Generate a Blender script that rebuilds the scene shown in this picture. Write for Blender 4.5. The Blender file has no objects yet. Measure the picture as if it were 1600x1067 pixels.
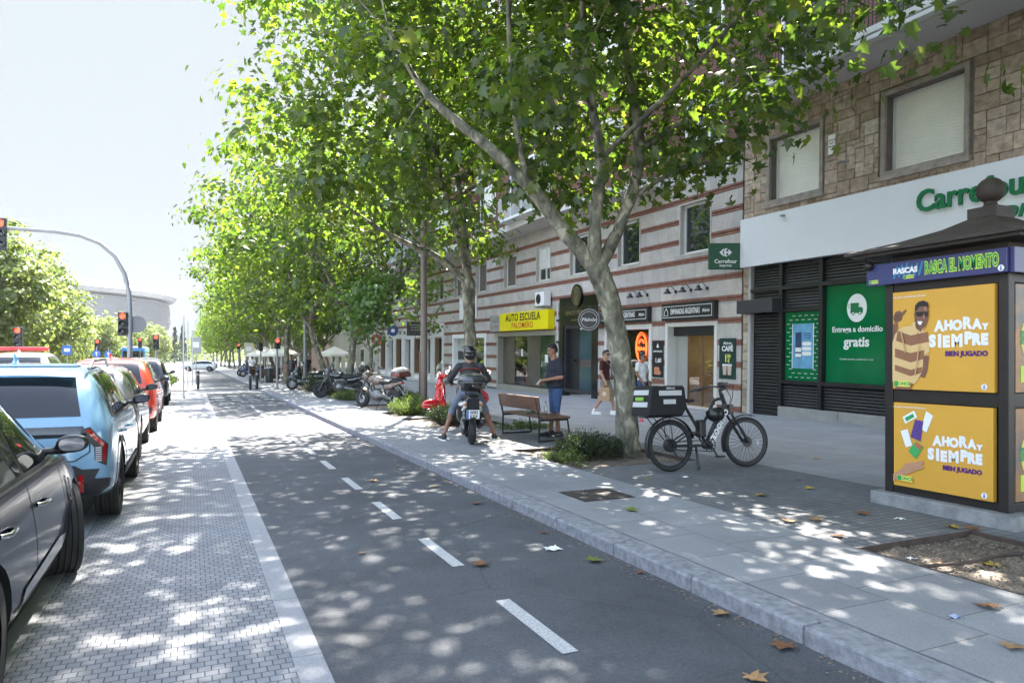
import bpy, bmesh, math, random
import numpy as np
from mathutils import Vector, Matrix, Euler, noise
from mathutils.bvhtree import BVHTree
from mathutils.geometry import delaunay_2d_cdt
sc = bpy.context.scene
COL = sc.collection
R = math.radians
rnd = random.Random(11)

# ------------------------------------------------------------ camera, sky, sun, exposure
cd = bpy.data.cameras.new('camera'); cam = bpy.data.objects.new('camera', cd); COL.objects.link(cam)
cam.location = (0, 0, 1.62)
cam.rotation_euler = (R(90), 0, R(-24.335))
cd.sensor_width = 36; cd.lens = 1110 / 1600 * 36; cd.shift_y = 0.0172
cd.clip_start = .05; cd.clip_end = 4000
sc.camera = cam
SUN = Vector((.33, .7, 1)).normalized()
w = bpy.data.worlds.new('World'); sc.world = w; w.use_nodes = True
nt = w.node_tree; bg = nt.nodes['Background']
sky = nt.nodes.new('ShaderNodeTexSky'); sky.sky_type = 'NISHITA'; sky.sun_disc = False
sky.sun_elevation = math.asin(SUN.z); sky.sun_rotation = math.atan2(SUN.x, SUN.y)
sky.air_density = 1.0; sky.dust_density = 1.0; sky.ozone_density = 1.0
hs_ = nt.nodes.new('ShaderNodeHueSaturation'); hs_.inputs['Saturation'].default_value = .68
nt.links.new(sky.outputs[0], hs_.inputs['Color']); nt.links.new(hs_.outputs[0], bg.inputs[0]); bg.inputs[1].default_value = .15
sl = bpy.data.lights.new('sun', 'SUN'); sl.energy = 5.0; sl.angle = R(.55); sl.color = (1, .94, .86)
so = bpy.data.objects.new('sun', sl); COL.objects.link(so)
so.rotation_euler = SUN.to_track_quat('Z', 'Y').to_euler()
sc.view_settings.view_transform = 'Standard'; sc.view_settings.look = 'None'
sc.view_settings.exposure = 2.9; sc.view_settings.gamma = 1
sc.cycles.max_bounces = 7; sc.cycles.diffuse_bounces = 4; sc.cycles.glossy_bounces = 3
sc.cycles.transmission_bounces = 4; sc.cycles.transparent_max_bounces = 8
sc.cycles.caustics_reflective = False; sc.cycles.caustics_refractive = False
sc.cycles.sample_clamp_indirect = 6
sc.cycles.use_denoising = True

# ------------------------------------------------------------ helpers
def T(x, y, z): return Matrix.Translation((x, y, z))
def RX(a): return Matrix.Rotation(a, 4, 'X')
def RY(a): return Matrix.Rotation(a, 4, 'Y')
def RZ(a): return Matrix.Rotation(a, 4, 'Z')
def SC(x, y, z): return Matrix.Diagonal((x, y, z, 1))
FX = Matrix(((0, 0, -1, 0), (-1, 0, 0, 0), (0, 1, 0, 0), (0, 0, 0, 1)))   # a -> -Y, b -> +Z, c -> -X

def tag(o, label=None, cat=None, group=None, kind=None):
    if label: o['label'] = label
    if cat: o['category'] = cat
    if group: o['group'] = group
    if kind: o['kind'] = kind
    return o
def thing(name, label, cat, M=None, group=None):
    o = bpy.data.objects.new(name, None); COL.objects.link(o); o.empty_display_size = .1
    if M is not None: o.matrix_world = M
    return tag(o, label, cat, group)
def link(name, me, mats, parent=None, M=None):
    o = bpy.data.objects.new(name, me); COL.objects.link(o)
    if mats is not None:
        for m in (mats if isinstance(mats, (list, tuple)) else [mats]): me.materials.append(m)
    if parent: o.parent = parent
    if M is not None: o.matrix_local = M
    return o
def copy_tree(o, parent=None):
    c = o.copy(); COL.objects.link(c)
    if parent: c.parent = parent; c.matrix_parent_inverse = o.matrix_parent_inverse
    for ch in o.children: copy_tree(ch, c)
    return c

class MB:
    def __init__(s): s.v = []; s.f = []; s.m = []; s.M = Matrix(); s.k = 0
    def add(s, vs, fs, k=None):
        n = len(s.v); M = s.M
        s.v.extend([tuple(M @ Vector(p)) for p in vs])
        k = s.k if k is None else k
        for f in fs: s.f.append([i + n for i in f]); s.m.append(k)
        return s
    def box(s, x0, x1, y0, y1, z0, z1, k=None):
        vs = [(x, y, z) for z in (z0, z1) for y in (y0, y1) for x in (x0, x1)]
        return s.add(vs, [(0, 2, 3, 1), (4, 5, 7, 6), (0, 1, 5, 4), (2, 6, 7, 3), (0, 4, 6, 2), (1, 3, 7, 5)], k)
    def cbox(s, c, d, M=None, k=None):
        o = s.M; s.M = o @ T(*c) @ (M or Matrix())
        s.box(-d[0]/2, d[0]/2, -d[1]/2, d[1]/2, -d[2]/2, d[2]/2, k); s.M = o; return s
    def tube(s, pts, r, n=8, k=None, caps=True, flat=1.):
        pts = [Vector(p) for p in pts]; m = len(pts)
        rs = list(r) if isinstance(r, (list, tuple)) else [r] * m
        vs = []; fs = []; up = None
        for i, p in enumerate(pts):
            d = (pts[min(i + 1, m - 1)] - pts[max(i - 1, 0)])
            d = d.normalized() if d.length > 1e-9 else Vector((0, 0, 1))
            if up is None: up = d.orthogonal().normalized() if abs(d.z) > .99 else d.cross(Vector((0, 0, 1))).normalized()
            else:
                up = up - d * up.dot(d); up = up.normalized() if up.length > 1e-6 else d.orthogonal().normalized()
            b = d.cross(up)
            for j in range(n):
                a = 2 * math.pi * j / n
                vs.append(p + (up * math.cos(a) + b * math.sin(a) * flat) * rs[i])
        for i in range(m - 1):
            for j in range(n):
                a, c = i * n + j, i * n + (j + 1) % n
                fs.append((a, c, c + n, a + n))
        if caps: fs.append(tuple(range(n - 1, -1, -1))); fs.append(tuple(range((m - 1) * n, m * n)))
        return s.add(vs, fs, k)
    def cyl(s, p0, p1, r0, r1=None, n=16, k=None): return s.tube([p0, p1], [r0, r0 if r1 is None else r1], n, k)
    def lathe(s, prof, n=20, k=None, a0=0, a1=2 * math.pi):      # prof: (radius, z), axis z
        full = abs(a1 - a0 - 2 * math.pi) < 1e-6; q = n if full else n + 1
        vs = [(r * math.cos(a0 + (a1 - a0) * j / n), r * math.sin(a0 + (a1 - a0) * j / n), z) for r, z in prof for j in range(q)]
        fs = []
        for i in range(len(prof) - 1):
            for j in range(n):
                b = (j + 1) % q; fs.append((i*q + j, i*q + b, (i+1)*q + b, (i+1)*q + j))
        return s.add(vs, fs, k)
    def at(s, M): o = s.M; s.M = o @ M; return o
    def ell(s, c, r, M=None, n=14, k=None):
        o = s.M; s.M = o @ T(*c) @ (M or Matrix()) @ SC(*(r if isinstance(r, (tuple, list)) else (r, r, r)))
        h = max(5, n // 2 + 1)
        s.lathe([(max(1e-4, math.sin(math.pi*i/h)), -math.cos(math.pi*i/h)) for i in range(h + 1)], n, k); s.M = o; return s
    def torus(s, R0, r, n=32, m=8, k=None, fl=1.):               # axis z
        vs = [((R0 + r*math.cos(b))*math.cos(a), (R0 + r*math.cos(b))*math.sin(a), r*fl*math.sin(b)) for a in [2*math.pi*i/n for i in range(n)] for b in [2*math.pi*j/m for j in range(m)]]
        fs = [(i*m + j, ((i+1) % n)*m + j, ((i+1) % n)*m + (j+1) % m, i*m + (j+1) % m) for i in range(n) for j in range(m)]
        return s.add(vs, fs, k)
    def prism(s, poly, z0, z1, k=None):                            # polygon in xy, extruded along z (ccw)
        n = len(poly)
        vs = [(p[0], p[1], z0) for p in poly] + [(p[0], p[1], z1) for p in poly]
        fs = [tuple(range(n - 1, -1, -1)), tuple(range(n, 2*n))] + [(i, (i+1) % n, n + (i+1) % n, n + i) for i in range(n)]
        return s.add(vs, fs, k)
    def cap(s, p0, p1, r0, r1, n=12):                              # tapered capsule
        p0 = Vector(p0); p1 = Vector(p1); s.cyl(p0, p1, r0, r1, n); s.ell(p0, r0, None, n); s.ell(p1, r1, None, n); return s
    def mesh(s, name, smooth=None):
        me = bpy.data.meshes.new(name); me.from_pydata(s.v, [], s.f)
        if any(s.m): me.polygons.foreach_set('material_index', s.m)
        if smooth is not None:
            me.shade_smooth()
            if smooth < 180: me.set_sharp_from_angle(angle=R(smooth))
        me.update(); return me
    def build(s, name, mats, parent=None, smooth=None, bevel=0, M=None, seg=2):
        o = link(name, s.mesh(name, smooth), mats, parent, M)
        if bevel:
            b = o.modifiers.new('bevel', 'BEVEL'); b.width = bevel; b.segments = seg; b.limit_method = 'ANGLE'; b.angle_limit = R(40)
        return o

def frozen(ob):
    COL.objects.link(ob) if ob.name not in COL.objects else None
    dg = bpy.context.evaluated_depsgraph_get(); dg.update()
    me = bpy.data.meshes.new_from_object(ob.evaluated_get(dg), depsgraph=dg)
    old = ob.data; bpy.data.objects.remove(ob)
    return me
def blob(mb, voxel=.012, smooth=4, name='blob', sub=0):           # one continuous surface grown round overlapping shapes
    ob = bpy.data.objects.new(name, mb.mesh(name))
    m = ob.modifiers.new('r', 'REMESH'); m.mode = 'VOXEL'; m.voxel_size = voxel
    if smooth: q = ob.modifiers.new('s', 'SMOOTH'); q.iterations = smooth; q.factor = .5
    me = frozen(ob); me.shade_smooth(); return me
def text(s, size, mat, parent, M, bold=0., ext=.0015, ax='CENTER', sx=1., name='lettering', shear=0., sp=1.):
    cu = bpy.data.curves.new('t', 'FONT'); cu.body = s; cu.size = size; cu.align_x = ax; cu.align_y = 'CENTER'
    cu.offset = bold; cu.extrude = ext; cu.shear = shear; cu.space_character = sp; cu.resolution_u = 3
    ob = bpy.data.objects.new('t', cu); me = frozen(ob); me.transform(SC(sx, 1, 1))
    me.materials.clear()
    return link(name, me, mat, parent, M)
def rrect(w, h, r, n=4, cx=0, cy=0):
    out = []
    for qx, qy, a0 in ((1, 1, 0), (-1, 1, 90), (-1, -1, 180), (1, -1, 270)):
        for i in range(n + 1):
            a = R(a0 + 90 * i / n); out.append((cx + qx*(w/2 - r) + r*math.cos(a), cy + qy*(h/2 - r) + r*math.sin(a)))
    return out
def circ(r, n=24, cx=0, cy=0, ry=None): return [(cx + r*math.cos(2*math.pi*i/n), cy + (ry or r)*math.sin(2*math.pi*i/n)) for i in range(n)]

# ------------------------------------------------------------ sky backdrop far beyond everything
def sky_backdrop():
    m = bpy.data.materials.new('sky'); m.use_nodes = True; n = m.node_tree.nodes; n.remove(n['Principled BSDF']); e = n.new('ShaderNodeEmission')
    e.inputs[0].default_value = (.81, .89, .955, 1); e.inputs[1].default_value = .126; m.node_tree.links.new(e.outputs[0], n['Material Output'].inputs[0])
    mb = MB(); q = 48; Rr = 1250; el = [-.3, 4, 8, 13, 18, 23, 28, 33]
    vs = [(Rr*math.cos(R(b))*math.sin(R(-75 + 150*i/q)), Rr*math.cos(R(b))*math.cos(R(-75 + 150*i/q)), Rr*math.sin(R(b))) for b in el for i in range(q + 1)]
    mb.add(vs, [(j*(q+1) + i, j*(q+1) + i + 1, (j+1)*(q+1) + i + 1, (j+1)*(q+1) + i) for j in range(len(el) - 1) for i in range(q)])
    o = mb.build('sky', m, smooth=180); o['kind'] = 'structure'
sky_backdrop()
# ------------------------------------------------------------ materials
MATS = {}
def mat(name, col, rough=.6, metal=0., var=0., vs=4., bump=0., bs=60., coat=0., col2=None, spec=.5, stretch=None, ao=0):
    if name in MATS: return MATS[name]
    m = bpy.data.materials.new(name); m.use_nodes = True; t = m.node_tree; n = t.nodes; p = n['Principled BSDF']
    p.inputs['Roughness'].default_value = rough; p.inputs['Metallic'].default_value = metal
    p.inputs['Specular IOR Level'].default_value = spec; p.inputs['Coat Weight'].default_value = coat
    p.inputs['Coat Roughness'].default_value = .04
    c4 = (*col, 1); p.inputs['Base Color'].default_value = c4
    if var or bump or col2:
        tc = n.new('ShaderNodeTexCoord'); mp = n.new('ShaderNodeMapping'); t.links.new(tc.outputs['Object'], mp.inputs[0])
        if stretch: mp.inputs['Scale'].default_value = stretch
        if var or col2:
            nz = n.new('ShaderNodeTexNoise'); nz.inputs['Scale'].default_value = vs; nz.inputs['Detail'].default_value = 7; nz.inputs['Roughness'].default_value = .62
            t.links.new(mp.outputs[0], nz.inputs[0])
            rp = n.new('ShaderNodeValToRGB'); rp.color_ramp.elements[0].position = .3; rp.color_ramp.elements[1].position = .7
            c2 = col2 or tuple(x * (1 - var) for x in col)
            rp.color_ramp.elements[0].color = (*c2, 1); rp.color_ramp.elements[1].color = (*[min(1, x * (1 + var * .35)) for x in col], 1)
            t.links.new(nz.outputs['Fac'], rp.inputs[0]); t.links.new(rp.outputs[0], p.inputs['Base Color'])
        if bump:
            nb = n.new('ShaderNodeTexNoise'); nb.inputs['Scale'].default_value = bs; nb.inputs['Detail'].default_value = 5
            t.links.new(mp.outputs[0], nb.inputs[0]); bp = n.new('ShaderNodeBump'); bp.inputs['Strength'].default_value = bump; bp.inputs['Distance'].default_value = .01
            t.links.new(nb.outputs['Fac'], bp.inputs['Height']); t.links.new(bp.outputs[0], p.inputs['Normal'])
    MATS[name] = m; return m
def emit(name, col, st):
    m = mat(name, tuple(min(.8, c) for c in col), .4); p = m.node_tree.nodes['Principled BSDF']
    p.inputs['Emission Color'].default_value = (*col, 1); p.inputs['Emission Strength'].default_value = st; return m
def island_tones(name, tones, rough=.8, bump=.3, bs=40., var=.25, vs=6.):     # each slab, block or leaf of a mesh gets its own tone
    m = bpy.data.materials.new(name); m.use_nodes = True; t = m.node_tree; n = t.nodes; p = n['Principled BSDF']
    g = n.new('ShaderNodeNewGeometry'); rp = n.new('ShaderNodeValToRGB'); e = rp.color_ramp.elements
    e[0].color = (*tones[0], 1); e[1].color = (*tones[-1], 1)
    for i, c in enumerate(tones[1:-1], 1): q = e.new(i / (len(tones) - 1)); q.color = (*c, 1)
    t.links.new(g.outputs['Random Per Island'], rp.inputs[0])
    tc = n.new('ShaderNodeTexCoord'); nz = n.new('ShaderNodeTexNoise'); nz.inputs['Scale'].default_value = vs; nz.inputs['Detail'].default_value = 8; nz.inputs['Roughness'].default_value = .7
    t.links.new(tc.outputs['Object'], nz.inputs[0])
    mr = n.new('ShaderNodeMapRange'); mr.inputs[1].default_value = .3; mr.inputs[2].default_value = .7; mr.inputs[3].default_value = 1 - var; mr.inputs[4].default_value = 1 + var * .5
    t.links.new(nz.outputs['Fac'], mr.inputs[0])
    mx = n.new('ShaderNodeMix'); mx.data_type = 'RGBA'; mx.blend_type = 'MULTIPLY'; mx.inputs[0].default_value = 1
    t.links.new(rp.outputs[0], mx.inputs[6]); t.links.new(mr.outputs[0], mx.inputs[7]); t.links.new(mx.outputs[2], p.inputs['Base Color'])
    p.inputs['Roughness'].default_value = rough
    if bump:
        nb = n.new('ShaderNodeTexNoise'); nb.inputs['Scale'].default_value = bs; nb.inputs['Detail'].default_value = 6
        t.links.new(tc.outputs['Object'], nb.inputs[0]); bp = n.new('ShaderNodeBump'); bp.inputs['Strength'].default_value = bump; bp.inputs['Distance'].default_value = .015
        t.links.new(nb.outputs['Fac'], bp.inputs['Height']); t.links.new(bp.outputs[0], p.inputs['Normal'])
    return m
def brick_mat(name, c1, c2, mortar, w, h, gap, rough=.8, bump=.5, off=.5, rot=None, speck=.25, wear=.2, plane='xy', msm=.1, sq=1):
    m = bpy.data.materials.new(name); m.use_nodes = True; t = m.node_tree; n = t.nodes; p = n['Principled BSDF']
    tc = n.new('ShaderNodeTexCoord'); mp = n.new('ShaderNodeMapping'); t.links.new(tc.outputs['Object'], mp.inputs[0])
    if rot: mp.inputs['Rotation'].default_value = rot
    b = n.new('ShaderNodeTexBrick'); b.inputs['Scale'].default_value = 1; b.inputs['Brick Width'].default_value = w; b.inputs['Row Height'].default_value = h
    b.inputs['Mortar Size'].default_value = gap; b.inputs['Mortar Smooth'].default_value = msm; b.offset = off; b.inputs['Bias'].default_value = 0
    b.inputs['Color1'].default_value = (*c1, 1); b.inputs['Color2'].default_value = (*c2, 1); b.inputs['Mortar'].default_value = (*mortar, 1)
    t.links.new(mp.outputs[0], b.inputs[0])
    ns = n.new('ShaderNodeTexNoise'); ns.inputs['Scale'].default_value = 140; ns.inputs['Detail'].default_value = 3; t.links.new(tc.outputs['Object'], ns.inputs[0])
    nw = n.new('ShaderNodeTexNoise'); nw.inputs['Scale'].default_value = 1.1; nw.inputs['Detail'].default_value = 8; nw.inputs['Roughness'].default_value = .65; t.links.new(tc.outputs['Object'], nw.inputs[0])
    a = n.new('ShaderNodeMapRange'); a.inputs[1].default_value = .3; a.inputs[2].default_value = .7; a.inputs[3].default_value = 1 - speck; a.inputs[4].default_value = 1 + speck; t.links.new(ns.outputs['Fac'], a.inputs[0])
    c = n.new('ShaderNodeMapRange'); c.inputs[1].default_value = .3; c.inputs[2].default_value = .7; c.inputs[3].default_value = 1 - wear; c.inputs[4].default_value = 1 + wear; t.links.new(nw.outputs['Fac'], c.inputs[0])
    mu = n.new('ShaderNodeMath'); mu.operation = 'MULTIPLY'; t.links.new(a.outputs[0], mu.inputs[0]); t.links.new(c.outputs[0], mu.inputs[1])
    mx = n.new('ShaderNodeMix'); mx.data_type = 'RGBA'; mx.blend_type = 'MULTIPLY'; mx.inputs[0].default_value = 1
    t.links.new(b.outputs[0], mx.inputs[6]); t.links.new(mu.outputs[0], mx.inputs[7]); t.links.new(mx.outputs[2], p.inputs['Base Color'])
    p.inputs['Roughness'].default_value = rough
    h_ = n.new('ShaderNodeMath'); h_.operation = 'MULTIPLY_ADD'; h_.inputs[1].default_value = -1; t.links.new(b.outputs['Fac'], h_.inputs[0])
    s2 = n.new('ShaderNodeMath'); s2.operation = 'MULTIPLY'; s2.inputs[1].default_value = .25; t.links.new(ns.outputs['Fac'], s2.inputs[0]); t.links.new(s2.outputs[0], h_.inputs[2])
    bp = n.new('ShaderNodeBump'); bp.inputs['Strength'].default_value = bump; bp.inputs['Distance'].default_value = .006
    t.links.new(h_.outputs[0], bp.inputs['Height']); t.links.new(bp.outputs[0], p.inputs['Normal'])
    return m
def glass(name, tint=(.02, .025, .03), rough=.03): return mat(name, tint, rough, spec=1.0)
def clear_glass(name, dark=.35):
    m = bpy.data.materials.new(name); m.use_nodes = True; t = m.node_tree; n = t.nodes; n.remove(n['Principled BSDF'])
    g = n.new('ShaderNodeBsdfGlossy'); g.inputs['Roughness'].default_value = .02; tr = n.new('ShaderNodeBsdfTransparent'); tr.inputs[0].default_value = (dark, dark * 1.02, dark, 1)
    fr = n.new('ShaderNodeFresnel'); fr.inputs[0].default_value = 1.6; mx = n.new('ShaderNodeMixShader')
    ma = n.new('ShaderNodeMath'); ma.operation = 'MULTIPLY_ADD'; ma.inputs[1].default_value = 1.0; ma.inputs[2].default_value = .1; t.links.new(fr.outputs[0], ma.inputs[0])
    ge = n.new('ShaderNodeNewGeometry'); iv = n.new('ShaderNodeMath'); iv.operation = 'SUBTRACT'; iv.inputs[0].default_value = 1; t.links.new(ge.outputs['Backfacing'], iv.inputs[1])
    mk = n.new('ShaderNodeMath'); mk.operation = 'MULTIPLY'; t.links.new(ma.outputs[0], mk.inputs[0]); t.links.new(iv.outputs[0], mk.inputs[1])
    t.links.new(mk.outputs[0], mx.inputs[0]); t.links.new(tr.outputs[0], mx.inputs[1]); t.links.new(g.outputs[0], mx.inputs[2])
    t.links.new(mx.outputs[0], n['Material Output'].inputs[0]); return m
BLACK = mat('black paint', (.012, .012, .013), .35)
SATIN = mat('satin black', (.02, .02, .022), .5, bump=.05, bs=200)
RUBBER = mat('rubber', (.022, .022, .022), .8, var=.3, vs=9, bump=.1, bs=120)
STEEL = mat('steel', (.5, .5, .5), .3, 1, bump=.03)
GALV = mat('galvanised', (.36, .37, .38), .5, .6, var=.15, vs=5)
GREYPOLE = mat('grey pole', (.23, .24, .25), .45, .3, var=.12, vs=3)
WHITE = mat('white paint', (.78, .78, .77), .5)
IVORY = mat('white frame', (.7, .7, .68), .5, var=.12, vs=3)
RED = mat('red plastic', (.55, .015, .02), .3, coat=.6)
GREEN = mat('sign green', (.0, .16, .055), .4, var=.08, vs=2)
DKGREEN = mat('dark green', (.005, .07, .03), .45)
GLASS = glass('dark glass')
CLEAR = clear_glass('shop glass', .75)
# ------------------------------------------------------------ ground
def asphalt(name, base, speck=.35, scale=220, wear=.25, cracks=False):
    m = bpy.data.materials.new(name); m.use_nodes = True; t = m.node_tree; n = t.nodes; p = n['Principled BSDF']
    tc = n.new('ShaderNodeTexCoord')
    def nz(sc_, d=4, r=.6):
        q = n.new('ShaderNodeTexNoise'); q.inputs['Scale'].default_value = sc_; q.inputs['Detail'].default_value = d; q.inputs['Roughness'].default_value = r; t.links.new(tc.outputs['Object'], q.inputs[0]); return q
    def mr(q, lo, hi, a=.3, b=.7):
        r_ = n.new('ShaderNodeMapRange'); r_.inputs[1].default_value = a; r_.inputs[2].default_value = b; r_.inputs[3].default_value = lo; r_.inputs[4].default_value = hi; t.links.new(q.outputs['Fac'], r_.inputs[0]); return r_
    a = mr(nz(scale, 2), 1 - speck, 1 + speck * 1.4); b = mr(nz(.9, 9, .7), 1 - wear, 1 + wear); c = mr(nz(scale * .22, 3), 1 - speck * .4, 1 + speck * .4)
    mu = n.new('ShaderNodeMath'); mu.operation = 'MULTIPLY'; t.links.new(a.outputs[0], mu.inputs[0]); t.links.new(b.outputs[0], mu.inputs[1])
    m2 = n.new('ShaderNodeMath'); m2.operation = 'MULTIPLY'; t.links.new(mu.outputs[0], m2.inputs[0]); t.links.new(c.outputs[0], m2.inputs[1])
    mx = n.new('ShaderNodeMix'); mx.data_type = 'RGBA'; mx.blend_type = 'MULTIPLY'; mx.inputs[0].default_value = 1; mx.inputs[6].default_value = (*base, 1)
    t.links.new(m2.outputs[0], mx.inputs[7]); t.links.new(mx.outputs[2], p.inputs['Base Color']); p.inputs['Roughness'].default_value = .85
    if cracks:
        dn = nz(2.2, 4); md = n.new('ShaderNodeMix'); md.data_type = 'RGBA'; md.inputs[0].default_value = .12; t.links.new(tc.outputs['Object'], md.inputs[6]); t.links.new(dn.outputs['Color'], md.inputs[7])
        vo = n.new('ShaderNodeTexVoronoi'); vo.feature = 'DISTANCE_TO_EDGE'; vo.inputs['Scale'].default_value = .42; t.links.new(md.outputs[2], vo.inputs[0])
        cr = n.new('ShaderNodeMapRange'); cr.inputs[1].default_value = .001; cr.inputs[2].default_value = .0045; cr.inputs[3].default_value = .78; cr.inputs[4].default_value = 1; t.links.new(vo.outputs[0], cr.inputs[0])
        m3 = n.new('ShaderNodeMath'); m3.operation = 'MULTIPLY'; t.links.new(m2.outputs[0], m3.inputs[0]); t.links.new(cr.outputs[0], m3.inputs[1]); m2 = m3; t.links.new(m2.outputs[0], mx.inputs[7])
    bp = n.new('ShaderNodeBump'); bp.inputs['Strength'].default_value = .5; bp.inputs['Distance'].default_value = .006
    q = nz(scale * .8, 3); t.links.new(q.outputs['Fac'], bp.inputs['Height']); t.links.new(bp.outputs[0], p.inputs['Normal'])
    return m
ASPH = asphalt('bike lane asphalt', (.066, .07, .076), .5, 170, .32, True)
ROADM = asphalt('road asphalt', (.15, .148, .145), .3, 120)
PAVER = brick_mat('grey pavers', (.255, .26, .275), (.185, .195, .21), (.06, .065, .07), .0665, .067, .0035, speck=.12, wear=.13, bump=.6)
PAVER2 = brick_mat('small dark pavers', (.17, .175, .18), (.135, .14, .145), (.06, .062, .065), .1, .1, .006, off=.0, speck=.2, wear=.25)
SLAB = brick_mat('granite slabs', (.265, .268, .275), (.225, .228, .235), (.1, .1, .105), .62, 1.0, .004, rot=(0, 0, R(90)), speck=.2, wear=.12, bump=.4, off=.38)
SLABF = brick_mat('granite slabs by the shops', (.29, .295, .305), (.26, .265, .275), (.13, .13, .135), .62, .62, .005, rot=(0, 0, R(90)), speck=.18, wear=.12, bump=.4, off=.4)
GRAN = mat('granite', (.3, .305, .315), .75, var=.3, vs=90, bump=.3, bs=90)
GRANK = mat('kerb granite', (.27, .275, .29), .8, var=.45, vs=16, bump=.45, bs=50)
SOIL = asphalt('soil', (.13, .105, .08), .6, 45, .4)
PAINT = mat('road paint', (.5, .5, .49), .7, var=.45, vs=55, bump=.2, bs=120, col2=(.28, .28, .28))

def sheet(name, x0, x1, y0, y1, z, m, holes=None, thick=0):
    mb = MB(); mb.add([(x0, y0, z), (x1, y0, z), (x1, y1, z), (x0, y1, z)], [(0, 1, 2, 3)])
    o = mb.build(name, m); o['kind'] = 'structure'; return o
KZ = .11
sheet('ground', -400, 600, -60, 1600, -.02, ROADM)
sheet('road', -14, -2.95, -30, 420, -.012, ROADM)
sheet('parking_lane', -2.95, -.93, -30, 30, -.006, ROADM)
sheet('paved_strip', -.87, .5, -12, 39, 0, PAVER)
sheet('bike_lane', .66, 3.17, -12, 300, 0, ASPH)
def stones(name, x0, x1, y0, y1, z0, z1, L, gap, m, bev=.006, jit=.003):
    mb = MB(); y = y0; r = random.Random(5)
    while y < y1:
        dx = r.uniform(-jit, jit); mb.box(x0 + dx, x1 + dx, y, min(y1, y + L - gap), z0, z1 + r.uniform(-jit, jit) * .6); y += L
    o = mb.build(name, m, None, bevel=bev); o['kind'] = 'structure'; return o
stones('granite_strip', .5, .66, -6, 39, -.1, .004, 1.0, .006, GRAN, .004, .001)
stones('granite_edge_strip', -.99, -.87, -6, 30, -.1, .004, 1.0, .006, GRAN, .004, .001)
stones('kerb', 3.17, 3.42, -6, 37.5, -.1, KZ, 1.0, .007, GRANK, .018, .004)
stones('kerb', 3.17, 3.42, 47, 170, -.1, KZ, 1.0, .007, GRANK, .018, .004)
sheet('kerb_bedding', 3.3, 3.6, -6, 300, KZ - .005, GRANK); sheet('ramp', 3.17, 3.42, 37.5, 47, .03, GRANK)
PIT = [(4.86, 6.25, 1.5, 4.03), (4.86, 6.9, 8.55, 10.75), (4.86, 6.7, 14.9, 17.6), (4.86, 6.7, 18.3, 19.9), (4.86, 6.7, 21.6, 23.4), (4.86, 6.7, 29.2, 31.8), (4.86, 6.7, 33.9, 37.6)]
def pavement():
    # slabs by the kerb, then the small block band with the tree pits left open, then slabs up to the shops
    sheet('pavement', 3.42, 4.85, -20, 300, KZ, SLAB)
    mb = MB(); ys = sorted({-20., 300.} | {p[2] for p in PIT} | {p[3] for p in PIT})
    for a, b in zip(ys, ys[1:]):
        mid = (a + b) / 2; hole = [p for p in PIT if p[2] < mid < p[3]]
        xs = [(4.85, 7.42)] if not hole else [(4.85, hole[0][0]), (hole[0][1], 7.42)]
        for x0, x1 in xs:
            if x1 - x0 > .02: mb.add([(x0, a, KZ), (x1, a, KZ), (x1, b, KZ), (x0, b, KZ)], [(0, 1, 2, 3)])
    mb.build('paved_band', PAVER2)['kind'] = 'structure'
    sheet('pavement', 7.42, 16, -20, 300, KZ, SLABF)
    for i, p in enumerate(PIT):
        mb = MB(); n = 24
        vs = [(p[0] + (p[1]-p[0])*a/n, p[2] + (p[3]-p[2])*b/n, .062 + .03*noise.noise(Vector((a*.35, b*.35, i*7.)))+.018*noise.noise(Vector((a*1.3, b*1.3, i*3.)))) for b in range(n+1) for a in range(n+1)]
        mb.add(vs, [(b*(n+1)+a, b*(n+1)+a+1, (b+1)*(n+1)+a+1, (b+1)*(n+1)+a) for b in range(n) for a in range(n)])
        mb.build('soil', SOIL, smooth=180)['kind'] = 'structure'
        mb = MB()
        for x0, x1, y0, y1 in ((p[0]-.012, p[0], p[2], p[3]), (p[1], p[1]+.012, p[2], p[3]), (p[0], p[1], p[2]-.012, p[2]), (p[0], p[1], p[3], p[3]+.012)):
            mb.box(x0, x1, y0, y1, 0, KZ + .004)
        mb.build('pit_edging', mat('rusty edging', (.07, .045, .035), .8, var=.4, vs=12))['kind'] = 'structure'
pavement()
mb = MB(); y = 3.44
while y < 26:
    mb.add([(1.86, y, .004), (1.96, y, .004), (1.96, y + .94, .004), (1.86, y + .94, .004)], [(0, 1, 2, 3)]); y += 1.795
for y in (30, 31.6, 33.2):
    for x in (.9, 1.5, 2.1, 2.7): mb.add([(x, y, .004), (x + .35, y, .004), (x + .35, y + .5, .004), (x, y + .5, .004)], [(0, 1, 2, 3)])
mb.build('lane_marking', PAINT)['kind'] = 'structure'
sheet('crossing', -4, 3.17, 36.5, 39.5, .004, mat('pale crossing paving', (.32, .31, .3), .8, var=.2, vs=4))
sheet('island', -4, .45, 39.5, 56, .05, mat('island paving', (.3, .3, .3), .8, var=.2, vs=2))
# manhole
t = thing('manhole_cover', 'rectangular dark brown metal manhole cover set in the granite slabs by the kerb', 'manhole', T(4.12, 6.83, KZ))
MH = mat('manhole iron', (.055, .045, .04), .6, .5, var=.4, vs=14, bump=.4, bs=60)
MB().box(-.32, .32, -.3, .3, -.01, .003).build('frame', MH, t)
mb = MB()
for i in range(2): mb.box(-.29 + i*.295, -.005 + i*.295, -.27, .27, .003, .007)
mb.build('lid', brick_mat('manhole plate', (.075, .062, .055), (.06, .05, .045), (.035, .03, .028), .05, .025, .006, rough=.55), t)
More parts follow.
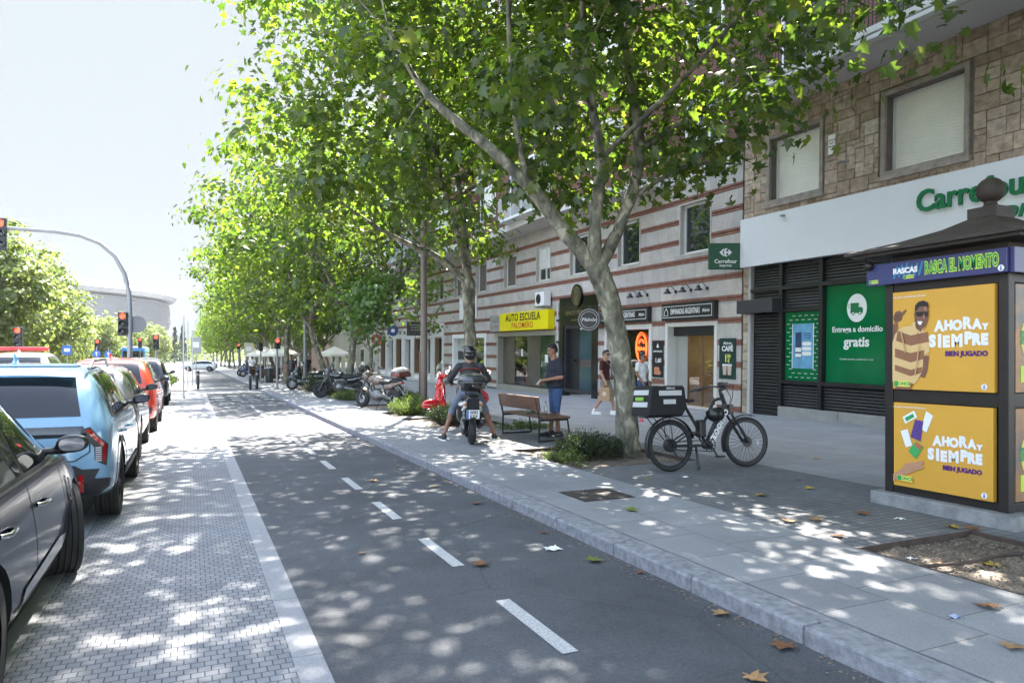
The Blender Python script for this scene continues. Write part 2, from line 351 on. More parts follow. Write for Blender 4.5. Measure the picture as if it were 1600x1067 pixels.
# ------------------------------------------------------------ buildings along the pavement (frame: a runs towards the viewer's right, b up, c out)
FW = T(14.1, 15.5, KZ) @ RX(.0163) @ FX
def on_wall(a, b, c=0.): return FW @ T(a, b, c)
STONE = island_tones('rough ashlar', [(.3, .225, .155), (.42, .325, .235), (.5, .4, .3), (.36, .275, .2), (.45, .35, .27), (.54, .45, .35)], .92, .9, 26, .5, 7)
PANEL = island_tones('grey stone panels', [(.38, .355, .335), (.5, .46, .425), (.43, .405, .385), (.53, .485, .445), (.46, .42, .38)], .7, .2, 30, .22, 2.2)
BRICK = brick_mat('red brick', (.17, .06, .038), (.12, .042, .028), (.15, .12, .1), .24, .075, .009, rough=.85, bump=.8)
BAND = mat('terracotta band', (.29, .13, .095), .75, var=.5, vs=9, bump=.3, bs=40)
MORTAR = mat('mortar', (.17, .135, .105), .9)
BACK = mat('grey wall', (.13, .125, .12), .8, var=.15)
CONC = mat('concrete', (.3, .295, .28), .85, var=.25, vs=3, bump=.3, bs=40)
SURR = mat('grey stone surround', (.33, .28, .235), .8, var=.4, vs=5, bump=.2, bs=40)
SOFF = mat('soffit', (.52, .49, .46), .8, var=.08, vs=1)
WEDGE = mat('white slab edge', (.66, .64, .6), .7, var=.25, vs=2.5)
DARKM = mat('dark cladding', (.016, .016, .018), .45, bump=.05)
SHUT = mat('cream shutter slats', (.82, .8, .72), .55, var=.1, vs=1.2)
REVEAL = mat('window reveal', (.16, .13, .11), .8, var=.3, vs=4)
RAIL = mat('white railing', (.7, .7, .7), .5)

def cuts(a0, a1, b0, b1, holes, fn):
    bs = sorted({b0, b1} | {z for h in holes for z in h[2:] if b0 < z < b1})
    for p, q in zip(bs, bs[1:]):
        m = (p + q) / 2; x = a0
        for h in sorted(h for h in holes if h[2] < m < h[3] and h[1] > a0 and h[0] < a1):
            if h[0] > x: fn(x, h[0], p, q)
            x = max(x, h[1])
        if x < a1: fn(x, a1, p, q)
def slats(mb, a0, a1, b0, b1, c, pitch, depth, th=None, k=None):
    z = b0
    while z < b1 - pitch * .4:
        mb.add([(a0, z, c), (a1, z, c), (a1, z + pitch*.25, c + depth), (a0, z + pitch*.25, c + depth), (a1, min(b1, z + pitch*.85), c + depth*.8), (a0, min(b1, z + pitch*.85), c + depth*.8), (a1, min(b1, z + pitch), c), (a0, min(b1, z + pitch), c)],
               [(0, 1, 2, 3), (3, 2, 4, 5), (5, 4, 6, 7)], k); z += pitch
def frame(mb, a0, a1, b0, b1, c0, c1, w, k=None, wb=None):
    wb = w if wb is None else wb
    mb.box(a0, a0 + w, b0, b1, c0, c1, k); mb.box(a1 - w, a1, b0, b1, c0, c1, k)
    mb.box(a0 + w, a1 - w, b0, b0 + wb, c0, c1 - .002, k); mb.box(a0 + w, a1 - w, b1 - w, b1, c0, c1 - .002, k)

# --- stone building with the supermarket
sb = thing('stone_building', 'rough brown ashlar building with shuttered windows over a white shop fascia', 'building', FW)
WIN = [(.86, 2.72, 5.64, 7.46), (4.32, 6.3, 5.64, 7.52), (8.2, 10.1, 5.64, 7.5)]
r = random.Random(3); mb = MB(); U, V = .125, .112; nx, ny = int(13 / U), int(2.95 / V); occ = [[0]*ny for _ in range(nx)]
for i in range(nx):
    for j in range(ny):
        a, b = i*U, 5.22 + j*V
        for h in WIN:
            if h[0] - .04 < a + U/2 < h[1] + .04 and h[2] - .03 < b + V/2 < h[3] + .03: occ[i][j] = 1
for j in range(ny):
    for i in range(nx):
        if occ[i][j]: continue
        ww, hh = r.choice([(3, 2), (2, 2), (4, 2), (3, 3), (4, 3), (2, 1), (3, 1), (2, 3), (5, 2)])
        w_ = 0
        while w_ < ww and i + w_ < nx and not occ[i + w_][j]: w_ += 1
        if hh > 1 and any(j + 1 >= ny or occ[i + q][j + 1] for q in range(w_)): hh = 1
        if hh > 2 and any(j + 2 >= ny or occ[i + q][j + 2] for q in range(w_)): hh = 2
        for q in range(w_):
            for p in range(hh): occ[i + q][j + p] = 1
        g = .006; c = r.uniform(.012, .03)
        mb.box(i*U + g, (i + w_)*U - g, 5.22 + j*V + g, 5.22 + (j + hh)*V - g, -.02, c)
b = -.2
while b < 5.2:
    h = r.choice([.22, .3, .34, .26]); mb.box(.006, .2, b, min(5.2, b + h - .012), -.02, r.uniform(.012, .025)); b += h
mb.build('wall_blocks', STONE, sb, bevel=.009)
mb = MB(); cuts(0, 40, 5.2, 26, WIN, lambda a, c, p, q: mb.box(a, c, p, q, -.4, -.01)); mb.box(0, .22, -1, 5.2, -.4, -.01); mb.box(0, 40, 25, 26, -12, -.4); mb.box(0, .3, -1, 25, -12, -.4)
mb.build('wall', MORTAR, sb)
for h in WIN:
    a0, a1, b0, b1 = h
    mb = MB(); frame(mb, a0, a1, b0, b1, -.02, .055, .1); mb.box(a0 - .05, a1 + .05, b0 - .1, b0 - .002, -.02, .1)
    f = mb.build('window', SURR, sb, bevel=.006)
    mb = MB(); mb.box(a0 + .1, a0 + .12, b0 + .1, b1 - .1, -.3, -.021); mb.box(a1 - .12, a1 - .1, b0 + .1, b1 - .1, -.3, -.021); mb.box(a0 + .1, a1 - .1, b1 - .12, b1 - .1, -.3, -.022); mb.box(a0 + .12, a1 - .12, b0 + .1, b0 + .115, -.3, -.022)
    mb.build('reveal', REVEAL, f)
    mb = MB(); frame(mb, a0 + .121, a1 - .121, b0 + .116, b1 - .121, -.25, -.19, .055); mb.build('frame', IVORY, f)
    mb = MB(); slats(mb, a0 + .176, a1 - .176, b0 + .17, b1 - .17, -.235, .047, .012); mb.build('shutter', SHUT, f)
mb = MB(); mb.prism([(.7, 0), (.45, .55), (.75, 1.05), (16, 1.25), (16, 0)][::-1], 0, .3); 
for i, p in enumerate(mb.v): mb.v[i] = (p[0], 8.13 + p[2], p[1])
sl_ = mb.build('balcony', SOFF, sb)
mb = MB(); mb.box(.6, 16, 8.19, 8.28, 1.04, 1.31); mb.box(.6, 16, 8.33, 8.47, 1.04, 1.29); mb.build('slab_edge', WEDGE, sl_, bevel=.01)
mb = MB()
for i in range(150): mb.box(.7 + i*.1, .715 + i*.1, 8.48, 9.35, 1.2, 1.215)
mb.box(.65, 16, 9.35, 9.4, 1.19, 1.23); mb.build('railing', BLACK, sl_)
mb = MB(); mb.box(.31, 40, 8.431, 25, -.009, .05); mb.build('brick_wall', BRICK, sb)
for fl in range(5):
    for a in (1.4, 4.4, 7.4, 10.4):
        b = 8.75 + fl * 3.1; mb = MB(); frame(mb, a, a + 1.7, b, b + 2.1, .051, .12, .09); o = mb.build('window', WHITE, sb)
        mb = MB(); mb.box(a + .09, a + .84, b + .09, b + 2.01, .051, .07); mb.box(a + .87, a + 1.61, b + .09, b + 2.01, .051, .07); mb.build('pane', GLASS, o)
# shop front under the fascia
mb = MB(); mb.box(.3, 14, -.3, 5.2, -.5, -.12); mb.build('shop_wall', DARKM, sb)
mb = MB(); mb.box(.21, .31, -.1, 4.05, -.1, .03); mb.build('pilaster', mat('pale pilaster', (.42, .42, .42), .5), sb)
mb = MB(); slats(mb, .38, 1.36, .1, 3.05, -.11, .088, .035); mb.build('roller_shutter', mat('dark roller shutter', (.02, .02, .023), .4, var=.2, vs=3), sb)
mb = MB(); mb.box(.1, 1.42, 2.76, 3.12, -.11, .34); mb.build('shutter_housing', mat('housing', (.035, .035, .04), .5), sb, bevel=.006)
mb = MB()
for a in (1.4, 2.7, 4.58, 6.5, 8.4, 10.3): mb.box(a - .045, a + .06, .3, 4.03, -.11, .05)
mb.box(.31, 14, 3.34, 3.44, -.11, .048); mb.box(1.46, 14, .9, .99, -.11, .049); mb.box(1.46, 2.65, 2.76, 2.85, -.11, .047)
mb.build('shop_frame', BLACK, sb, bevel=.004)
mb = MB()
for a0, a1, b0, b1 in ((.36, 1.35, 3.13, 4.0), (1.46, 2.65, 2.86, 3.33), (1.46, 2.65, 3.45, 4.0), (2.76, 4.53, 3.45, 4.0), (4.64, 6.45, 3.45, 4.0), (1.46, 2.65, .33, .89), (2.76, 4.53, .33, .89), (4.64, 6.45, .33, .89), (6.56, 8.35, .33, 4.0)): slats(mb, a0, a1, b0, b1, -.1, .075, .05)
mb.build('louvre', mat('louvre grey', (.03, .03, .033), .45), sb)
mb = MB()
for i in range(6): mb.box(1.38 + i*1.9, 1.38 + i*1.9 + 1.89, -.3, .3, -.11, .07)
mb.build('plinth', CONC, sb, bevel=.01)
mb = MB(); mb.box(1.6, 1.7, 5.2, 5.24, 0, .3); mb.cyl((3.45, 6.22, .02), (3.35, 6.2, .2), .03, .025, 10); mb.box(1.6, 1.7, 5.21, 5.23, .3, .301); mb.build('pipe_stub', CONC, sb)
t = thing('wall_notice', 'small white notice plate fixed between the two shuttered stone windows', 'notice', on_wall(2.98, 6.72, .035))
MB().box(-.1, .1, -.23, .23, 0, .012).build('plate', WHITE, t)
for i, (s, z) in enumerate((('ATENCION', .1), ('ZONA', .03), ('VIGILADA', -.05))): text(s, .045, mat('plate print', (.25, .02, .05), .5), t, T(0, z, .015), .001)

t = thing('shop_fascia', 'long white fascia over the dark supermarket front with green raised lettering', 'shop sign', on_wall(0, 0, 0))
MB().box(.06, 14, 4.04, 5.36, .03, .2).build('board', mat('fascia white', (.72, .74, .77), .35, var=.03, vs=2), t, bevel=.006)
text('Carrefour', .62, GREEN, t, T(5.33, 4.86, .23), .014, .02, ax='LEFT', sx=.93); text('express', .5, GREEN, t, T(6.6, 4.4, .23), .006, .02, ax='LEFT', sx=1.0, shear=.25)
def c_logo(p, M, s):
    mb = MB(); mb.M = SC(s, s, 1)
    mb.prism([(-1, 0), (-.35, .62), (-.2, .55), (-.55, 0), (-.2, -.55), (-.35, -.62)][::-1], 0, .004)
    mb.prism([(1, 0), (.5, .5), (.36, .34), (.5, .13), (.1, .13), (.1, .45), (.32, .55), (.1, .72), (-.14, .6), (-.3, 0), (-.14, -.6), (.1, -.72), (.32, -.55), (.1, -.45), (.1, -.13), (.5, -.13), (.36, -.34), (.5, -.5)][::-1], 0, .004)
    mb.build('emblem', WHITE, p, M=M)
t = thing('box_sign', 'green projecting supermarket box sign at the corner between the two buildings', 'sign', FW @ T(-.12, 4.37, .55) @ RY(R(62)))
MB().box(-.45, .45, -.36, .36, -.16, .0).build('case', DKGREEN, t, bevel=.01)
mb = MB(); mb.box(-.05, .05, -.05, .05, -.55, -.16); mb.build('bracket', BLACK, t)
c_logo(t, T(0, .1, .002), .17); text('Carrefour', .15, WHITE, t, T(0, -.15, .004), .003); text('express', .11, WHITE, t, T(0, -.26, .004), .001)

def poster(name, label, cat, a, b, w, h, m, c=.05, group=None, d=.015):
    t = thing(name, label, cat, on_wall(a + w/2, b + h/2, c), group); MB().box(-w/2, w/2, -h/2, h/2, 0, d).build('board', m, t); return t
t = poster('window_poster', 'green shop window sheet with a white delivery van disc', 'poster', 2.78, 1.0, 1.74, 2.33, mat('poster green', (.0, .155, .05), .12, var=.25, vs=1.3), -.1)
MB().prism(circ(.27, 40, 0, .6, .33), .016, .02).build('disc', WHITE, t)
mb = MB(); mb.prism([(-.17, -.1), (.17, -.1), (.17, .0), (.1, .04), (.05, .13), (-.17, .13)], 0, .004); mb.M = T(0, .58, .021); 
q = MB(); q.M = T(0, .6, .021); q.prism([(-.17, -.12), (.17, -.12), (.17, -.01), (.1, .03), (.05, .12), (-.17, .12)], 0, .003)
for x in (-.09, .09): q.prism(circ(.045, 14, x, -.12), -.0, .0045)
for y in (.08, .04, 0): q.box(-.24, -.19, y, y + .012, 0, .003)
q.build('van_pictogram', GREEN, t)
mb = MB(); mb.prism([(.06, .015), (.1, .015), (.065, .085), (.06, .085)], .0245, .027)
for x in (-.09, .09): mb.prism(circ(.022, 12, x, -.12), .026, .028)
mb.M = T(0, .6, .0); mb.v = [(p[0], p[1] + .6, p[2]) for p in mb.v]; mb.build('van_details', WHITE, t)
text('Entrega a domicilio', .185, WHITE, t, T(0, .1, .018), .004, sx=.97); text('gratis', .32, WHITE, t, T(0, -.2, .018), .009); text('Consultar terminos y condiciones en caja', .055, WHITE, t, T(0, -.6, .018))
t = poster('window_poster', 'green shop window sheet with white dashes around a pale blue phone advert', 'poster', 1.47, 1.0, 1.17, 1.75, mat('poster green', (0, .1, .035)), -.1)
mb = MB()
for j in range(16):
    z = -.8 + j * .105
    xs = [-.4 + .2*i + (.1 if j % 2 else 0) for i in range(5)] if j in (0, 1, 14, 15) else ([-.48, .47] if j % 2 else [-.4, .38])
    for x in xs: mb.box(x - .05, x + .05, z - .006, z + .006, .016, .019)
mb.build('dash_pattern', WHITE, t)
MB().box(-.33, .33, -.57, .57, .016, .02).build('advert', mat('advert blue', (.16, .4, .62), .3, var=.4, vs=3), t)
for q in (-.35, .33): MB().box(q, q + .02, -.57, .57, .016, .022).build('advert_edge', WHITE, t)
MB().box(-.24, -.04, -.3, .35, .0205, .023).build('phone', mat('phone navy', (.03, .06, .16), .3, var=.5, vs=6), t)
mb = MB(); mb.box(-.235, -.045, -.28, -.19, .0235, .025); mb.box(-.235, -.045, -.15, -.04, .0235, .025)
for i in range(3): mb.prism(rrect(.3, .095, .045, 4, .13, .06 - i*.125), .0205, .023)
mb.build('phone_buttons', WHITE, t)
for s, z, q in (('CONSIGUE', .32, .05), ('CUPONES', .26, .06), ('Y AHORRA', .2, .05)): text(s, q, mat('ink', (.02, .05, .2), .5), t, T(.14, z, .0215), .001)

# --- striped grey building (a runs negative to the left)
gb = thing('striped_building', 'grey panelled building with red stripes below and red brick upper floors', 'building', FW)
def rect(y0, y1, b0, b1): return (15.5 - y1, 15.5 - y0, b0, b1)
UW = [(16.85, 18.36), (20.5, 21.95), (24.0, 25.49), (27.17, 28.6), (30.73, 32.18), (34.43, 35.92), (38.22, 39.43), (41.3, 42.7), (45.2, 46.4), (49, 50.2), (53, 54.2)]
HOLES = [rect(a, b, 4.69, 6.33) for a, b in UW]
SHOPS = {'door': rect(16.53, 19.03, -1, 2.62), 'window': rect(19.78, 22.76, -1, 2.62), 'portal': rect(23.24, 26.32, -1, 3.86), 'school': rect(26.5, 33.0, -1, 2.55), 'garage': rect(34.45, 39.66, -1, 2.55), 'white': rect(41.2, 48, -1, 3.3), 'white2': rect(48, 57.5, -1, 3.1)}
HOLES += list(SHOPS.values())
mb = MB(); cuts(-42.5, -.05, -1, 7.0, HOLES, lambda a, c, p, q: mb.box(a, c, p, q, -.4, -.012)); mb.box(-42.5, -.05, 7.0, 24.5, -.4, -.012); mb.box(-42.5, -.05, 24.5, 25.2, -12, .2); mb.box(-42.5, -42, -1, 24.5, -12, -.4)
mb.build('wall', BACK, gb)
mb = MB(); r = random.Random(8); bands = [6.42 - .634 * i for i in range(11)]
rows = [(6.505, 7.0)] + [(bands[i + 1] + .085, bands[i] - .085) for i in range(10)] + [(-.2, bands[10] - .085)]
for p, q in rows:
    e = [-.05]
    while e[-1] > -42.4: e.append(max(-42.5, e[-1] - r.uniform(.5, .8)))
    for a1, a0 in zip(e, e[1:]): cuts(a0 + .004, a1 - .004, p, q, HOLES, lambda a, c, z0, z1: mb.box(a, c, z0 + .002, z1 - .002, -.011, .02 + r.uniform(0, .002)) if c - a > .03 else None)
mb.build('stone_panels', PANEL, gb)
mb = MB()
for z in bands:
    for o, h in ((-.075, .052), (-.02, .032), (.02, .055)): cuts(-42.5, -.05, z + o, z + o + h, HOLES, lambda a, c, p, q: mb.box(a, c, p, q, -.011, .034 if o != -.02 else -.004))
mb.build('red_bands', BAND, gb)
for i, (y0, y1) in enumerate(UW):
    a0, a1, b0, b1 = rect(y0, y1, 4.69, 6.33)
    mb = MB(); frame(mb, a0, a1, b0, b1, -.25, .04, .05); f = mb.build('window', mat('window surround', (.5, .46, .41), .6, var=.2, vs=3), gb)
    mb = MB(); frame(mb, a0 + .051, a1 - .051, b0 + .051, b1 - .051, -.2, -.12, .075); fr = mb.build('frame', IVORY, f)
    if i == 3:
        mb = MB(); mb.box((a0 + a1)/2 - .04, (a0 + a1)/2 + .04, b0 + .12, b1 - .12, -.19, -.12); slats(mb, a0 + .126, a1 - .126, b0 + .6, b1 - .126, -.165, .06, .012); mb.build('blind', IVORY, f)
    MB().box(a0 + .126, a1 - .126, b0 + .126, b1 - .126, -.18, -.17).build('pane', GLASS, f)
    if i in (4, 5, 6):
        mb = MB(); 
        for k in range(22): mb.box(a0 + .13 + k*(a1 - a0 - .27)/22, a0 + .13 + k*(a1 - a0 - .27)/22 + .035, b0 + .13, b1 - .13, -.165, -.15)
        mb.build('curtain', mat('brown blind', (.16, .13, .11), .7), f)
# projecting brick bays with white slab edges
def bay(prof, y_brick, y_white, floors=5):
    pr_ = [(15.5 - y, c) for y, c in prof]
    def ring(mb, b0, b1, off, k=None):
        n = len(pr_); vs = [(a, b0, max(0, c + off)) for a, c in pr_] + [(a, b1, max(0, c + off)) for a, c in pr_]
        mb.add(vs, [tuple(range(n - 1, -1, -1)), tuple(range(n, 2*n))] + [(i, (i+1) % n, n + (i+1) % n, n + i) for i in range(n)], k)
    for fl in range(floors):
        b = 7.0 + fl * 3.1 - (.0 if fl else 0)
        mb = MB(); ring(mb, b, b + .28, .02); s = mb.build('floor_slab', WEDGE if fl else mat('bay slab', (.6, .57, .54), .75, var=.12, vs=1.5), gb)
        mb = MB(); ring(mb, b + .281, b + 3.099, -.12); mb.build('brick_wall', BRICK, gb)
    ys = [p[0] for p in prof]; cs = [p[1] for p in prof]
    return lambda y: float(np.interp(y, ys, cs)) - .12
bw = bay([(18.8, 0), (19.2, .75), (20.5, 1.05), (24.5, 1.25), (26.5, 1.3), (29.5, 1.15), (31.5, 1.0), (33.3, .8), (33.5, 0)], None, None)
bw2 = bay([(35.3, 0), (35.5, 1.2), (38, 1.5), (41, 1.75), (46, 1.7), (51, 1.2), (54, .95), (56.5, .6), (56.6, 0)], None, None)
def up_window(y0, y1, b0, b1, c, kind='shutter'):
    a0, a1 = 15.5 - y1, 15.5 - y0
    mb = MB(); frame(mb, a0, a1, b0, b1, c - .3, c + .05, .09); f = mb.build('window', WHITE, gb)
    mb = MB()
    if kind == 'shutter': slats(mb, a0 + .09, a1 - .09, b0 + .09, b1 - .09, c + .005, .05, .012); mb.build('shutter', SHUT, f)
    else:
        n = 3
        for k in range(1, n): x = a0 + (a1 - a0)*k/n; mb.box(x - .035, x + .035, b0 + .09, b1 - .09, c, c + .049)
        mb.build('mullion', WHITE, f); MB().box(a0 + .09, a1 - .09, b0 + .09, b1 - .09, c + .002, c + .012).build('pane', GLASS, f)
def balcony(y0, y1, b, c, m, dp=.55):
    a0, a1 = 15.5 - y1, 15.5 - y0; mb = MB(); n = int((a1 - a0)/.11)
    for k in range(n + 1): x = a0 + (a1 - a0)*k/n; mb.box(x - .008, x + .008, b + .1, b + .98, c + dp - .02, c + dp)
    for k in range(5): mb.box(a0 - .004, a0 + .012, b + .1, b + .98, c + dp*k/5, c + dp*k/5 + .016); mb.box(a1 - .012, a1 + .004, b + .1, b + .98, c + dp*k/5, c + dp*k/5 + .016)
    mb.box(a0 - .01, a1 + .01, b + .98, b + 1.03, c, c + dp + .01); mb.box(a0, a1, b, b + .1, c - .05, c + dp + .02)
    mb.build('balcony', m, gb)
for fl in range(5):
    b = 7.28 + fl * 3.1
    up_window(31.2, 32.6, b + .75, b + 2.35, bw(31.9) + .03); up_window(25.2, 28.8, b + .05, b + 2.5, bw(27) + .05, 'glass'); balcony(24.9, 29.1, b, bw(27) + .02, RAIL, .5)
    up_window(20.3, 21.9, b + .75, b + 2.35, bw(21) + .1); up_window(16.4, 18.1, b + .5, b + 2.3, 0, 'glass')
    up_window(33.7, 35.1, b + .1, b + 2.4, 0.1, 'glass'); balcony(33.6, 35.2, b, 0, RAIL, .4)
    up_window(37, 38.6, b + .75, b + 2.35, bw2(37.8) + .05); up_window(41.5, 46, b + .05, b + 2.4, bw2(44) + .05, 'glass'); balcony(41, 46.6, b, bw2(44), mat('pale balcony panels', (.5, .52, .5), .6), .6); up_window(49.5, 51, b + .75, b + 2.35, bw2(50) + .1)
for q0, q1 in ((-3.3, -.05), (-20, -18)): MB().box(q0, q1, 7.0, 7.28, -.01, .09).build('cornice', WEDGE, gb)
a = MB(); a.box(-42.5, -.05, 7.281, 24.5, -.011, .004); a.build('brick_wall', BRICK, gb)

# shops of the striped building
def shop_frame(k, w=.13, m=None, head=None):
    a0, a1, b0, b1 = SHOPS[k]; mb = MB(); frame(mb, a0, a1, -.3, b1, -.38, .05, w, wb=.3); return mb.build('shop_frame', m or WHITE, gb, bevel=.004)
PALE = mat('pale aluminium', (.62, .61, .58), .4)
def interior(k, c0, col, floor=(.25, .24, .22)):
    a0, a1, b0, b1 = SHOPS[k]; mb = MB()
    for q in ((a0, a1, -.02, 0, c0, -.4), (a0, a1, b1, b1 + .02, c0, -.4), (a0 - .02, a0, 0, b1, c0, -.4), (a1, a1 + .02, 0, b1, c0, -.4), (a0, a1, 0, b1, c0 - .02, c0)): mb.box(*q)
    return mb.build('shop_interior', mat('interior ' + k, col, .8, var=.2, vs=2), gb)
WARM = emit('warm lamp', (1, .72, .45), .9)
f = shop_frame('door', .13, PALE); a0, a1, b0, b1 = SHOPS['door']
interior('door', -3.2, (.32, .28, .22))
MB().box(a0 + .13, a1 - .13, 2.2, 2.49, -.36, -.2).build('door_header', DARKM, gb)
mb = MB(); mb.box(a0 + .13, a0 + .75, 0, 2.199, -.36, -.3); mb.build('side_panel', mat('speckled panel', (.34, .33, .31), .5, var=.15, vs=20), gb)
MB().box(a0 + .76, a1 - .13, .02, 2.199, -.31, -.3).build('glass_door', CLEAR, gb)
mb = MB(); mb.box(a0 + 1.45, a0 + 1.49, .02, 2.199, -.299, -.27); mb.box(a0 + .752, a0 + .79, .02, 2.199, -.299, -.27); mb.build('door_stile', mat('bronze', (.2, .13, .08), .4, .6), gb)
mb = MB(); mb.box(a0 + 1.55, a1 - .14, 0, 1.0, -1.7, -.9); mb.box(a0 + 1.5, a1 - .14, 1.0, 1.04, -1.75, -.85); mb.build('counter', mat('counter wood', (.45, .22, .08), .5, var=.2), gb)
mb = MB(); mb.box(a0 + 1.6, a1 - .2, .86, .93, -.899, -.88); mb.box(a0 + 1.0, a1 - .3, 2.3, 2.34, -2.0, -1.9); mb.ell((a0 + 1.9, 1.7, -1.3), (.16, .12, .16)); mb.box(a0 + .9, a1 - .2, 2.4, 2.43, -2.6, -1.2); mb.build('shop_lamp', WARM, gb)
mb = MB(); mb.box(a0 + 2.0, a0 + 2.22, 1.35, 1.62, -.299, -.29); mb.build('door_notice', WHITE, gb)
f = shop_frame('window', .16, PALE); a0, a1, b0, b1 = SHOPS['window']; interior('window', -2.5, (.16, .12, .09))
MB().box(a0 + .16, a1 - .16, 0, 2.46, -.3, -.29).build('shop_pane', CLEAR, gb)
mb = MB(); mb.box(a0 + .9, a0 + .95, 0, 2.46, -.289, -.25); mb.build('mullion', PALE, gb)
NEON = emit('neon orange', (1, .1, .02), .55)
t = thing('neon_sign', 'orange oval neon sign glowing inside the bakery window', 'neon sign', on_wall(a1 - 1.0, 1.85, -.24))
mb = MB()
for s in (1, .86): mb.tube([(math.cos(q)*.33*s, math.sin(q)*.5*s, 0) for q in [2*math.pi*i/36 for i in range(37)]], .017, 6)
for s in (.5, .36): mb.tube([(math.cos(q)*.33*s, .12 + math.sin(q)*.3*s, 0) for q in [math.pi*i/16 for i in range(17)]], .014, 6)
mb.build('tube', NEON, t, smooth=40); text('Malvón', .2, NEON, t, T(0, -.06, 0), .003, .01, shear=.2, name='tube_lettering'); text('EMPANADAS', .075, NEON, t, T(0, -.24, 0), .002, .008, name='tube_lettering')
# portal
a0, a1, b0, b1 = SHOPS['portal']; BLG = mat('black gloss cladding', (.008, .008, .009), .12)
mb = MB(); mb.box(a0 + .01, a1 - .01, 2.72, b1, -.3, .06); mb.box(a0 + .01, a0 + .35, -.3, 2.72, -.3, .06); mb.box(a1 - .42, a1 - .01, -.3, 2.72, -.3, .06); mb.build('portal_cladding', BLG, gb, bevel=.006)
mb = MB(); frame(mb, a0 + .35, a1 - .42, 0, 2.72, -.28, .0, .13); mb.build('portal_frame', mat('anthracite', (.03, .03, .035), .4), gb)
mb = MB(); mb.box(a0 + .48, a0 + 1.25, .02, 2.59, -.25, -.2); mb.cyl((a0 + 1.0, 1.3, -.2), (a0 + 1.0, 1.3, -.1), .05, None, 12); mb.build('portal_door', DARKM, gb)
mb = MB(); mb.box(a0 + 1.28, a1 - .56, 1.35, 2.55, -.24, -.2); mb.box(a0 + 1.28, a1 - .56, .05, 1.05, -.24, -.2); mb.build('portal_pane', mat('teal glass', (.025, .06, .075), .1), gb)
GOLD = mat('aged gold', (.3, .24, .12), .35, .7)
t = thing('portal_lettering', 'gold raised wording over the black office portal', 'lettering', on_wall(a0 + 1.52, 3.2, .065))
text('ESPACIO PEDRAZA', .235, GOLD, t, T(.0, 0, .01), .003, .01, sx=.92); text('A B O G A D O S', .12, GOLD, t, T(0, -.28, .01), .0, .008)
t = thing('oval_emblem', 'oval black and gold emblem above the office portal', 'emblem', on_wall(15.5 - 24.78, 3.88, .07))
mb = MB(); mb.prism(circ(.42, 40, 0, 0, .46), 0, .05); mb.build('disc', BLG, t)
mb = MB(); mb.prism(circ(.33, 40, 0, 0, .38), .05, .056); mb.build('gold_ring', GOLD, t)
mb = MB()
for q in (.29, .23, .17): mb.tube([(math.cos(v)*q, math.sin(v)*q*1.15, .06) for v in [2*math.pi*i/30 for i in range(31)]], .009, 5)
mb.tube([(-.07, .09, .06), (0, 0, .06), (.07, .09, .06)], .012, 5); mb.tube([(0, 0, .06), (0, -.1, .06)], .012, 5); mb.build('ring_lines', BLG, t)
# driving school
a0, a1, b0, b1 = SHOPS['school']; interior('school', -2.6, (.14, .13, .12)); ALU = mat('brushed bronze steel', (.2, .18, .16), .35, .8, var=.2, vs=3)
shop_frame('school', .2, mat('aluminium edge', (.36, .34, .3), .45, .4))
for q0, q1 in ((.2, 1.55), (3.0, 4.3)): MB().box(a0 + q0, a0 + q1, .05, 2.35, -.3, -.25).build('steel_panel', ALU, gb)
MB().box(a0 + 1.55, a0 + 3.0, .05, 2.35, -.29, -.28).build('shop_pane', CLEAR, gb); MB().box(a0 + 4.3, a1 - .2, .05, 2.35, -.29, -.28).build('shop_pane', mat('green tinted pane', (.025, .06, .03), .05, spec=1), gb)
mb = MB(); mb.box(a0 + 1.9, a0 + 2.5, .0, .75, -1.2, -.7); mb.box(a0 + 1.9, a0 + 2.5, .4, 1.1, -1.25, -1.2); mb.build('office_chair', RED, gb)
mb = MB(); mb.box(a0 + 4.75, a0 + 5.05, 1.15, 1.5, -.279, -.27); mb.box(a0 + 1.25 + 1, a0 + 1.45 + 1, 1.4, 1.75, -.279, -.272); mb.build('pane_notice', WHITE, gb)
t = thing('yellow_sign', 'bright yellow driving school sign with black and red wording', 'shop sign', on_wall(15.5 - 29.35, 3.02, .03))
MB().box(-2.58, 2.58, -.42, .42, 0, .32).build('case', mat('sign yellow', (.8, .68, .0), .4), t, bevel=.012)
text('AUTO ESCUELA', .47, BLACK, t, T(0, .17, .323), .013, sx=1.02, sp=1.1); text('PALOMERO', .37, mat('sign red', (.5, .02, .01), .5), t, T(0, -.2, .323), .003, sx=1.15, sp=1.08)
t = thing('old_sign', 'faded pale old sign board left of the yellow sign', 'shop sign', on_wall(15.5 - 32.68, 3.0, .03))
MB().box(-.75, .74, -.4, .4, 0, .2).build('board', mat('faded board', (.34, .33, .3), .7, var=.3, vs=6), t); text('AUTO', .32, mat('faded ink', (.22, .22, .21), .7), t, T(0, .15, .202), .006); text('CLASES', .2, mat('faded red', (.4, .22, .17), .7), t, T(0, -.18, .202), .004)
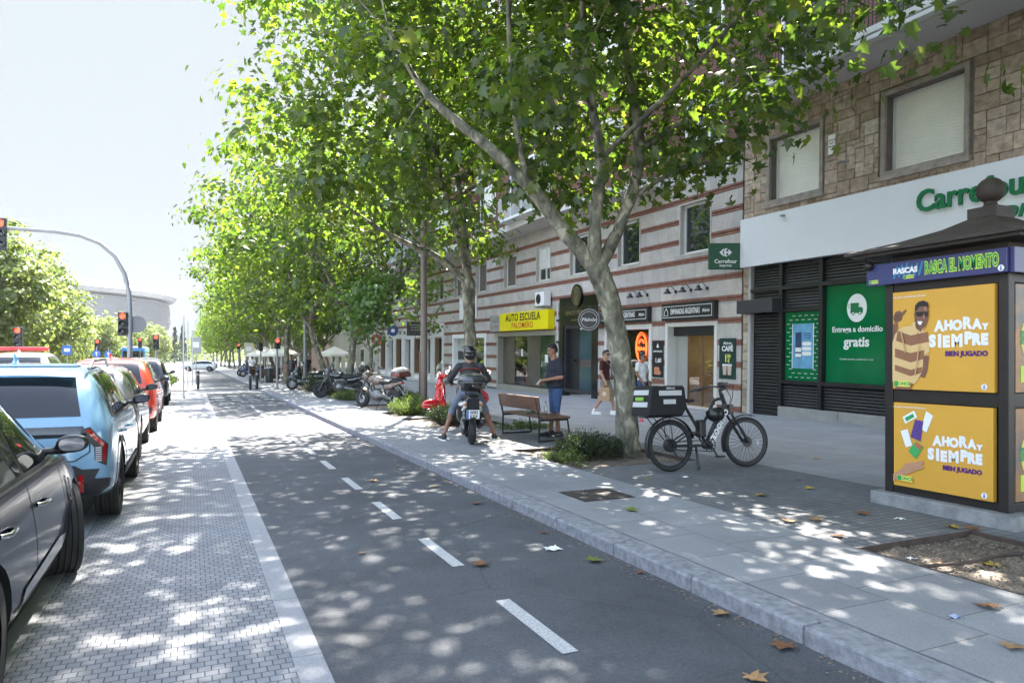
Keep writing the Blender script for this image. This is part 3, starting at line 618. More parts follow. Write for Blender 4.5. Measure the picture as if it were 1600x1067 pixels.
# half open shop and pale ground floor further left
a0, a1, b0, b1 = SHOPS['garage']; interior('garage', -2.2, (.06, .06, .065)); shop_frame('garage', .22, WHITE)
mb = MB(); mb.box(a0 + .22, a0 + 1.9, 0, 2.33, -.3, -.25); mb.build('shop_panel', mat('pale grey panel', (.45, .46, .46), .5), gb); mb = MB(); mb.box(a0 + .22, a0 + 1.9, 1.1, 1.6, -.249, -.24); mb.build('panel_stripe', BLACK, gb)
MB().box(a0 + 1.95, a1 - .22, 0, 2.33, -.32, -.31).build('shop_pane', CLEAR, gb)
t = thing('wall_board', 'white board with black letters on the striped wall behind the second tree', 'sign', on_wall(15.5 - 37.0, 4.0, .03))
MB().box(-1.3, 1.3, -.62, .62, 0, .08).build('board', WHITE, t); text('VILLA', .5, BLACK, t, T(.35, .28, .082), .012)
PALEW = mat('pale render', (.58, .57, .55), .7, var=.1, vs=1)
for k, n in (('white', 3), ('white2', 4)):
    a0, a1, b0, b1 = SHOPS[k]; mb = MB(); dw = (a1 - a0)/n; hs = [(a0 + i*dw + .45, a0 + (i + 1)*dw - .35, -.3, 2.45) for i in range(n)]
    cuts(a0, a1, -.5, b1, hs, lambda a, c, p, q: mb.box(a, c, p, q, -.39, .06)); mb.build('white_front', PALEW, gb)
    for i, h in enumerate(hs):
        mb = MB(); frame(mb, h[0], h[1], 0, 2.45, -.3, .02, .1); o = mb.build('shop_window', IVORY if i % 2 else mat('wood frame', (.24, .15, .09), .5), gb)
        MB().box(h[0] + .1, h[1] - .1, .1, 2.35, -.25, -.24).build('pane', GLASS, o)
    mb = MB()
    for i in range(2*n): mb.box(a0 + .3 + i*dw/2, a0 + .7 + i*dw/2, 2.75, 2.95, .061, .075)
    mb.build('front_vents', BLACK, gb)
# bakery signs
def black_sign(label, y0, y1, b0, b1, s, logo):
    w, h = y1 - y0, b1 - b0; t = thing('bakery_sign', label, 'shop sign', on_wall(15.5 - (y0 + y1)/2, (b0 + b1)/2, .035))
    MB().box(-w/2, w/2, -h/2, h/2, 0, .16).build('case', mat('sign black', (.014, .014, .015), .4), t, bevel=.008)
    mb = MB(); frame(mb, -w/2 + .07, w/2 - .09, -h/2 + .09, h/2 - .09, .161, .166, .016); mb.build('border', WHITE, t)
    text(s, .25, WHITE, t, T(-.08, 0, .164), .003, sx=.47 * (w / 2.53)); text('Malvón', .15, WHITE, t, T(w/2 - .36, -.01, .164), .001, shear=.3, sx=.75)
    mb = MB(); x = -w/2 + .25
    mb.tube([(x + math.cos(v)*.09, -.02 + math.sin(v)*.1, .165) for v in [R(-20 + 220*i/14) for i in range(15)]], .009, 5); mb.tube([(x - .09, -.06, .165), (x - .1, -.11, .165), (x + .1, -.11, .165), (x + .09, -.06, .165)], .009, 5); mb.tube([(x - .03, .08, .165), (x, .13, .165), (x + .03, .08, .165)], .008, 5)
    mb.build('emblem', WHITE, t)
black_sign('black bakery sign above the glass door with three black lamps over it', 16.5, 19.03, 2.68, 3.22, 'EMPANADAS ARGENTINAS', 1)
black_sign('black bakery sign above the bakery window, partly behind the near tree trunk', 19.8, 22.9, 2.7, 3.2, 'EMPANADAS ARGENTINAS', 1)
def gooseneck(y, label):
    t = thing('wall_lamp', label, 'lamp', on_wall(15.5 - y, 3.5, .03), 'black gooseneck lamps over the bakery')
    mb = MB(); mb.cyl((0, .1, 0), (0, .1, .03), .05, None, 12); mb.tube([(0, .1, .02), (0, .2, .1), (0, .27, .2), (0, .25, .3), (0, .17, .34)], .011, 6); mb.build('arm', BLACK, t, smooth=40)
    mb = MB(); mb.M = T(0, .05, .34) @ RX(R(-90)); mb.lathe([(.02, .13), (.05, .12), (.06, .06), (.13, .0), (.135, -.02), (.12, -.015), (.05, .05)], 16); mb.build('lamp_shade', BLACK, t, smooth=40)
for y, l in ((18.5, 'black gooseneck lamp, left one over the sign above the bakery door'), (17.75, 'black gooseneck lamp, middle one over the sign above the bakery door'), (17.0, 'black gooseneck lamp, right one over the sign above the bakery door'), (20.6, 'black gooseneck lamp just right of the near trunk over the bakery window'), (20.05, 'black gooseneck lamp at the right end over the bakery window sign')): gooseneck(y, l)
t = poster('cafe_poster', 'dark green coffee poster with a price and two cups beside the bakery door', 'poster', -.92, .93, .68, 1.17, mat('poster dark green', (.008, .035, .03), .3), .035)
text('Malvón', .12, WHITE, t, T(0, .44, .017), .001, shear=.3); text('CAFÉ', .2, WHITE, t, T(0, .28, .017), .007); text('1', .3, mat('price yellow', (.65, .7, .15), .5), t, T(-.06, .0, .017), .008); text('50', .14, mat('price yellow', (0, 0, 0)), t, T(.07, .07, .017), .004); text('€', .14, mat('price yellow', (0, 0, 0)), t, T(.06, -.07, .017), .004)
mb = MB()
for x in (-.1, .1): mb.prism([(x - .065, -.47), (x + .065, -.47), (x + .09, -.2), (x - .09, -.2)], .016, .02); 
mb.build('cups', mat('cup beige', (.5, .38, .32), .5), t); mb = MB()
for x in (-.1, .1): mb.box(x - .1, x + .1, -.2, -.16, .016, .021)
mb.build('cup_lids', WHITE, t)
t = poster('menu_poster', 'black food poster with a price on the wall between bakery window and door', 'poster', 15.5 - 19.72, .85, .6, 1.2, mat('poster black', (.012, .012, .016), .3), .035)
text('EMPANADAS', .085, WHITE, t, T(0, .25, .017), .001); text('1,60', .2, WHITE, t, T(.03, -.05, .017), .004); mb = MB(); r = random.Random(1)
for i in range(7): mb.prism(circ(.07, 12, -.12 + .08*(i % 4), -.45 + .12*(i // 4)), .016, .02 + i*.0006)
mb.build('food_picture', mat('pastry', (.55, .22, .12), .6, var=.3, vs=30), t); mb = MB(); mb.prism([(-.07, .38), (.07, .38), (.0, .52)], .016, .019); mb.build('poster_emblem', WHITE, t)
t = thing('round_sign', 'round black projecting bakery sign with white rings beside the portal', 'sign', on_wall(15.5 - 22.9, 2.85, .62) @ RY(R(50)))
mb = MB(); mb.M = T(0, 0, -.06); mb.prism(circ(.42, 40), 0, .12); mb.build('disc', mat('sign black', (0, 0, 0)), t)
mb = MB()
for q in (.385, .3): mb.tube([(math.cos(v)*q, math.sin(v)*q, .062) for v in [2*math.pi*i/36 for i in range(37)]], .0055, 5)
mb.build('rings', WHITE, t); text('Malvón', .19, WHITE, t, T(0, 0, .063), .0, shear=.25); mb = MB(); mb.tube([(0, .42, 0), (0, .5, 0), (.35, .5, -.5)], .02, 6); mb.build('bracket', BLACK, t)
t = thing('air_conditioner', 'white air conditioning unit mounted on the wall above the yellow sign', 'air conditioner', on_wall(15.5 - 27.4, 3.9, .05))
MB().box(-.42, .42, -.3, .3, .06, .4).build('case', WHITE, t, bevel=.02); mb = MB(); mb.prism(circ(.22, 24, -.1, 0), .401, .41)
for q in (.2, .15, .1): mb.tube([(-.1 + math.cos(v)*q, math.sin(v)*q, .412) for v in [2*math.pi*i/24 for i in range(25)]], .006, 4)
mb.build('fan_grille', BLACK, t); mb = MB(); mb.box(-.4, -.36, -.36, -.3, 0, .42); mb.box(.36, .4, -.36, -.3, 0, .42); mb.build('bracket', GALV, t)
mb = MB(); mb.box(-.425, -.42, -.2, .22, .12, .36); mb.build('side_vent', BLACK, t)
t = thing('drain_pipe', 'thin pale pipe running down between the yellow sign and the portal', 'pipe', on_wall(15.5 - 26.44, 0, .06)); mb = MB(); mb.cyl((0, 3.7, 0), (0, -.05, 0), .035, None, 10); mb.build('pipe', PALE, t, smooth=40)
for z in (2.9, 2.0, 1.2): MB().box(-.055, .055, z, z + .09, -.05, .045).build('clip', BLACK, t)
# blade signs on the far part of the facade
def blade(label, y, b, kind, m, rad=.4):
    t = thing('projecting_sign', label, 'sign', on_wall(15.5 - y, b, .75) @ RY(R(75)))
    mb = MB(); mb.M = T(0, 0, -.05); mb.prism(circ(rad, 28) if kind == 'round' else rrect(rad*2, rad*2, .02), 0, .1); mb.build('panel', m, t); mb = MB(); mb.box(rad, rad + .5, -.02, .02, -.02, .02); mb.build('arm', BLACK, t)
    mb = MB(); mb.M = T(0, 0, .052); mb.prism(circ(rad*.35, 16), 0, .004); mb.build('mark', WHITE, t)
blade('small round red projecting sign by the corner shop', 62, 3.2, 'round', RED, .45); blade('round blue projecting sign on the pale front', 50.5, 3.0, 'round', mat('sign blue', (.03, .07, .2), .4), .4); blade('orange round projecting sign on the pale front', 55.5, 2.4, 'round', mat('sign orange', (.5, .08, .03), .4), .42)
t = thing('lantern_sign', 'black square hanging box sign on the pale ground floor left of the lamp post', 'sign', on_wall(15.5 - 44.3, 3.0, .9) @ RY(R(70))); MB().box(-.55, .55, -.45, .45, -.3, .3).build('case', BLACK, t, bevel=.01)
mb = MB(); mb.box(-.3, 1.2, .52, .55, -.02, .02); mb.cyl((0, .45, 0), (0, .53, 0), .02); mb.build('arm', BLACK, t); mb = MB()
for i in range(3): mb.box(-.3, .3, .2 - i*.16, .24 - i*.16, .301, .305)
mb.build('mark', mat('dim print', (.3, .3, .3), .5), t)

# --- pale corner building and the ones beyond the side street
pb = thing('corner_building', 'plain pale rendered building beyond the striped one', 'building', T(14.1, 58.2, 0)); mb = MB(); mb.box(0, 13, 0, 22, 0, 24); mb.build('wall', mat('cream render', (.5, .46, .4), .8, var=.1, vs=.6), pb)
for fl in range(6):
    for i in range(6): mb = MB(); y = 1.2 + i*3.5; z = (4.2 if fl else .2) + (fl - 1)*3.2*(fl > 0); mb.box(-.05, .0, y, y + 1.6, z, z + (2.4 if not fl else 1.7)); o = mb.build('window', IVORY, pb); MB().box(-.06, -.051, y + .12, y + 1.48, z + .12, z + (2.28 if not fl else 1.58)).build('pane', GLASS, o)
def far_block(label, x, y0, y1, h, m, fl=7):
    b = thing('apartment_block', label, 'building', T(x, y0, 0)); MB().box(0, 14, 0, y1 - y0, 0, h).build('wall', m, b)
    for f_ in range(fl):
        for i in range(int((y1 - y0)/3.6)): y = 1 + i*3.6; z = .6 + f_*3.1; MB().box(-.05, -.001, y, y + 1.7, z, z + 1.8).build('window', GLASS if (i + f_) % 3 else SHUT, b)
        mb = MB(); mb.box(-.9, -.001, .8, y1 - y0 - .8, f_*3.1 + 3.25, f_*3.1 + 3.4); mb.build('balcony', WEDGE, b)
far_block('grey brown apartment block beyond the cafe terrace', 14.5, 96, 135, 24, mat('brown render', (.22, .17, .14), .8, var=.2, vs=1)); far_block('farthest apartment block at the end of the tree row', 14.5, 140, 200, 26, mat('ochre render', (.34, .26, .18), .8, var=.2, vs=1))
# ------------------------------------------------------------ kiosk
KM = T(6.65, 4.57, KZ) @ FX
ki = thing('kiosk', 'dark bronze lottery kiosk with pyramid roof, ball finial and orange posters', 'kiosk', KM)
BRONZE = mat('dark bronze', (.028, .023, .02), .45, .3, var=.25, vs=6, bump=.05, bs=40)
D = 1.5
MB().box(-.72, .74, -.12, .13, -D - .1, .1).build('base', mat('kiosk concrete', (.26, .265, .26), .85, var=.4, vs=7, bump=.3, bs=30), ki, bevel=.012)
mb = MB(); mb.box(-.56, .56, .13, 2.5, -D + .05, -.05)
for a in (-.62, .53):
    for c in (-D, -.09): mb.box(a, a + .09, .131, 2.3, c, c + .09)
for c in (-.07,):
    for z0, z1 in ((.131, .21), (1.07, 1.2), (2.2, 2.3)): mb.box(-.53, .53, z0, z1, c, c + .055)
for z0, z1 in ((.131, .21), (1.07, 1.2), (2.2, 2.3)): mb.box(.545, .605, z0, z1, -D + .09, -.09)
mb.build('body', BRONZE, ki, bevel=.006)
mb = MB(); ro = .28; zE = 2.6; A0, A1, C0, C1 = -.62 - ro, .62 + ro, -D - ro, ro; m = [(0, -D/2)]
vs = [(A0, zE, C1), (A1, zE, C1), (A1, zE, C0), (A0, zE, C0), (A0, zE + .035, C1), (A1, zE + .035, C1), (A1, zE + .035, C0), (A0, zE + .035, C0)]
for k_, (f_, dz) in enumerate(((.55, .2), (.15, .46))):
    for x, y, z in vs[4:8]: vs.append((x * f_, z + dz, -D/2 + (z_c := (y, z))[0]*0 + 0)) if False else None
base = [(A0, C1), (A1, C1), (A1, C0), (A0, C0)]; rings = [(1, zE - .0), (1, zE + .03), (.62, zE + .13), (.32, zE + .24), (.14, zE + .34)]
vs = [(x*s, z, -D/2 + (c + D/2)*s) for s, z in rings for x, c in base]; fs = [(i*4 + j, i*4 + (j+1) % 4, i*4 + 4 + (j+1) % 4, i*4 + 4 + j) for i in range(4) for j in range(4)] + [(3, 2, 1, 0), (16, 17, 18, 19)]
mb.add(vs, fs); mb.box(A0 + .06, A1 - .06, zE - .03, zE - .001, C0 + .06, C1 - .06); mb.box(-.58, .58, 2.3, 2.6, -D + .06, -.06)
mb.build('roof', mat('roof metal', (.045, .036, .03), .6, .2, var=.35, vs=4, bump=.1, bs=30), ki)
mb = MB(); mb.M = T(0, 2.92, -D/2) @ RX(R(-90)); mb.box(-.145, .145, -.145, .145, -.02, .12)
mb.build('finial', mat('roof metal', (0, 0, 0)), ki); mb = MB(); mb.M = T(0, 3.03, -D/2) @ RX(R(-90)); mb.lathe([(.14, 0), (.1, .015), (.065, .04), (.055, .075), (.06, .09), (.05, .1)], 20); mb.ell((0, 0, .19), .13, None, 24); mb.build('finial_ball', mat('rust brown', (.04, .028, .022), .7, var=.3, vs=10), ki, smooth=50)
mb = MB(); mb.M = T(-.72, 2.53, .12); mb.cyl((0, .08, 0), (0, 0, 0), .012); mb.ell((0, -.04, 0), .05); mb.build('roof_drop', BRONZE, ki, smooth=60)
PURP = mat('sign purple', (.045, .03, .115), .35, col2=(.03, .045, .14), vs=.9)
LIME = mat('lime', (.55, .72, .06), .5); PGREEN = mat('print green', (.02, .3, .08), .5); PYEL = mat('poster amber', (.66, .35, .045), .45, var=.1, vs=1.0)
YEL = mat('print yellow', (.72, .65, .12), .5)
sg = MB().box(-.77, .66, 2.28, 2.5, .02, .09).build('sign_band', PURP, ki, bevel=.004); MB().box(.662, .70, 2.28, 2.5, -D, .05).build('side_sign_band', PURP, ki)
text('RASCA EL MOMENTO', .16, LIME, sg, T(.24, 2.395, .0915), .012, sx=.43, sp=1.06); text('RASCA EL MOMENTO', .16, PGREEN, sg, T(.24, 2.395, .0945), .002, sx=.43, sp=1.06)
mb = MB()
for i in range(6): mb.prism([(-.46 + i*.055, 2.33 + .01*(i % 2)), (-.435 + i*.055, 2.33 + .01*(i % 2)), (-.395 + i*.055, 2.45 + .012*(i % 3)), (-.42 + i*.055, 2.45 + .012*(i % 3))], .0901, .0912)
mb.build('brush_strokes', mat('stroke teal', (.02, .25, .3), .5, col2=(.03, .12, .4), vs=9), sg); text('RASCAS', .075, WHITE, sg, T(-.32, 2.4, .093), .004)
def once(p, a, b, s):
    mb = MB(); mb.prism(rrect(.2*s, .065*s, .004, 2, a, b), .0, .001); o = mb.build('logo_plate', YEL, p); o.location.z = .0915 if p is sg else .024
    mb = MB(); mb.prism(rrect(.05*s, .058*s, .004, 2, a - .07*s, b), .0012, .002); mb.build('logo_square', PGREEN, o); text('ONCE', .05*s, PGREEN, o, T(a + .03*s, b, .0015), .002*s, .0005)
once(sg, -.28, 2.335, .55); once(sg, -.68, 2.32, .55)
def badge(p, a, b, z): mb = MB(); mb.prism(circ(.028, 20, a, b), 0, .001); o = mb.build('badge', WHITE, p); o.location.z = z; mb = MB(); mb.prism(circ(.007, 10, a, b + .012), .0012, .002); mb.prism([(a - .01, b - .018), (a + .01, b - .018), (a + .004, b + .004), (a - .004, b + .004)], .0012, .002); mb.build('badge_mark', mat('badge blue', (.03, .1, .3), .5), o)
badge(sg, .61, 2.32, .0915)
def texts(items, m, p, M, name='lettering'):
    me = None; bm = bmesh.new()
    for s, size, x, y, b, sx in items:
        o = text(s, size, m, p, T(0, 0, 0), b, .001, sx=sx); me = o.data; me.transform(T(x, y, 0)); bm.from_mesh(me); bpy.data.objects.remove(o)
    me = bpy.data.meshes.new(name); bm.to_mesh(me); return link(name, me, m, p, M)
def slogan(p, x, y, s, z):
    L = [('A', .135, 0, .0), ('H', .12, .085, .004), ('O', .125, .165, .0), ('R', .145, .25, .016), ('A', .12, .335, .004), ('Y', .06, .405, -.02)]
    L2 = [('S', .15, -.065, 0), ('I', .16, .005, .0), ('E', .14, .065, -.008), ('M', .15, .165, .0), ('P', .145, .265, .022), ('R', .135, .335, .008), ('E', .13, .405, .006)]
    texts([(c, q*s*1.05, x + dx*s*1.12, y + dy*s + .1*s, .009*s, .9) for c, q, dx, dy in L] + [(c, q*s*1.05, x + dx*s*1.1, y + dy*s - .05*s, .011*s, .9) for c, q, dx, dy in L2], WHITE, p, T(0, 0, z))
    text('BIEN JUGADO', .066*s, mat('print purple', (.08, .015, .14), .5), p, T(x + .27*s, y - .175*s, z), .004*s, .001)
SKIN = mat('skin', (.3, .15, .095), .5, var=.12, vs=14)
SKIND = mat('printed skin', (.2, .095, .06), .5, var=.15, vs=12)
P1 = MB().box(-.51, .51, 1.205, 2.195, -.05, .0).build('poster', PYEL, ki); P1.location.z = .02
P2 = MB().box(-.5, .5, .215, 1.065, -.05, .0).build('poster', PYEL, ki); P2.location.z = .02
P1z = .0015
def fig(p, polys, a0, b1, W, H, z):      # flat printed figure: outlines in poster fractions
    for i, (n, m, pts) in enumerate(polys):
        q = [(a0 + u*W, b1 - v*H) for u, v in pts]
        ar = sum(q[k][0]*q[(k+1) % len(q)][1] - q[(k+1) % len(q)][0]*q[k][1] for k in range(len(q)))
        mb = MB(); mb.prism(q if ar > 0 else q[::-1], 0, .0012); o = mb.build(n, m, p); o.location.z = z + i*.0013
SHIRT1 = mat('print cream', (.66, .45, .2), .5); SHIRT2 = mat('print brown', (.27, .12, .06), .5); HAIRP = mat('print black', (.02, .014, .012), .4)
def bandp(v0, v1, l0, l1, r0, r1): return [(l0, v0 - .02), (.2, v0 + .03), (r0, v0), (r1, v1), (.2, v1 + .035), (l1, v1 - .02)]
fig(P1, [
 ('printed_arm', SKIND, [(.0, .33), (.05, .3), (.06, .35), (.03, .47), (.0, .5)]),
 ('printed_hand', SKIND, [(.005, .26), (.03, .2), (.075, .19), (.1, .21), (.145, .18), (.155, .2), (.11, .25), (.1, .29), (.06, .31), (.02, .31)]),
 ('printed_trousers', SHIRT2, [(.04, .93), (.23, .94), (.2, 1.0), (.04, 1.0)]),
 ('printed_arm', SKIND, [(.33, .66), (.39, .66), (.375, .8), (.345, .88), (.3, .87), (.29, .84), (.33, .8)]),
 ('printed_shirt', SHIRT1, [(.0, .52), (.03, .43), (.11, .36), (.23, .35), (.33, .4), (.39, .46), (.395, .62), (.33, .67), (.33, .75), (.31, .84), (.25, .94), (.0, .93)]),
 ('printed_stripe', SHIRT2, bandp(.42, .52, .06, .04, .38, .39)), ('printed_stripe', SHIRT2, bandp(.6, .69, .03, .03, .345, .34)), ('printed_stripe', SHIRT2, bandp(.77, .83, .03, .03, .325, .31)),
 ('printed_collar', SHIRT1, [(.21, .33), (.25, .31), (.35, .38), (.3, .44), (.25, .4)]),
 ('printed_neck', SKIND, [(.25, .33), (.34, .36), (.31, .42), (.26, .38)]),
 ('printed_head', SKIND, [(.25, .2), (.27, .15), (.32, .13), (.37, .15), (.39, .21), (.385, .29), (.36, .36), (.32, .4), (.28, .37), (.255, .3)]),
 ('printed_ear', SKIND, [(.24, .23), (.255, .22), (.262, .28), (.25, .29)]),
 ('printed_hair', HAIRP, [(.25, .21), (.255, .15), (.29, .115), (.34, .105), (.385, .13), (.395, .18), (.37, .165), (.3, .165), (.27, .2)]),
 ('printed_sunglasses', HAIRP, [(.255, .22), (.31, .215), (.39, .225), (.385, .265), (.345, .27), (.33, .245), (.315, .265), (.27, .255)]),
 ('printed_shade', mat('printed skin shade', (.13, .06, .04), .5), [(.25, .3), (.262, .27), (.275, .33), (.3, .38), (.32, .4), (.28, .37)]), ('printed_shade', mat('printed skin light', (.33, .17, .11), .5), [(.335, .28), (.352, .235), (.36, .28), (.35, .295)]), ('printed_shade', mat('printed skin light', (0, 0, 0)), [(.35, .17), (.38, .17), (.385, .21), (.35, .205)]), ('printed_shade', mat('printed skin shade', (0, 0, 0)), [(.02, .27), (.075, .255), (.08, .265), (.025, .28)]), ('printed_shade', mat('printed skin shade', (0, 0, 0)), [(.03, .235), (.09, .225), (.092, .235), (.03, .245)]), ('printed_fold', mat('print fold', (.5, .33, .15), .5), [(.1, .4), (.115, .4), (.16, .62), (.15, .63)]), ('printed_fold', mat('print fold', (0, 0, 0)), [(.3, .55), (.31, .55), (.27, .84), (.255, .85)]),
 ('printed_mouth', WHITE, [(.285, .31), (.34, .315), (.325, .35), (.3, .345)]),
 ('printed_buttons', SHIRT2, [(.285, .42), (.29, .42), (.292, .5), (.287, .5)]),
], -.51, 2.195, 1.02, .99, P1z)
slogan(P1, -.01, 1.73, .97, .003); once(P1, -.39, 1.26, .9); P1.children[-1].location.z = .018; badge(P1, .42, 1.255, .002); text('+18. JUEGA CON RESPONSABILIDAD', .022, WHITE, P1, T(-.33, 2.14, .002))
fig(P2, [
 ('printed_ticket', WHITE, [(.1, .17), (.225, .085), (.26, .16), (.13, .25)]), ('printed_ticket', PGREEN, [(.125, .18), (.215, .12), (.23, .16), (.145, .22)]),
 ('printed_ticket', WHITE, [(.36, .08), (.43, .13), (.36, .33), (.3, .29)]), ('printed_ticket', mat('ticket violet', (.11, .05, .25), .5, var=.5, vs=40), [(.24, .19), (.33, .2), (.3, .44), (.19, .4)]),
 ('printed_ticket', WHITE, [(.08, .34), (.16, .31), (.21, .5), (.14, .53)]), ('printed_ticket', mat('ticket green', (.05, .36, .1), .5), [(.25, .44), (.33, .5), (.25, .65), (.17, .57)]), ('printed_ticket', mat('ticket red', (.45, .12, .06), .5), [(.26, .45), (.32, .5), (.3, .54), (.24, .49)]),
 ('printed_hand', mat('printed palm', (.5, .26, .15), .5, var=.2, vs=14), [(.0, .87), (.1, .79), (.14, .72), (.25, .69), (.33, .66), (.335, .69), (.3, .72), (.34, .72), (.33, .75), (.29, .77), (.2, .82), (.1, .88), (.0, .96)]),
], -.5, 1.065, 1.0, .85, P1z)
slogan(P2, -.03, .62, .9, .003); once(P2, -.36, .3, .85); P2.children[-1].location.z = .012; badge(P2, .42, .26, .002); text('+18. JUEGA CON RESPONSABILIDAD', .022, WHITE, P2, T(-.33, 1.02, .002))
KS = KM @ T(.607, 0, -D/2) @ RY(R(90))
for z0, z1, n in ((1.2, 2.2, 1), (.21, 1.07, 2)):
    mb = MB(); mb.box(-.62, .62, z0 + .01, z1 - .01, -.03, -.004); o = mb.build('side_poster', mat('side poster', (.55, .22, .03) if n == 1 else (.62, .32, .05), .4, col2=(.02, .1, .14) if n == 1 else (.5, .28, .05), vs=2.2), ki, M=KM.inverted() @ KS)
    mb = MB(); mb.prism(circ(.25, 24, -.3, (z0 + z1)/2), -.003, .0); mb.build('poster_disc', YEL, o); mb = MB(); mb.box(-.55, .0, z0 + .1, z0 + .25, -.003, 0); mb.build('poster_strip', LIME, o); text('RASCA', .16, PGREEN, o, T(-.3, (z0 + z1)/2, .001), .008)

# ------------------------------------------------------------ trees and shrubs
def leaf_mat(name, cols, trans, tw=.5):
    m = bpy.data.materials.new(name); m.use_nodes = True; t = m.node_tree; n = t.nodes; n.remove(n['Principled BSDF'])
    g = n.new('ShaderNodeNewGeometry'); rp = n.new('ShaderNodeValToRGB'); e = rp.color_ramp.elements; e[0].color = (*cols[0], 1); e[1].color = (*cols[-1], 1)
    for i, c in enumerate(cols[1:-1], 1): q = e.new(i/(len(cols) - 1)); q.color = (*c, 1)
    t.links.new(g.outputs['Random Per Island'], rp.inputs[0])
    d = n.new('ShaderNodeBsdfDiffuse'); t.links.new(rp.outputs[0], d.inputs[0])
    tr = n.new('ShaderNodeBsdfTranslucent'); mu = n.new('ShaderNodeMix'); mu.data_type = 'RGBA'; mu.blend_type = 'MULTIPLY'; mu.inputs[0].default_value = 1; t.links.new(rp.outputs[0], mu.inputs[6]); mu.inputs[7].default_value = (*trans, 1); t.links.new(mu.outputs[2], tr.inputs[0])
    a = n.new('ShaderNodeMixShader'); a.inputs[0].default_value = tw; t.links.new(d.outputs[0], a.inputs[1]); t.links.new(tr.outputs[0], a.inputs[2])
    gl = n.new('ShaderNodeBsdfGlossy'); gl.inputs['Roughness'].default_value = .4; b = n.new('ShaderNodeMixShader'); b.inputs[0].default_value = .035
    t.links.new(a.outputs[0], b.inputs[1]); t.links.new(gl.outputs[0], b.inputs[2]); t.links.new(b.outputs[0], n['Material Output'].inputs[0]); return m
LEAF = leaf_mat('plane leaves', [(.03, .052, .015), (.043, .07, .018), (.056, .088, .022), (.07, .102, .024), (.085, .112, .026), (.1, .108, .03)], (2.9, 3.3, 1.0), .46)
LEAF2 = leaf_mat('park leaves', [(.09, .115, .045), (.12, .15, .055), (.145, .175, .065), (.16, .17, .07)], (2.0, 2.2, 1.2), .45)
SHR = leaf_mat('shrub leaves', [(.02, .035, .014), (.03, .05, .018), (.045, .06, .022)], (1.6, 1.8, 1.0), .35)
SHRY = leaf_mat('sunlit shrub leaves', [(.05, .09, .02), (.09, .13, .03), (.12, .15, .04)], (1.8, 2.0, 1.0), .4)  # yellower copy of the shrub leaves, sunlight put into the colour
CON = leaf_mat('conifer needles', [(.03, .055, .035), (.045, .075, .05)], (1.2, 1.4, 1.2), .2)
def bark_mat():
    m = mat('plane bark', (.2, .19, .14), .85, bump=.25, bs=30); t = m.node_tree; n = t.nodes; p = n['Principled BSDF']
    tc = n.new('ShaderNodeTexCoord'); mp = n.new('ShaderNodeMapping'); mp.inputs['Scale'].default_value = (1, 1, .55); t.links.new(tc.outputs['Object'], mp.inputs[0])
    nz = n.new('ShaderNodeTexNoise'); nz.inputs['Scale'].default_value = 7; nz.inputs['Detail'].default_value = 5; nz.inputs['Distortion'].default_value = .7; t.links.new(mp.outputs[0], nz.inputs[0])
    rp = n.new('ShaderNodeValToRGB'); rp.color_ramp.interpolation = 'EASE'; e = rp.color_ramp.elements
    e[0].position = .36; e[0].color = (.06, .062, .044, 1); e[1].position = .64; e[1].color = (.33, .3, .225, 1)
    for q, c in ((.46, (.115, .108, .078)), (.53, (.16, .15, .105)), (.6, (.22, .2, .15))): k = e.new(q); k.color = (*c, 1)
    t.links.new(nz.outputs['Fac'], rp.inputs[0]); t.links.new(rp.outputs[0], p.inputs['Base Color']); return m
BARK = bark_mat()
LP = np.array([(0, 0), (.2, -.06), (.5, .06), (.3, .24), (.54, .56), (.22, .52), (0, 1.0), (-.22, .52), (-.54, .56), (-.3, .24), (-.5, .06), (-.2, -.06)])
LS = np.array([(0, 0), (.42, .1), (.3, .6), (0, 1.), (-.3, .6), (-.42, .1)])
LN = np.array([(0, 0), (.16, .35), (0, 1.), (-.16, .35)])
def leaves_mesh(name, pos, size, shape, seed, up=.75, rnd_=.8, droop=.35, out=None):
    rg = np.random.default_rng(seed); N = len(pos); k = len(shape)
    nrm = rg.normal(size=(N, 3)) * rnd_; nrm[:, 2] += up; nrm /= np.linalg.norm(nrm, axis=1)[:, None]
    d = rg.normal(size=(N, 3)) * .8
    if out is not None: d += out
    d[:, 2] -= droop; d -= nrm * (d * nrm).sum(1)[:, None]; d /= np.linalg.norm(d, axis=1)[:, None] + 1e-9
    s = np.cross(d, nrm); sz = size * rg.uniform(.5, 1.3, N)
    loc = np.vstack([[(0, .32)], shape]); zz = -(np.abs(loc[:, 0])**1.3) * .3 - (loc[:, 1]**2) * .2
    V = pos[:, None, :] + sz[:, None, None] * (loc[None, :, 0, None]*s[:, None, :] + loc[None, :, 1, None]*d[:, None, :] + zz[None, :, None]*nrm[:, None, :])
    V = V.reshape(-1, 3); base = (np.arange(N) * (k + 1))[:, None, None]
    tri = np.array([(0, 1 + i, 1 + (i + 1) % k) for i in range(k)])[None]; F = (base + tri).reshape(-1, 3)
    me = bpy.data.meshes.new(name); me.vertices.add(len(V)); me.vertices.foreach_set('co', V.astype(np.float32).ravel())
    me.loops.add(F.size); me.loops.foreach_set('vertex_index', F.ravel().astype(np.int32)); me.polygons.add(len(F)); me.polygons.foreach_set('loop_start', np.arange(0, F.size, 3, dtype=np.int32))
    me.update(calc_edges=True); return me
def bez(p0, p1, p2, n=6): return [p0*(1-t)**2 + p1*2*t*(1-t) + p2*t*t for t in [i/n for i in range(n + 1)]]
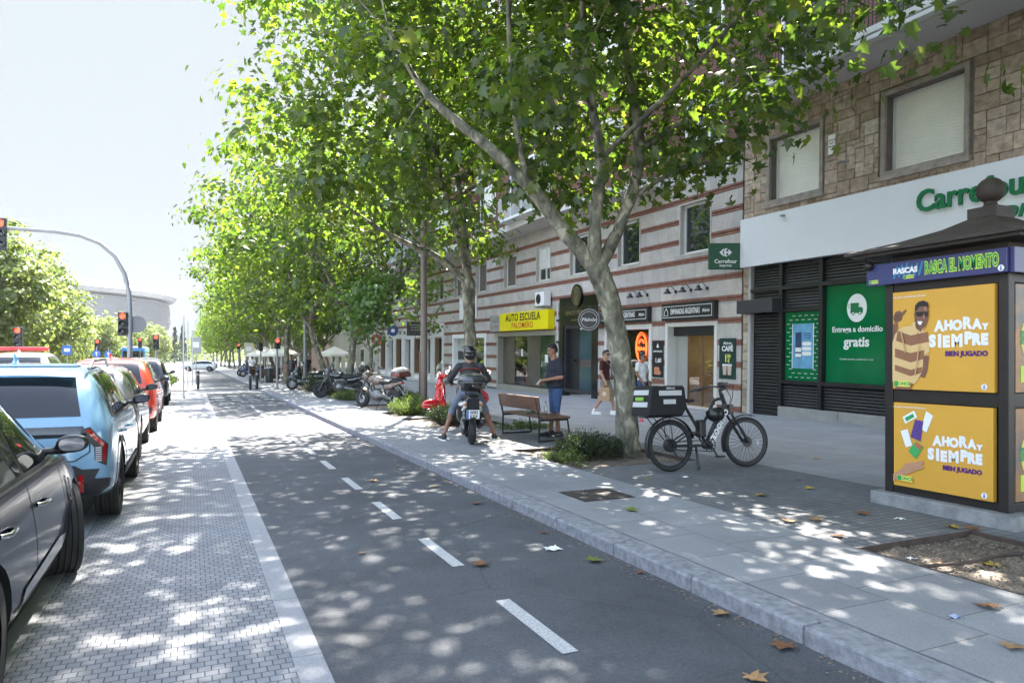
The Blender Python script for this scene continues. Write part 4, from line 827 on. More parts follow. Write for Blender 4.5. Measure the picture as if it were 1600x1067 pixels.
def tree_meshes(seed, trunk, limbs, cen, rad, ncl, nleaf, lsize, shape=LP, csize=.5, bottom=None, bshell=.45, keep=None):
    # trunk / limbs: [(point, radius)...]; leaf clumps fill an uneven ellipsoid, each on a twig grown from the nearest limb
    rg = random.Random(seed); mb = MB(); sk = []
    def poly(pr, n):
        pts = [Vector(p[0]) for p in pr]; rr = [p[1] for p in pr]
        dp = []; dr = []
        for i in range(len(pts) - 1):
            for t in (0, .25, .5, .75):
                a, b, c, d = pts[max(i-1, 0)], pts[i], pts[i+1], pts[min(i+2, len(pts)-1)]
                q = .5*((2*b) + (c - a)*t + (2*a - 5*b + 4*c - d)*t*t + (3*b - a - 3*c + d)*t**3)
                f = rr[i]*(1-t) + rr[i+1]*t; dp.append(q + Vector((rg.uniform(-1, 1), rg.uniform(-1, 1), 0))*f*.1); dr.append(f*rg.uniform(.94, 1.08))
        dp.append(pts[-1]); dr.append(rr[-1]); mb.tube(dp, dr, n); return list(zip(dp, dr))
    poly(trunk, 14); mb.ell(trunk[-1][0], (trunk[-1][1]*1.02, trunk[-1][1]*1.02, trunk[-1][1]*1.3), None, 14)
    for L in limbs: sk += poly(L, 8)
    C = Vector(cen); cl = []; tries = 0
    while len(cl) < ncl and tries < ncl*30:
        tries += 1; d = Vector((rg.gauss(0, 1), rg.gauss(0, 1), rg.gauss(0, 1))).normalized(); q = rg.random()**bshell
        lump = 1 + .22*noise.noise(d*2.3 + Vector((seed*1.7, 0, 0)))
        p = C + Vector((d.x*rad[0], d.y*rad[1], d.z*rad[2]))*q*lump
        if bottom is not None and p.z < bottom + .5*noise.noise(p*.6): continue
        if keep and not keep(p): continue
        cl.append(p)
    S = sorted(sk, key=lambda e: -e[1]); P = []; O = []
    rgn = np.random.default_rng(seed)
    for p in cl:
        b = min(sk, key=lambda e: (e[0] - p).length + (.6 if e[0].z > p.z + .3 else 0))
        if (b[0] - p).length > .15:
            mid = (b[0] + p)/2 + Vector((rg.uniform(-.25, .25), rg.uniform(-.25, .25), .18*(b[0] - p).length)); path = bez(b[0], mid, p, 4)
            r0 = min(b[1]*.6, .012 + .012*(b[0] - p).length); mb.tube(path, [r0*(1 - .75*i/4) for i in range(5)], 4, caps=False)
            sk.extend([(path[2], r0*.55), (path[3], r0*.4), (p, r0*.3)])
        n = int(nleaf*rg.uniform(.6, 1.4)); g = rgn.normal(size=(n, 3))*np.array([csize, csize, csize*.55]); g[:, 2] -= .1*np.abs(g[:, 0]); P.append(np.array(p)[None] + g)
        o = np.array(p - C); o /= np.linalg.norm(o) + 1e-6; O.append(np.repeat(o[None]*.7, n, 0))
    P = np.vstack(P); O = np.vstack(O)
    return mb.mesh('trunk', 60), leaves_mesh('crown', P, lsize, shape, seed, out=O)
def plant_tree(label, base, mt, ml, group=None, name='plane_tree', lm=None, bm=None, rz=0, s=1., cat='tree'):
    t = thing(name, label, cat, T(*base) @ RZ(rz) @ SC(s, s, s), group)
    for n, me, m in (('trunk', mt, bm or BARK), ('crown', ml, lm or LEAF)):
        if not me.materials: me.materials.append(m)
        link(n, me, None, t)
    return t
G1 = 'plane trees lining the pavement'
V3 = lambda *a: Vector(a)
def flare(r, h=.0): return [((0, 0, -.08), r*1.55), ((0, 0, .1), r*1.28), ((0, 0, .35), r*1.08)]
def limbset(rg, z0, fork, n, ln, up=.9, r0=.12):
    L = []
    for i in range(n):
        a = 2*math.pi*(i + rg.uniform(-.25, .25))/n; f = Vector(fork); d = Vector((math.cos(a), math.sin(a), up*rg.uniform(.8, 1.5))).normalized(); l = ln*rg.uniform(.8, 1.2)
        p1 = f + d*l*.35; p2 = p1 + (d + Vector((rg.uniform(-.3, .3), rg.uniform(-.3, .3), .35))).normalized()*l*.35; p3 = p2 + (d + Vector((rg.uniform(-.4, .4), rg.uniform(-.4, .4), .3))).normalized()*l*.4
        L.append([(f - Vector((0, 0, .1)), r0), (p1, r0*.75), (p2, r0*.5), (p3, r0*.2)])
        for _ in range(2):
            b = p1.lerp(p2, rg.random()); e = b + (d + Vector((rg.uniform(-.9, .9), rg.uniform(-.9, .9), rg.uniform(-.1, .5)))).normalized()*l*.5; L.append([(b, r0*.45), (b.lerp(e, .5) + Vector((0, 0, .1)), r0*.3), (e, r0*.12)])
    return L
# the near tree with its three big limbs
tr1 = flare(.165) + [((-.04, .02, 1.2), .165), ((-.22, .06, 2.2), .155), ((-.46, .11, 2.9), .175)]
f1 = (-.52, .12, 2.95)
l1 = [[(f1, .15), ((-.95, .25, 3.5), .125), ((-1.55, .5, 4.3), .105), ((-2.1, .7, 4.85), .09), ((-3.0, 1.1, 5.7), .06), ((-3.6, 1.2, 6.6), .03)],
      [(f1, .13), ((-.55, .1, 3.6), .1), ((-.5, .0, 4.7), .09), ((-.75, -.1, 5.7), .065), ((-1.1, -.4, 7.5), .04), ((-1.2, -.6, 9.5), .02)],
      [(f1, .13), ((-.28, .05, 3.35), .1), ((.03, -.02, 4.1), .095), ((.18, -.1, 4.9), .085), ((.1, .1, 6.2), .06), ((-.1, .3, 8.2), .04), ((0, .2, 10), .02)],
      [((-1.55, .5, 4.3), .06), ((-1.9, .3, 5.6), .045), ((-2.3, -.4, 7.2), .03)], [((.18, -.1, 4.9), .06), ((1.3, -.3, 5.6), .04), ((2.9, -.5, 5.9), .02)], [((.03, -.02, 4.1), .05), ((1.0, -.2, 4.7), .03), ((2.0, -.4, 4.8), .015)], [((-.5, 0, 4.7), .05), ((.3, -1.3, 5.8), .035), ((.6, -2.4, 6.6), .02)], [((.1, .1, 6.2), .05), ((.8, 1.5, 7.2), .03), ((1.5, 2.4, 8), .02)]]
mt, ml = tree_meshes(3, tr1, l1, (-.7, .2, 8.8), (5.0, 4.4, 5.0), 430, 50, .175, csize=.43, bottom=3.85, keep=lambda p: ((p.x > 0 and p.z < 7.2) or noise.noise(p*.5 + Vector((0, 0, 5))) > .0) and p.x < 2.5 + .3*(p.z - 4.2) and not (p.x > 1.2 and p.z < 4.2) and p.z > 4.0 + .42*max(0, -p.x - .3) and (p.z > 7.2 or p.x > -4.2))
plant_tree('nearest plane tree, mottled forked trunk rising beside the parked delivery bike', (6.42, 9.68, KZ - .02), mt, ml, G1)
tr2 = flare(.16) + [((.03, 0, 1.2), .15), ((0, 0, 2.4), .14), ((-.02, 0, 3.4), .16)]
f2 = (-.02, 0, 3.4); l2 = [[(f2, .11), ((-.7, .2, 4.0), .085), ((-1.7, .4, 4.45), .06), ((-2.9, .7, 5.2), .04), ((-4, .7, 6.2), .02)], [(f2, .11), ((-.1, .0, 4.3), .09), ((-.2, .1, 5.6), .075), ((-.5, 0, 7.3), .05), ((-.4, 0, 9.5), .02)], [(f2, .09), ((-.4, -.3, 4.5), .07), ((-1.3, -1.3, 6), .045), ((-2.0, -2.2, 7.6), .02)], [((-.2, .1, 5.6), .05), ((1, .8, 6.4), .035), ((2, 1.5, 7.2), .02)], [((-.7, .2, 4.0), .05), ((-1.8, 1.8, 5.6), .03), ((-2.6, 3, 6.6), .02)]]
mt, ml = tree_meshes(8, tr2, l2, (-1.2, -.1, 8.9), (5.0, 4.6, 5.0), 360, 48, .175, csize=.43, bottom=3.9, keep=lambda p: noise.noise(p*.5 + Vector((9, 4, 2))) > -.16 and p.x < 1.0 + .12*(p.z - 4) and (p.z > 9 or p.x > -5.2))
plant_tree('second plane tree of the row, trunk behind the scooter rider', (6.3, 16.5, KZ - .02), mt, ml, G1)
rg = random.Random(4)
tr0 = flare(.17) + [((0, 0, 1.5), .16), ((0, 0, 3.5), .15), ((0, 0, 4.5), .14)]
mt, ml = tree_meshes(15, tr0, limbset(rg, 0, (0, 0, 4.5), 5, 4.2, r0=.1), (-.9, .2, 8.6), (5.3, 4.4, 4.9), 460, 44, .15, csize=.38, bottom=4.55, keep=lambda p: noise.noise(p*.5 + Vector((3, 1, 7))) > -.12)
plant_tree('plane tree at the kiosk, only its hanging leaves and a limb at the top right', (6.45, 2.7, KZ - .02), mt, ml, G1)
plant_tree('plane tree behind the viewer, out of the picture, shading the bike lane', (6.3, -4.3, KZ - .02), mt, ml, G1, rz=2.)
for i, y in enumerate((-11, -18, -25)): plant_tree('unseen plane tree added to the row further behind the viewer', (6.3, y, KZ - .02), mt, ml, G1, rz=i*2.4)  # added to shade the ground that the near car's mirror reflects
# further trees share four grown shapes
kinds = []
for i in range(3):
    rg = random.Random(30 + i); lean = (-.9, .3, -.2)[i]
    tr = flare(.16) + [((lean*.25, 0, 1.2), .155), ((lean*.7, 0, 2.4), .145), ((lean, 0, 3.4), .15)]
    kinds.append(tree_meshes(40 + i*7, tr, limbset(rg, 0, (lean, 0, 3.4), 5, 4.4), (lean - .7, 0, 7.9), (4.8, 4.3, 4.5), 215, 42, .22, LS, .5, bottom=3.5))
row = [((6.2, 30.8), 1, 'plane tree with straight trunk behind the black motorbikes', 0), ((6.35, 37), 0, 'leaning plane tree beside the dark maxi scooter', 0), ((5.3, 45.2), 1, 'slim plane tree by the corner traffic light and cafe parasols', 1.2), ((6.3, 54), 2, 'plane tree just beyond the cafe parasols', .4)]
for i, y in enumerate((61, 68, 75, 83, 91, 99, 108, 117, 127, 138, 150, 163, 178, 195, 215, 240)): row.append(((6.3 - .2*(i % 3), y), i % 3, 'distant plane tree in the row beyond the side street', i*1.3))
for (x, y), k, l, rz in row: plant_tree(l, (x, y, KZ - .02), *kinds[k], G1, rz=rz, s=1 if y < 60 else .95 + .12*((y*7) % 3)/3)
# second row close to the shops further on, seen as foliage over the terrace
for i, (x, y) in enumerate(((12, 68), (12, 80), (11.5, 92))): plant_tree('tree standing behind the terrace parasols', (x, y, KZ), *kinds[i], 'trees behind the terrace', rz=i*2., s=.8, name='terrace_tree')
# saplings
rg = random.Random(9); mt, ml = tree_meshes(77, [((0, 0, -.05), .04), ((.02, 0, 1.2), .035), ((0, .02, 2.6), .03)], limbset(rg, 0, (0, .02, 2.5), 3, 1.7, 1.2, .025), (0, 0, 3.5), (.8, .8, 1.3), 36, 13, .15, LP, .22, bshell=.5)
plant_tree('young staked sapling with thin crown behind the brown lamp post', (7.0, 22.6, KZ - .03), mt, ml, name='sapling')
mt, ml = tree_meshes(78, [((0, 0, -.05), .04), ((.02, 0, 1.2), .035), ((0, .02, 2.0), .03)], limbset(rg, 0, (0, .02, 1.9), 4, 2.0, 1.2, .03), (0, 0, 3.6), (1.15, 1.15, 1.7), 90, 20, .16, LP, .26, bshell=.5)
plant_tree('bushy young tree with pale leaves behind the touring motorcycle', (6.4, 27.5, KZ - .03), mt, ml, name='sapling', lm=leaf_mat('young leaves', [(.07, .13, .03), (.1, .17, .04)], (2, 2.2, 1), .45))
t = thing('tree_stake', 'round brown timber stake beside the lamp post holding the sapling', 'stake', T(6.72, 22.0, KZ)); mb = MB(); mb.tube([(0, 0, -.1), (0, 0, 1.75)], [.055, .05], 10); mb.build('stake', mat('stake wood', (.17, .1, .06), .8, var=.35, vs=12, stretch=(1, 1, .1)), t, smooth=50); mb = MB(); mb.tube([(0, 0, 1.6), (.28, .6, 1.9)], .012, 5); mb.tube([(0, 0, 1.55), (-.2, .2, 2.6)], .008, 5); mb.build('tie', RUBBER, t)
# shrubs
def shrub(label, x, y, rx, ry, h, n, m, seed, ls=.07, shape=LN, name='shrub', group='low shrubs in the tree pits'):
    rgn = np.random.default_rng(seed); t = thing(name, label, 'shrub', T(x, y, KZ - .04), group); mb = MB(); rg_ = random.Random(seed); P = []; O = []
    for i in range(n):
        a = rg_.uniform(0, 6.283); q = rg_.random()**.5; px, py = math.cos(a)*q*rx, math.sin(a)*q*ry; hh = h*(1 - .45*q*q)*rg_.uniform(.7, 1.12)*(1 + .25*noise.noise(Vector((px*2, py*2, seed))))
        e = Vector((px*1.12, py*1.12, hh)); b = Vector((px*.6, py*.6, 0)); mb.tube([b, b.lerp(e, .6) + Vector((0, 0, .04)), e], [.006, .005, .002], 4, caps=False)
        k = 26; tt = rgn.uniform(.25, 1.0, k); P.append(np.array(b)[None]*(1 - tt)[:, None] + np.array(e)[None]*tt[:, None] + rgn.normal(size=(k, 3))*.035); d = np.array(e - b); O.append(np.repeat((d/np.linalg.norm(d))[None]*1.2, k, 0))
    mb.build('stems', mat('stem', (.06, .045, .03), .8), t); me = leaves_mesh('foliage', np.vstack(P), ls, shape, seed, .3, .9, -.1, np.vstack(O)); link('foliage', me, m, t)
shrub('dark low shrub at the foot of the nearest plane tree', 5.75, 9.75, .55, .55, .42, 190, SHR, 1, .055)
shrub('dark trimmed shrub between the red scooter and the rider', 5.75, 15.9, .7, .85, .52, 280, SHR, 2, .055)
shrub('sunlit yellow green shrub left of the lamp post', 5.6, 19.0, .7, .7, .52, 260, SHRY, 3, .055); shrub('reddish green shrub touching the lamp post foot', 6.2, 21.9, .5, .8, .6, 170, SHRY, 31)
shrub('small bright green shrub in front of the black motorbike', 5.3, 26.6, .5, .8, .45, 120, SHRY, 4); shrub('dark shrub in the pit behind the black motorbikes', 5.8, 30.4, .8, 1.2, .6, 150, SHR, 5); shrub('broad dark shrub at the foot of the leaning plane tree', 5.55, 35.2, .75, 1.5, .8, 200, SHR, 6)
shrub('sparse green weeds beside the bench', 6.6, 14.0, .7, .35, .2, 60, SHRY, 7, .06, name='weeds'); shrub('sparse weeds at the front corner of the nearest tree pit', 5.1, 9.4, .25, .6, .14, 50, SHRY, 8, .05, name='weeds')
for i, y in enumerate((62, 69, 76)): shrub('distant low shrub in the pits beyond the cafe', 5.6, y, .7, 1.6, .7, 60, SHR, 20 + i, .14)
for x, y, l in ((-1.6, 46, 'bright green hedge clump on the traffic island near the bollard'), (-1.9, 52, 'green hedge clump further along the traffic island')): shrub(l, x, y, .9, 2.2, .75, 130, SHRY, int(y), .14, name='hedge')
# park trees across the avenue

pk = []
for i in range(3):
    rg = random.Random(60 + i); pk.append(tree_meshes(90 + i, flare(.22) + [((0, 0, 2.2), .2), ((0, 0, 3.4), .2)], limbset(rg, 0, (0, 0, 3.2), 5, 4.6, 1.3, .13), (0, 0, 6.6), (4.0, 4.0, 5.2), 270, 46, .3, LS, .5, bottom=1.4))
PT = [(-13.5, 40, 0, 1.0, 'tall park tree behind the overhead signal arm'), (-9.8, 47, 1, .92, 'tall loose park tree left of the curved signal pole'), (-17.5, 36, 2, .95, 'park tree at the left edge of the picture'), (-9.5, 58, 2, .85, 'rounded park tree right behind the curved signal pole')]
for i, (x, y) in enumerate(((-14, 56), (-20, 50), (-11, 70), (-16, 72), (-12, 84), (-22, 66), (-13, 98), (-18, 90), (-24, 80), (-14, 115), (-11, 135), (-17, 140), (-13, 165), (-28, 60), (-26, 44), (-20, 110), (-16, 190), (-12, 215))): PT.append((x, y, i % 3, .72 + .12*((i*7) % 4)/4, 'tree in the green mass across the avenue'))
for x, y, s in ((-11, 110, .72), (-10, 140, .85), (-9, 170, .92), (-8, 200, 1.0), (-12.5, 95, .75), (-11.5, 125, .8)): PT.append((x, y, int(y) % 3, s, 'tree in the green mass across the avenue'))
for i, (x, y) in enumerate(((-15, -14), (-12, -26))): PT.append((x, y, i % 3, .9, 'unseen park tree added beside the road, behind and left of the picture'))  # out of view, added to darken what the near car's mirror reflects
for i, (x, y, k, s, l) in enumerate(PT): plant_tree(l, (x, y, -.05), *pk[k], 'park trees across the avenue', name='park_tree', lm=LEAF2, rz=i*1.7, s=s*.87)
def conifer(seed):
    rg_ = random.Random(seed); mb = MB(); mb.tube([(0, 0, 0), (0, 0, 14)], [.25, .03], 8); P = []; O = []; g = np.random.default_rng(seed)
    for i in range(150):
        z = rg_.uniform(1.5, 13.8); r_ = (14.2 - z)*.25*rg_.uniform(.6, 1.1); a = rg_.uniform(0, 6.28); e = Vector((math.cos(a)*r_, math.sin(a)*r_, z - .25*r_)); mb.tube([(0, 0, z), e], [.03, .01], 4, caps=False)
        k = 16; tt = g.uniform(.2, 1, k); P.append(np.array((0, 0, z))[None]*(1 - tt)[:, None] + np.array(e)[None]*tt[:, None] + g.normal(size=(k, 3))*.12); O.append(np.repeat(np.array((math.cos(a), math.sin(a), -.2))[None], k, 0))
    return mb.mesh('trunk', 60), leaves_mesh('crown', np.vstack(P), .42, LS, seed, .6, .6, .3, np.vstack(O))
cf = conifer(5)
for i, (x, y, s) in enumerate(((-4.6, 250, .85), (-8, 262, .75), (-2.5, 270, .95), (-11, 255, .6))): plant_tree('dark pointed conifer in front of the stadium', (x, y, 0), *cf, 'conifers below the stadium', name='conifer', lm=CON, rz=i, s=s)
# ------------------------------------------------------------ people
DENIM = mat('denim', (.05, .1, .22), .85, var=.4, vs=7, bump=.2, bs=90)
NAVY = mat('navy cotton', (.016, .018, .03), .85, var=.25, vs=6, bump=.15, bs=20)
HAIR = mat('dark hair', (.012, .009, .008), .5, bump=.5, bs=90)
TAN = mat('tan skin', (.28, .135, .08), .5, var=.12, vs=12); PALESK = mat('light skin', (.45, .25, .17), .5, var=.1, vs=12)
def lerp(a, b, t): return Vector(a).lerp(Vector(b), t)
def person(label, M, skin, shirt, legs, shoes, J=None, fat=1., sleeve=.6, leglen=.85, hair='short', sun=False, grip=(0, 0), sole=None, group=None, seated=False, hs=1.):
    j = dict(hipL=(-.09, 0, .93), kneeL=(-.1, .02, .5), ankL=(-.1, -.02, .09), toeL=(-.12, .15, .03), hipR=(.09, 0, .93), kneeR=(.1, .02, .5), ankR=(.1, -.02, .09), toeR=(.12, .15, .03),
             shL=(-.185, 0, 1.42), elL=(-.25, -.03, 1.14), wrL=(-.25, .06, .9), shR=(.185, 0, 1.42), elR=(.25, -.03, 1.14), wrR=(.25, .06, .9), neck=(0, -.01, 1.46), head=(0, .025, 1.63), pel=(0, 0, .95), hdir=0., hpitch=0.)
    j.update(J or {}); g = {k: Vector(v) for k, v in j.items() if not isinstance(v, (int, float))}
    t = thing('person', label, 'person', M, group)
    HM = T(*g['head']) @ RZ(j['hdir']) @ RX(j['hpitch']) @ SC(hs, hs, hs)
    b = MB()
    b.M = HM; b.ell((0, -.005, .035), (.074, .094, .088)); b.ell((0, .035, -.03), (.058, .062, .082)); b.ell((0, .078, -.01), (.034, .024, .06)); b.ell((0, .105, -.012), (.014, .02, .022)); b.ell((0, .088, -.052), (.026, .014, .012)); b.ell((0, .078, -.092), (.024, .022, .018))
    for s in (-1, 1): b.ell((s*.074, .0, -.005), (.012, .024, .034))
    b.M = Matrix(); b.cap(g['neck'] - Vector((0, 0, .05)), lerp(g['neck'], g['head'], .62), .062*fat**.5, .054)
    pel, neck = g['pel'], g['neck']; ch = pel.lerp(neck, .62); be = pel.lerp(neck, .28)
    b.ell(ch, (.16, .1, .17)); b.ell(be, (.145, .1, .17)); b.ell(pel, (.145, .1, .12))
    for s, e, w, sd, gr in (('shL', 'elL', 'wrL', -1, grip[0]), ('shR', 'elR', 'wrR', 1, grip[1])):
        b.cap(g[s], g[e], .05*fat**.4, .042); b.cap(g[e], g[w], .043, .028); b.ell(lerp(g[e], g[w], .3), (.042, .042, .05))
        d = (g[w] - g[e]).normalized(); side = d.cross(Vector((0, 0, 1))); side = side.normalized() if side.length > .3 else Vector((0, 1, 0)); up = side.cross(d)
        pc = g[w] + d*.055; b.cap(g[w] + d*.01, g[w] + d*.085 + side*.0, .03, .034)
        for i in range(4):
            o = side*((i - 1.5)*.019); k0 = g[w] + d*.09 + o; l = (.03, .036, .034, .026)[i]; bend = up*-(.012 + .03*gr) 
            k1 = k0 + d*l + bend*.4; k2 = k1 + d*l*(.7 - .9*gr) + bend; b.cap(k0, k1, .0105, .0095, 8); b.cap(k1, k2, .0095, .008, 8)
        th = g[w] + d*.03 + side*(-sd*.032); b.cap(th, th + d*.035 + side*(-sd*.022) - up*.012, .012, .01, 8); b.cap(th + d*.035 + side*(-sd*.022) - up*.012, th + d*.062 + side*(-sd*.02) - up*.022, .01, .008, 8)
    for s in 'LR':
        b.cap(g['hip' + s], g['knee' + s], .08, .055); b.cap(g['knee' + s], g['ank' + s], .052, .038); k = lerp(g['knee' + s], g['ank' + s], .3); b.ell(k + Vector((0, -.018, 0)), (.05, .052, .1))
        b.cap(g['ank' + s] - Vector((0, .03, .03)), g['toe' + s], .036, .028)
    link('body', blob(b, .0095, 3), skin, t)
    c = MB(); f = fat
    sh = neck - Vector((0, .0, .055)); c.cap(sh + Vector((-.13, 0, 0)), sh + Vector((.13, 0, 0)), .068, .068); c.ell(ch, (.182*f**.5, .122*f, .19)); c.ell(be + Vector((0, .015*(f - 1)*6, 0)), (.168*f, .122*f, .19)); c.ell(pel + (be - pel)*.15, (.172*f, .128*f, .11)); c.ell(neck - Vector((0, 0, .03)), (.085, .08, .045))
    for s, e, w in (('shL', 'elL', 'wrL'), ('shR', 'elR', 'wrR')):
        if sleeve <= 1: c.cap(g[s], lerp(g[s], g[e], sleeve), .07*f**.4, .064*f**.4)
        else: c.cap(g[s], g[e], .068, .058); c.cap(g[e], lerp(g[e], g[w], sleeve - 1), .058, .045)
    link('shirt', blob(c, .012, 4), shirt, t)
    c = MB(); c.ell(pel - Vector((0, 0, .02)), (.165*f**.6, .122*f**.8, .115))
    for s in 'LR':
        e = lerp(g['hip' + s], g['knee' + s], min(1, leglen)); c.cap(g['hip' + s], e, .096*f**.5, .078 if leglen < 1 else .066)
        if leglen > 1: c.cap(g['knee' + s], lerp(g['knee' + s], g['ank' + s], leglen - 1), .07, .056)
    link('trousers', blob(c, .012, 4), legs, t)
    for s in 'LR':
        c = MB(); a, q = g['ank' + s], g['toe' + s]; d = (q - a); d.z = 0; d = d.normalized() if d.length > .02 else Vector((0, 1, 0)); h = Vector((a.x, a.y, q.z)) - d*.05; tp = Vector((q.x, q.y, q.z)) + d*.02
        c.cap(h + Vector((0, 0, .012)), tp, .045, .04); c.cap(h + Vector((0, 0, .03)), a - Vector((0, 0, .005)), .044, .046); c.ell(lerp(h, tp, .5) + Vector((0, 0, .03)), (.042, .06, .035))
        o = link('shoe', blob(c, .01, 3), shoes, t)
        if sole:
            c = MB(); pr = [(x, y) for x, y in rrect(.086, (tp - h).length + .1, .042, 5)]; c.M = T(*lerp(h, tp, .5)) @ Matrix.Rotation(math.atan2(-d.x, d.y), 4, 'Z'); c.prism(pr, -.042, -.012); c.build('sole', sole, o, bevel=.004)
    if hair:
        c = MB(); c.M = HM; c.ell((0, -.018, .05), (.082, .098, .088)); c.ell((0, -.05, .01), (.076, .066, .085)); c.ell((0, .045, .108), (.058, .045, .03))
        if hair == 'bun': c.ell((0, -.09, .1), (.05, .05, .05)); c.ell((0, -.06, -.03), (.07, .05, .06))
        link('hair', blob(c, .009, 2), HAIR, t)
        c = MB(); c.M = HM
        for s in (-1, 1): c.ell((s*.031, .089, .012), (.011, .008, .007), None, 8)
        c.build('eyes', mat('eye dark', (.03, .02, .02), .2), t, smooth=60); c = MB(); c.M = HM
        for s in (-1, 1): c.tube([(s*.014, .1, .03), (s*.034, .098, .036), (s*.052, .085, .028)], .005, 5)
        c.tube([(-.022, .1, -.052), (0, .105, -.054), (.022, .1, -.052)], .004, 5); c.build('brows_and_mouth', HAIR, t)
    if sun:
        c = MB(); c.M = HM
        for s in (-1, 1): c.M = HM @ T(s*.034, .105, .01) @ RZ(-s*.25) @ RX(R(90)); c.prism(rrect(.056, .042, .016, 4), -.004, .004)
        c.M = HM; c.tube([(-.066, .09, .016), (-.08, .0, .018)], .004, 5); c.tube([(.066, .09, .016), (.08, .0, .018)], .004, 5); c.tube([(-.01, .108, .016), (.01, .108, .016)], .004, 5)
        c.build('sunglasses', BLACK, t)
    return t
def face_to(x, y, dx, dy, z=KZ): return T(x, y, z) @ RZ(math.atan2(-dx, dy))
WHT = mat('white cotton', (.72, .72, .72), .85, var=.1, vs=7, bump=.15, bs=25)
man = person('stout man in a navy polo shirt and blue denim shorts standing behind the bench', face_to(6.5, 12.3, -1, .12) @ SC(1.03, 1.03, 1.03), TAN, NAVY, DENIM, BLACK,
    dict(elL=(-.3, .0, 1.13), wrL=(-.17, .25, 1.08), elR=(.29, -.06, 1.12), wrR=(.13, .22, 1.03), hdir=.12, hpitch=-.28, head=(0, .07, 1.63), neck=(0, .02, 1.46), ankR=(.12, .06, .09), toeR=(.14, .23, .03)), fat=1.4, sleeve=.75, leglen=1.02, grip=(.9, .9), sole=BLACK)
t = thing('phone', 'small pale phone held in the hands of the man in the navy shirt', 'phone', face_to(6.5, 12.3, -1, .12) @ T(-.03, .36, 1.07) @ RX(R(-50))); MB().box(-.036, .036, -.07, .07, -.004, .004).build('case', mat('phone pale', (.5, .5, .5), .3), t, bevel=.003)
KHAKI = mat('khaki cotton', (.26, .22, .17), .9, var=.2, vs=8, bump=.2, bs=30); MAROON = mat('maroon cotton', (.06, .012, .012), .85, var=.2, vs=6, bump=.15, bs=20)
WM = face_to(10.2, 16.45, .55, -.85)
person('man in sunglasses, maroon T-shirt and khaki shorts walking with a paper bag', WM, PALESK, MAROON, KHAKI, WHITE,
    dict(kneeL=(-.1, .16, .53), ankL=(-.1, .2, .1), toeL=(-.11, .37, .05), kneeR=(.1, -.02, .5), ankR=(.1, -.26, .16), toeR=(.11, -.12, .05), elR=(.25, .0, 1.14), wrR=(.26, .12, .92), elL=(-.24, -.1, 1.14), wrL=(-.24, -.12, .89), hdir=-.45, hpitch=-.1), sleeve=.62, leglen=.95, sun=True, grip=(.3, 1), sole=WHITE)
t = thing('paper_bag', 'brown paper carrier bag held by the walking man in maroon', 'bag', WM @ T(.27, .14, .4)); KRAFT = mat('kraft paper', (.42, .27, .16), .8, var=.12, vs=6, bump=.2, bs=12)
mb = MB(); mb.box(-.075, .075, -.15, .15, 0, .36); mb.build('bag_body', KRAFT, t, bevel=.006); mb = MB()
for x in (-.06, .06): mb.tube([(x, -.06, .36), (x*.4, -.04, .43), (x*.3, .0, .445), (x*.4, .04, .43), (x, .06, .36)], .007, 6)
mb.build('handles', KRAFT, t, smooth=60); mb = MB(); mb.M = T(.0765, 0, .19) @ RY(R(90)); mb.prism(circ(.06, 20), 0, .002); mb.build('printed_mark', mat('print pale', (.62, .5, .38), .7), t)
t = thing('shoulder_bag', 'small olive sling bag worn across the chest of the walking man', 'bag', WM @ T(-.13, .14, 1.02)); mb = MB(); mb.ell((0, 0, 0), (.09, .045, .07)); mb.build('pouch', mat('olive cloth', (.13, .11, .07), .8), t, smooth=60)
mb = MB(); mb.tube([(0, 0, .04), (.08, .03, .2), (.18, .0, .36), (.22, -.1, .43)], .016, 6, flat=.4); mb.build('strap', mat('olive cloth', (0, 0, 0)), t, smooth=60)
person('woman in sunglasses, white T-shirt and blue jeans walking behind the near tree trunk', face_to(11.08, 16.0, .3, -.95) @ SC(.96, .96, .96), TAN, WHT, DENIM, WHITE,
    dict(kneeR=(.1, .14, .53), ankR=(.1, .18, .1), toeR=(.11, .34, .05), kneeL=(-.1, -.02, .5), ankL=(-.1, -.24, .15), toeL=(-.11, -.1, .05), elL=(-.25, -.08, 1.14), elR=(.25, .02, 1.15), wrR=(.2, .16, .95)), fat=.93, sleeve=.55, leglen=1.9, hair='bun', sun=True, sole=WHITE)
t = thing('handbag_strap', 'dark shoulder strap bag on the left side of the woman in white', 'bag', face_to(11.08, 16.0, .3, -.95)); mb = MB(); mb.tube([(-.13, .05, 1.38), (-.2, .06, 1.2), (-.27, .0, .95)], .014, 6, flat=.4); mb.ell((-.29, -.02, .84), (.05, .12, .1)); mb.build('bag_body', BLACK, t, smooth=50)
# far people
for x, y, dx, dy, sh, l in ((4.9, 39.5, -.4, -1, BLACK, 'distant person in black by the dark maxi scooter'), (6.8, 53.5, -.6, -1, MAROON, 'distant person in dark red at the cafe terrace'), (8.2, 56, .4, -1, NAVY, 'distant person in navy among the terrace tables'), (4.3, 58, 0, 1, WHT, 'distant person in white walking on the pavement')):
    person(l, face_to(x, y, dx, dy), TAN, sh, NAVY, BLACK, None, leglen=1.9)

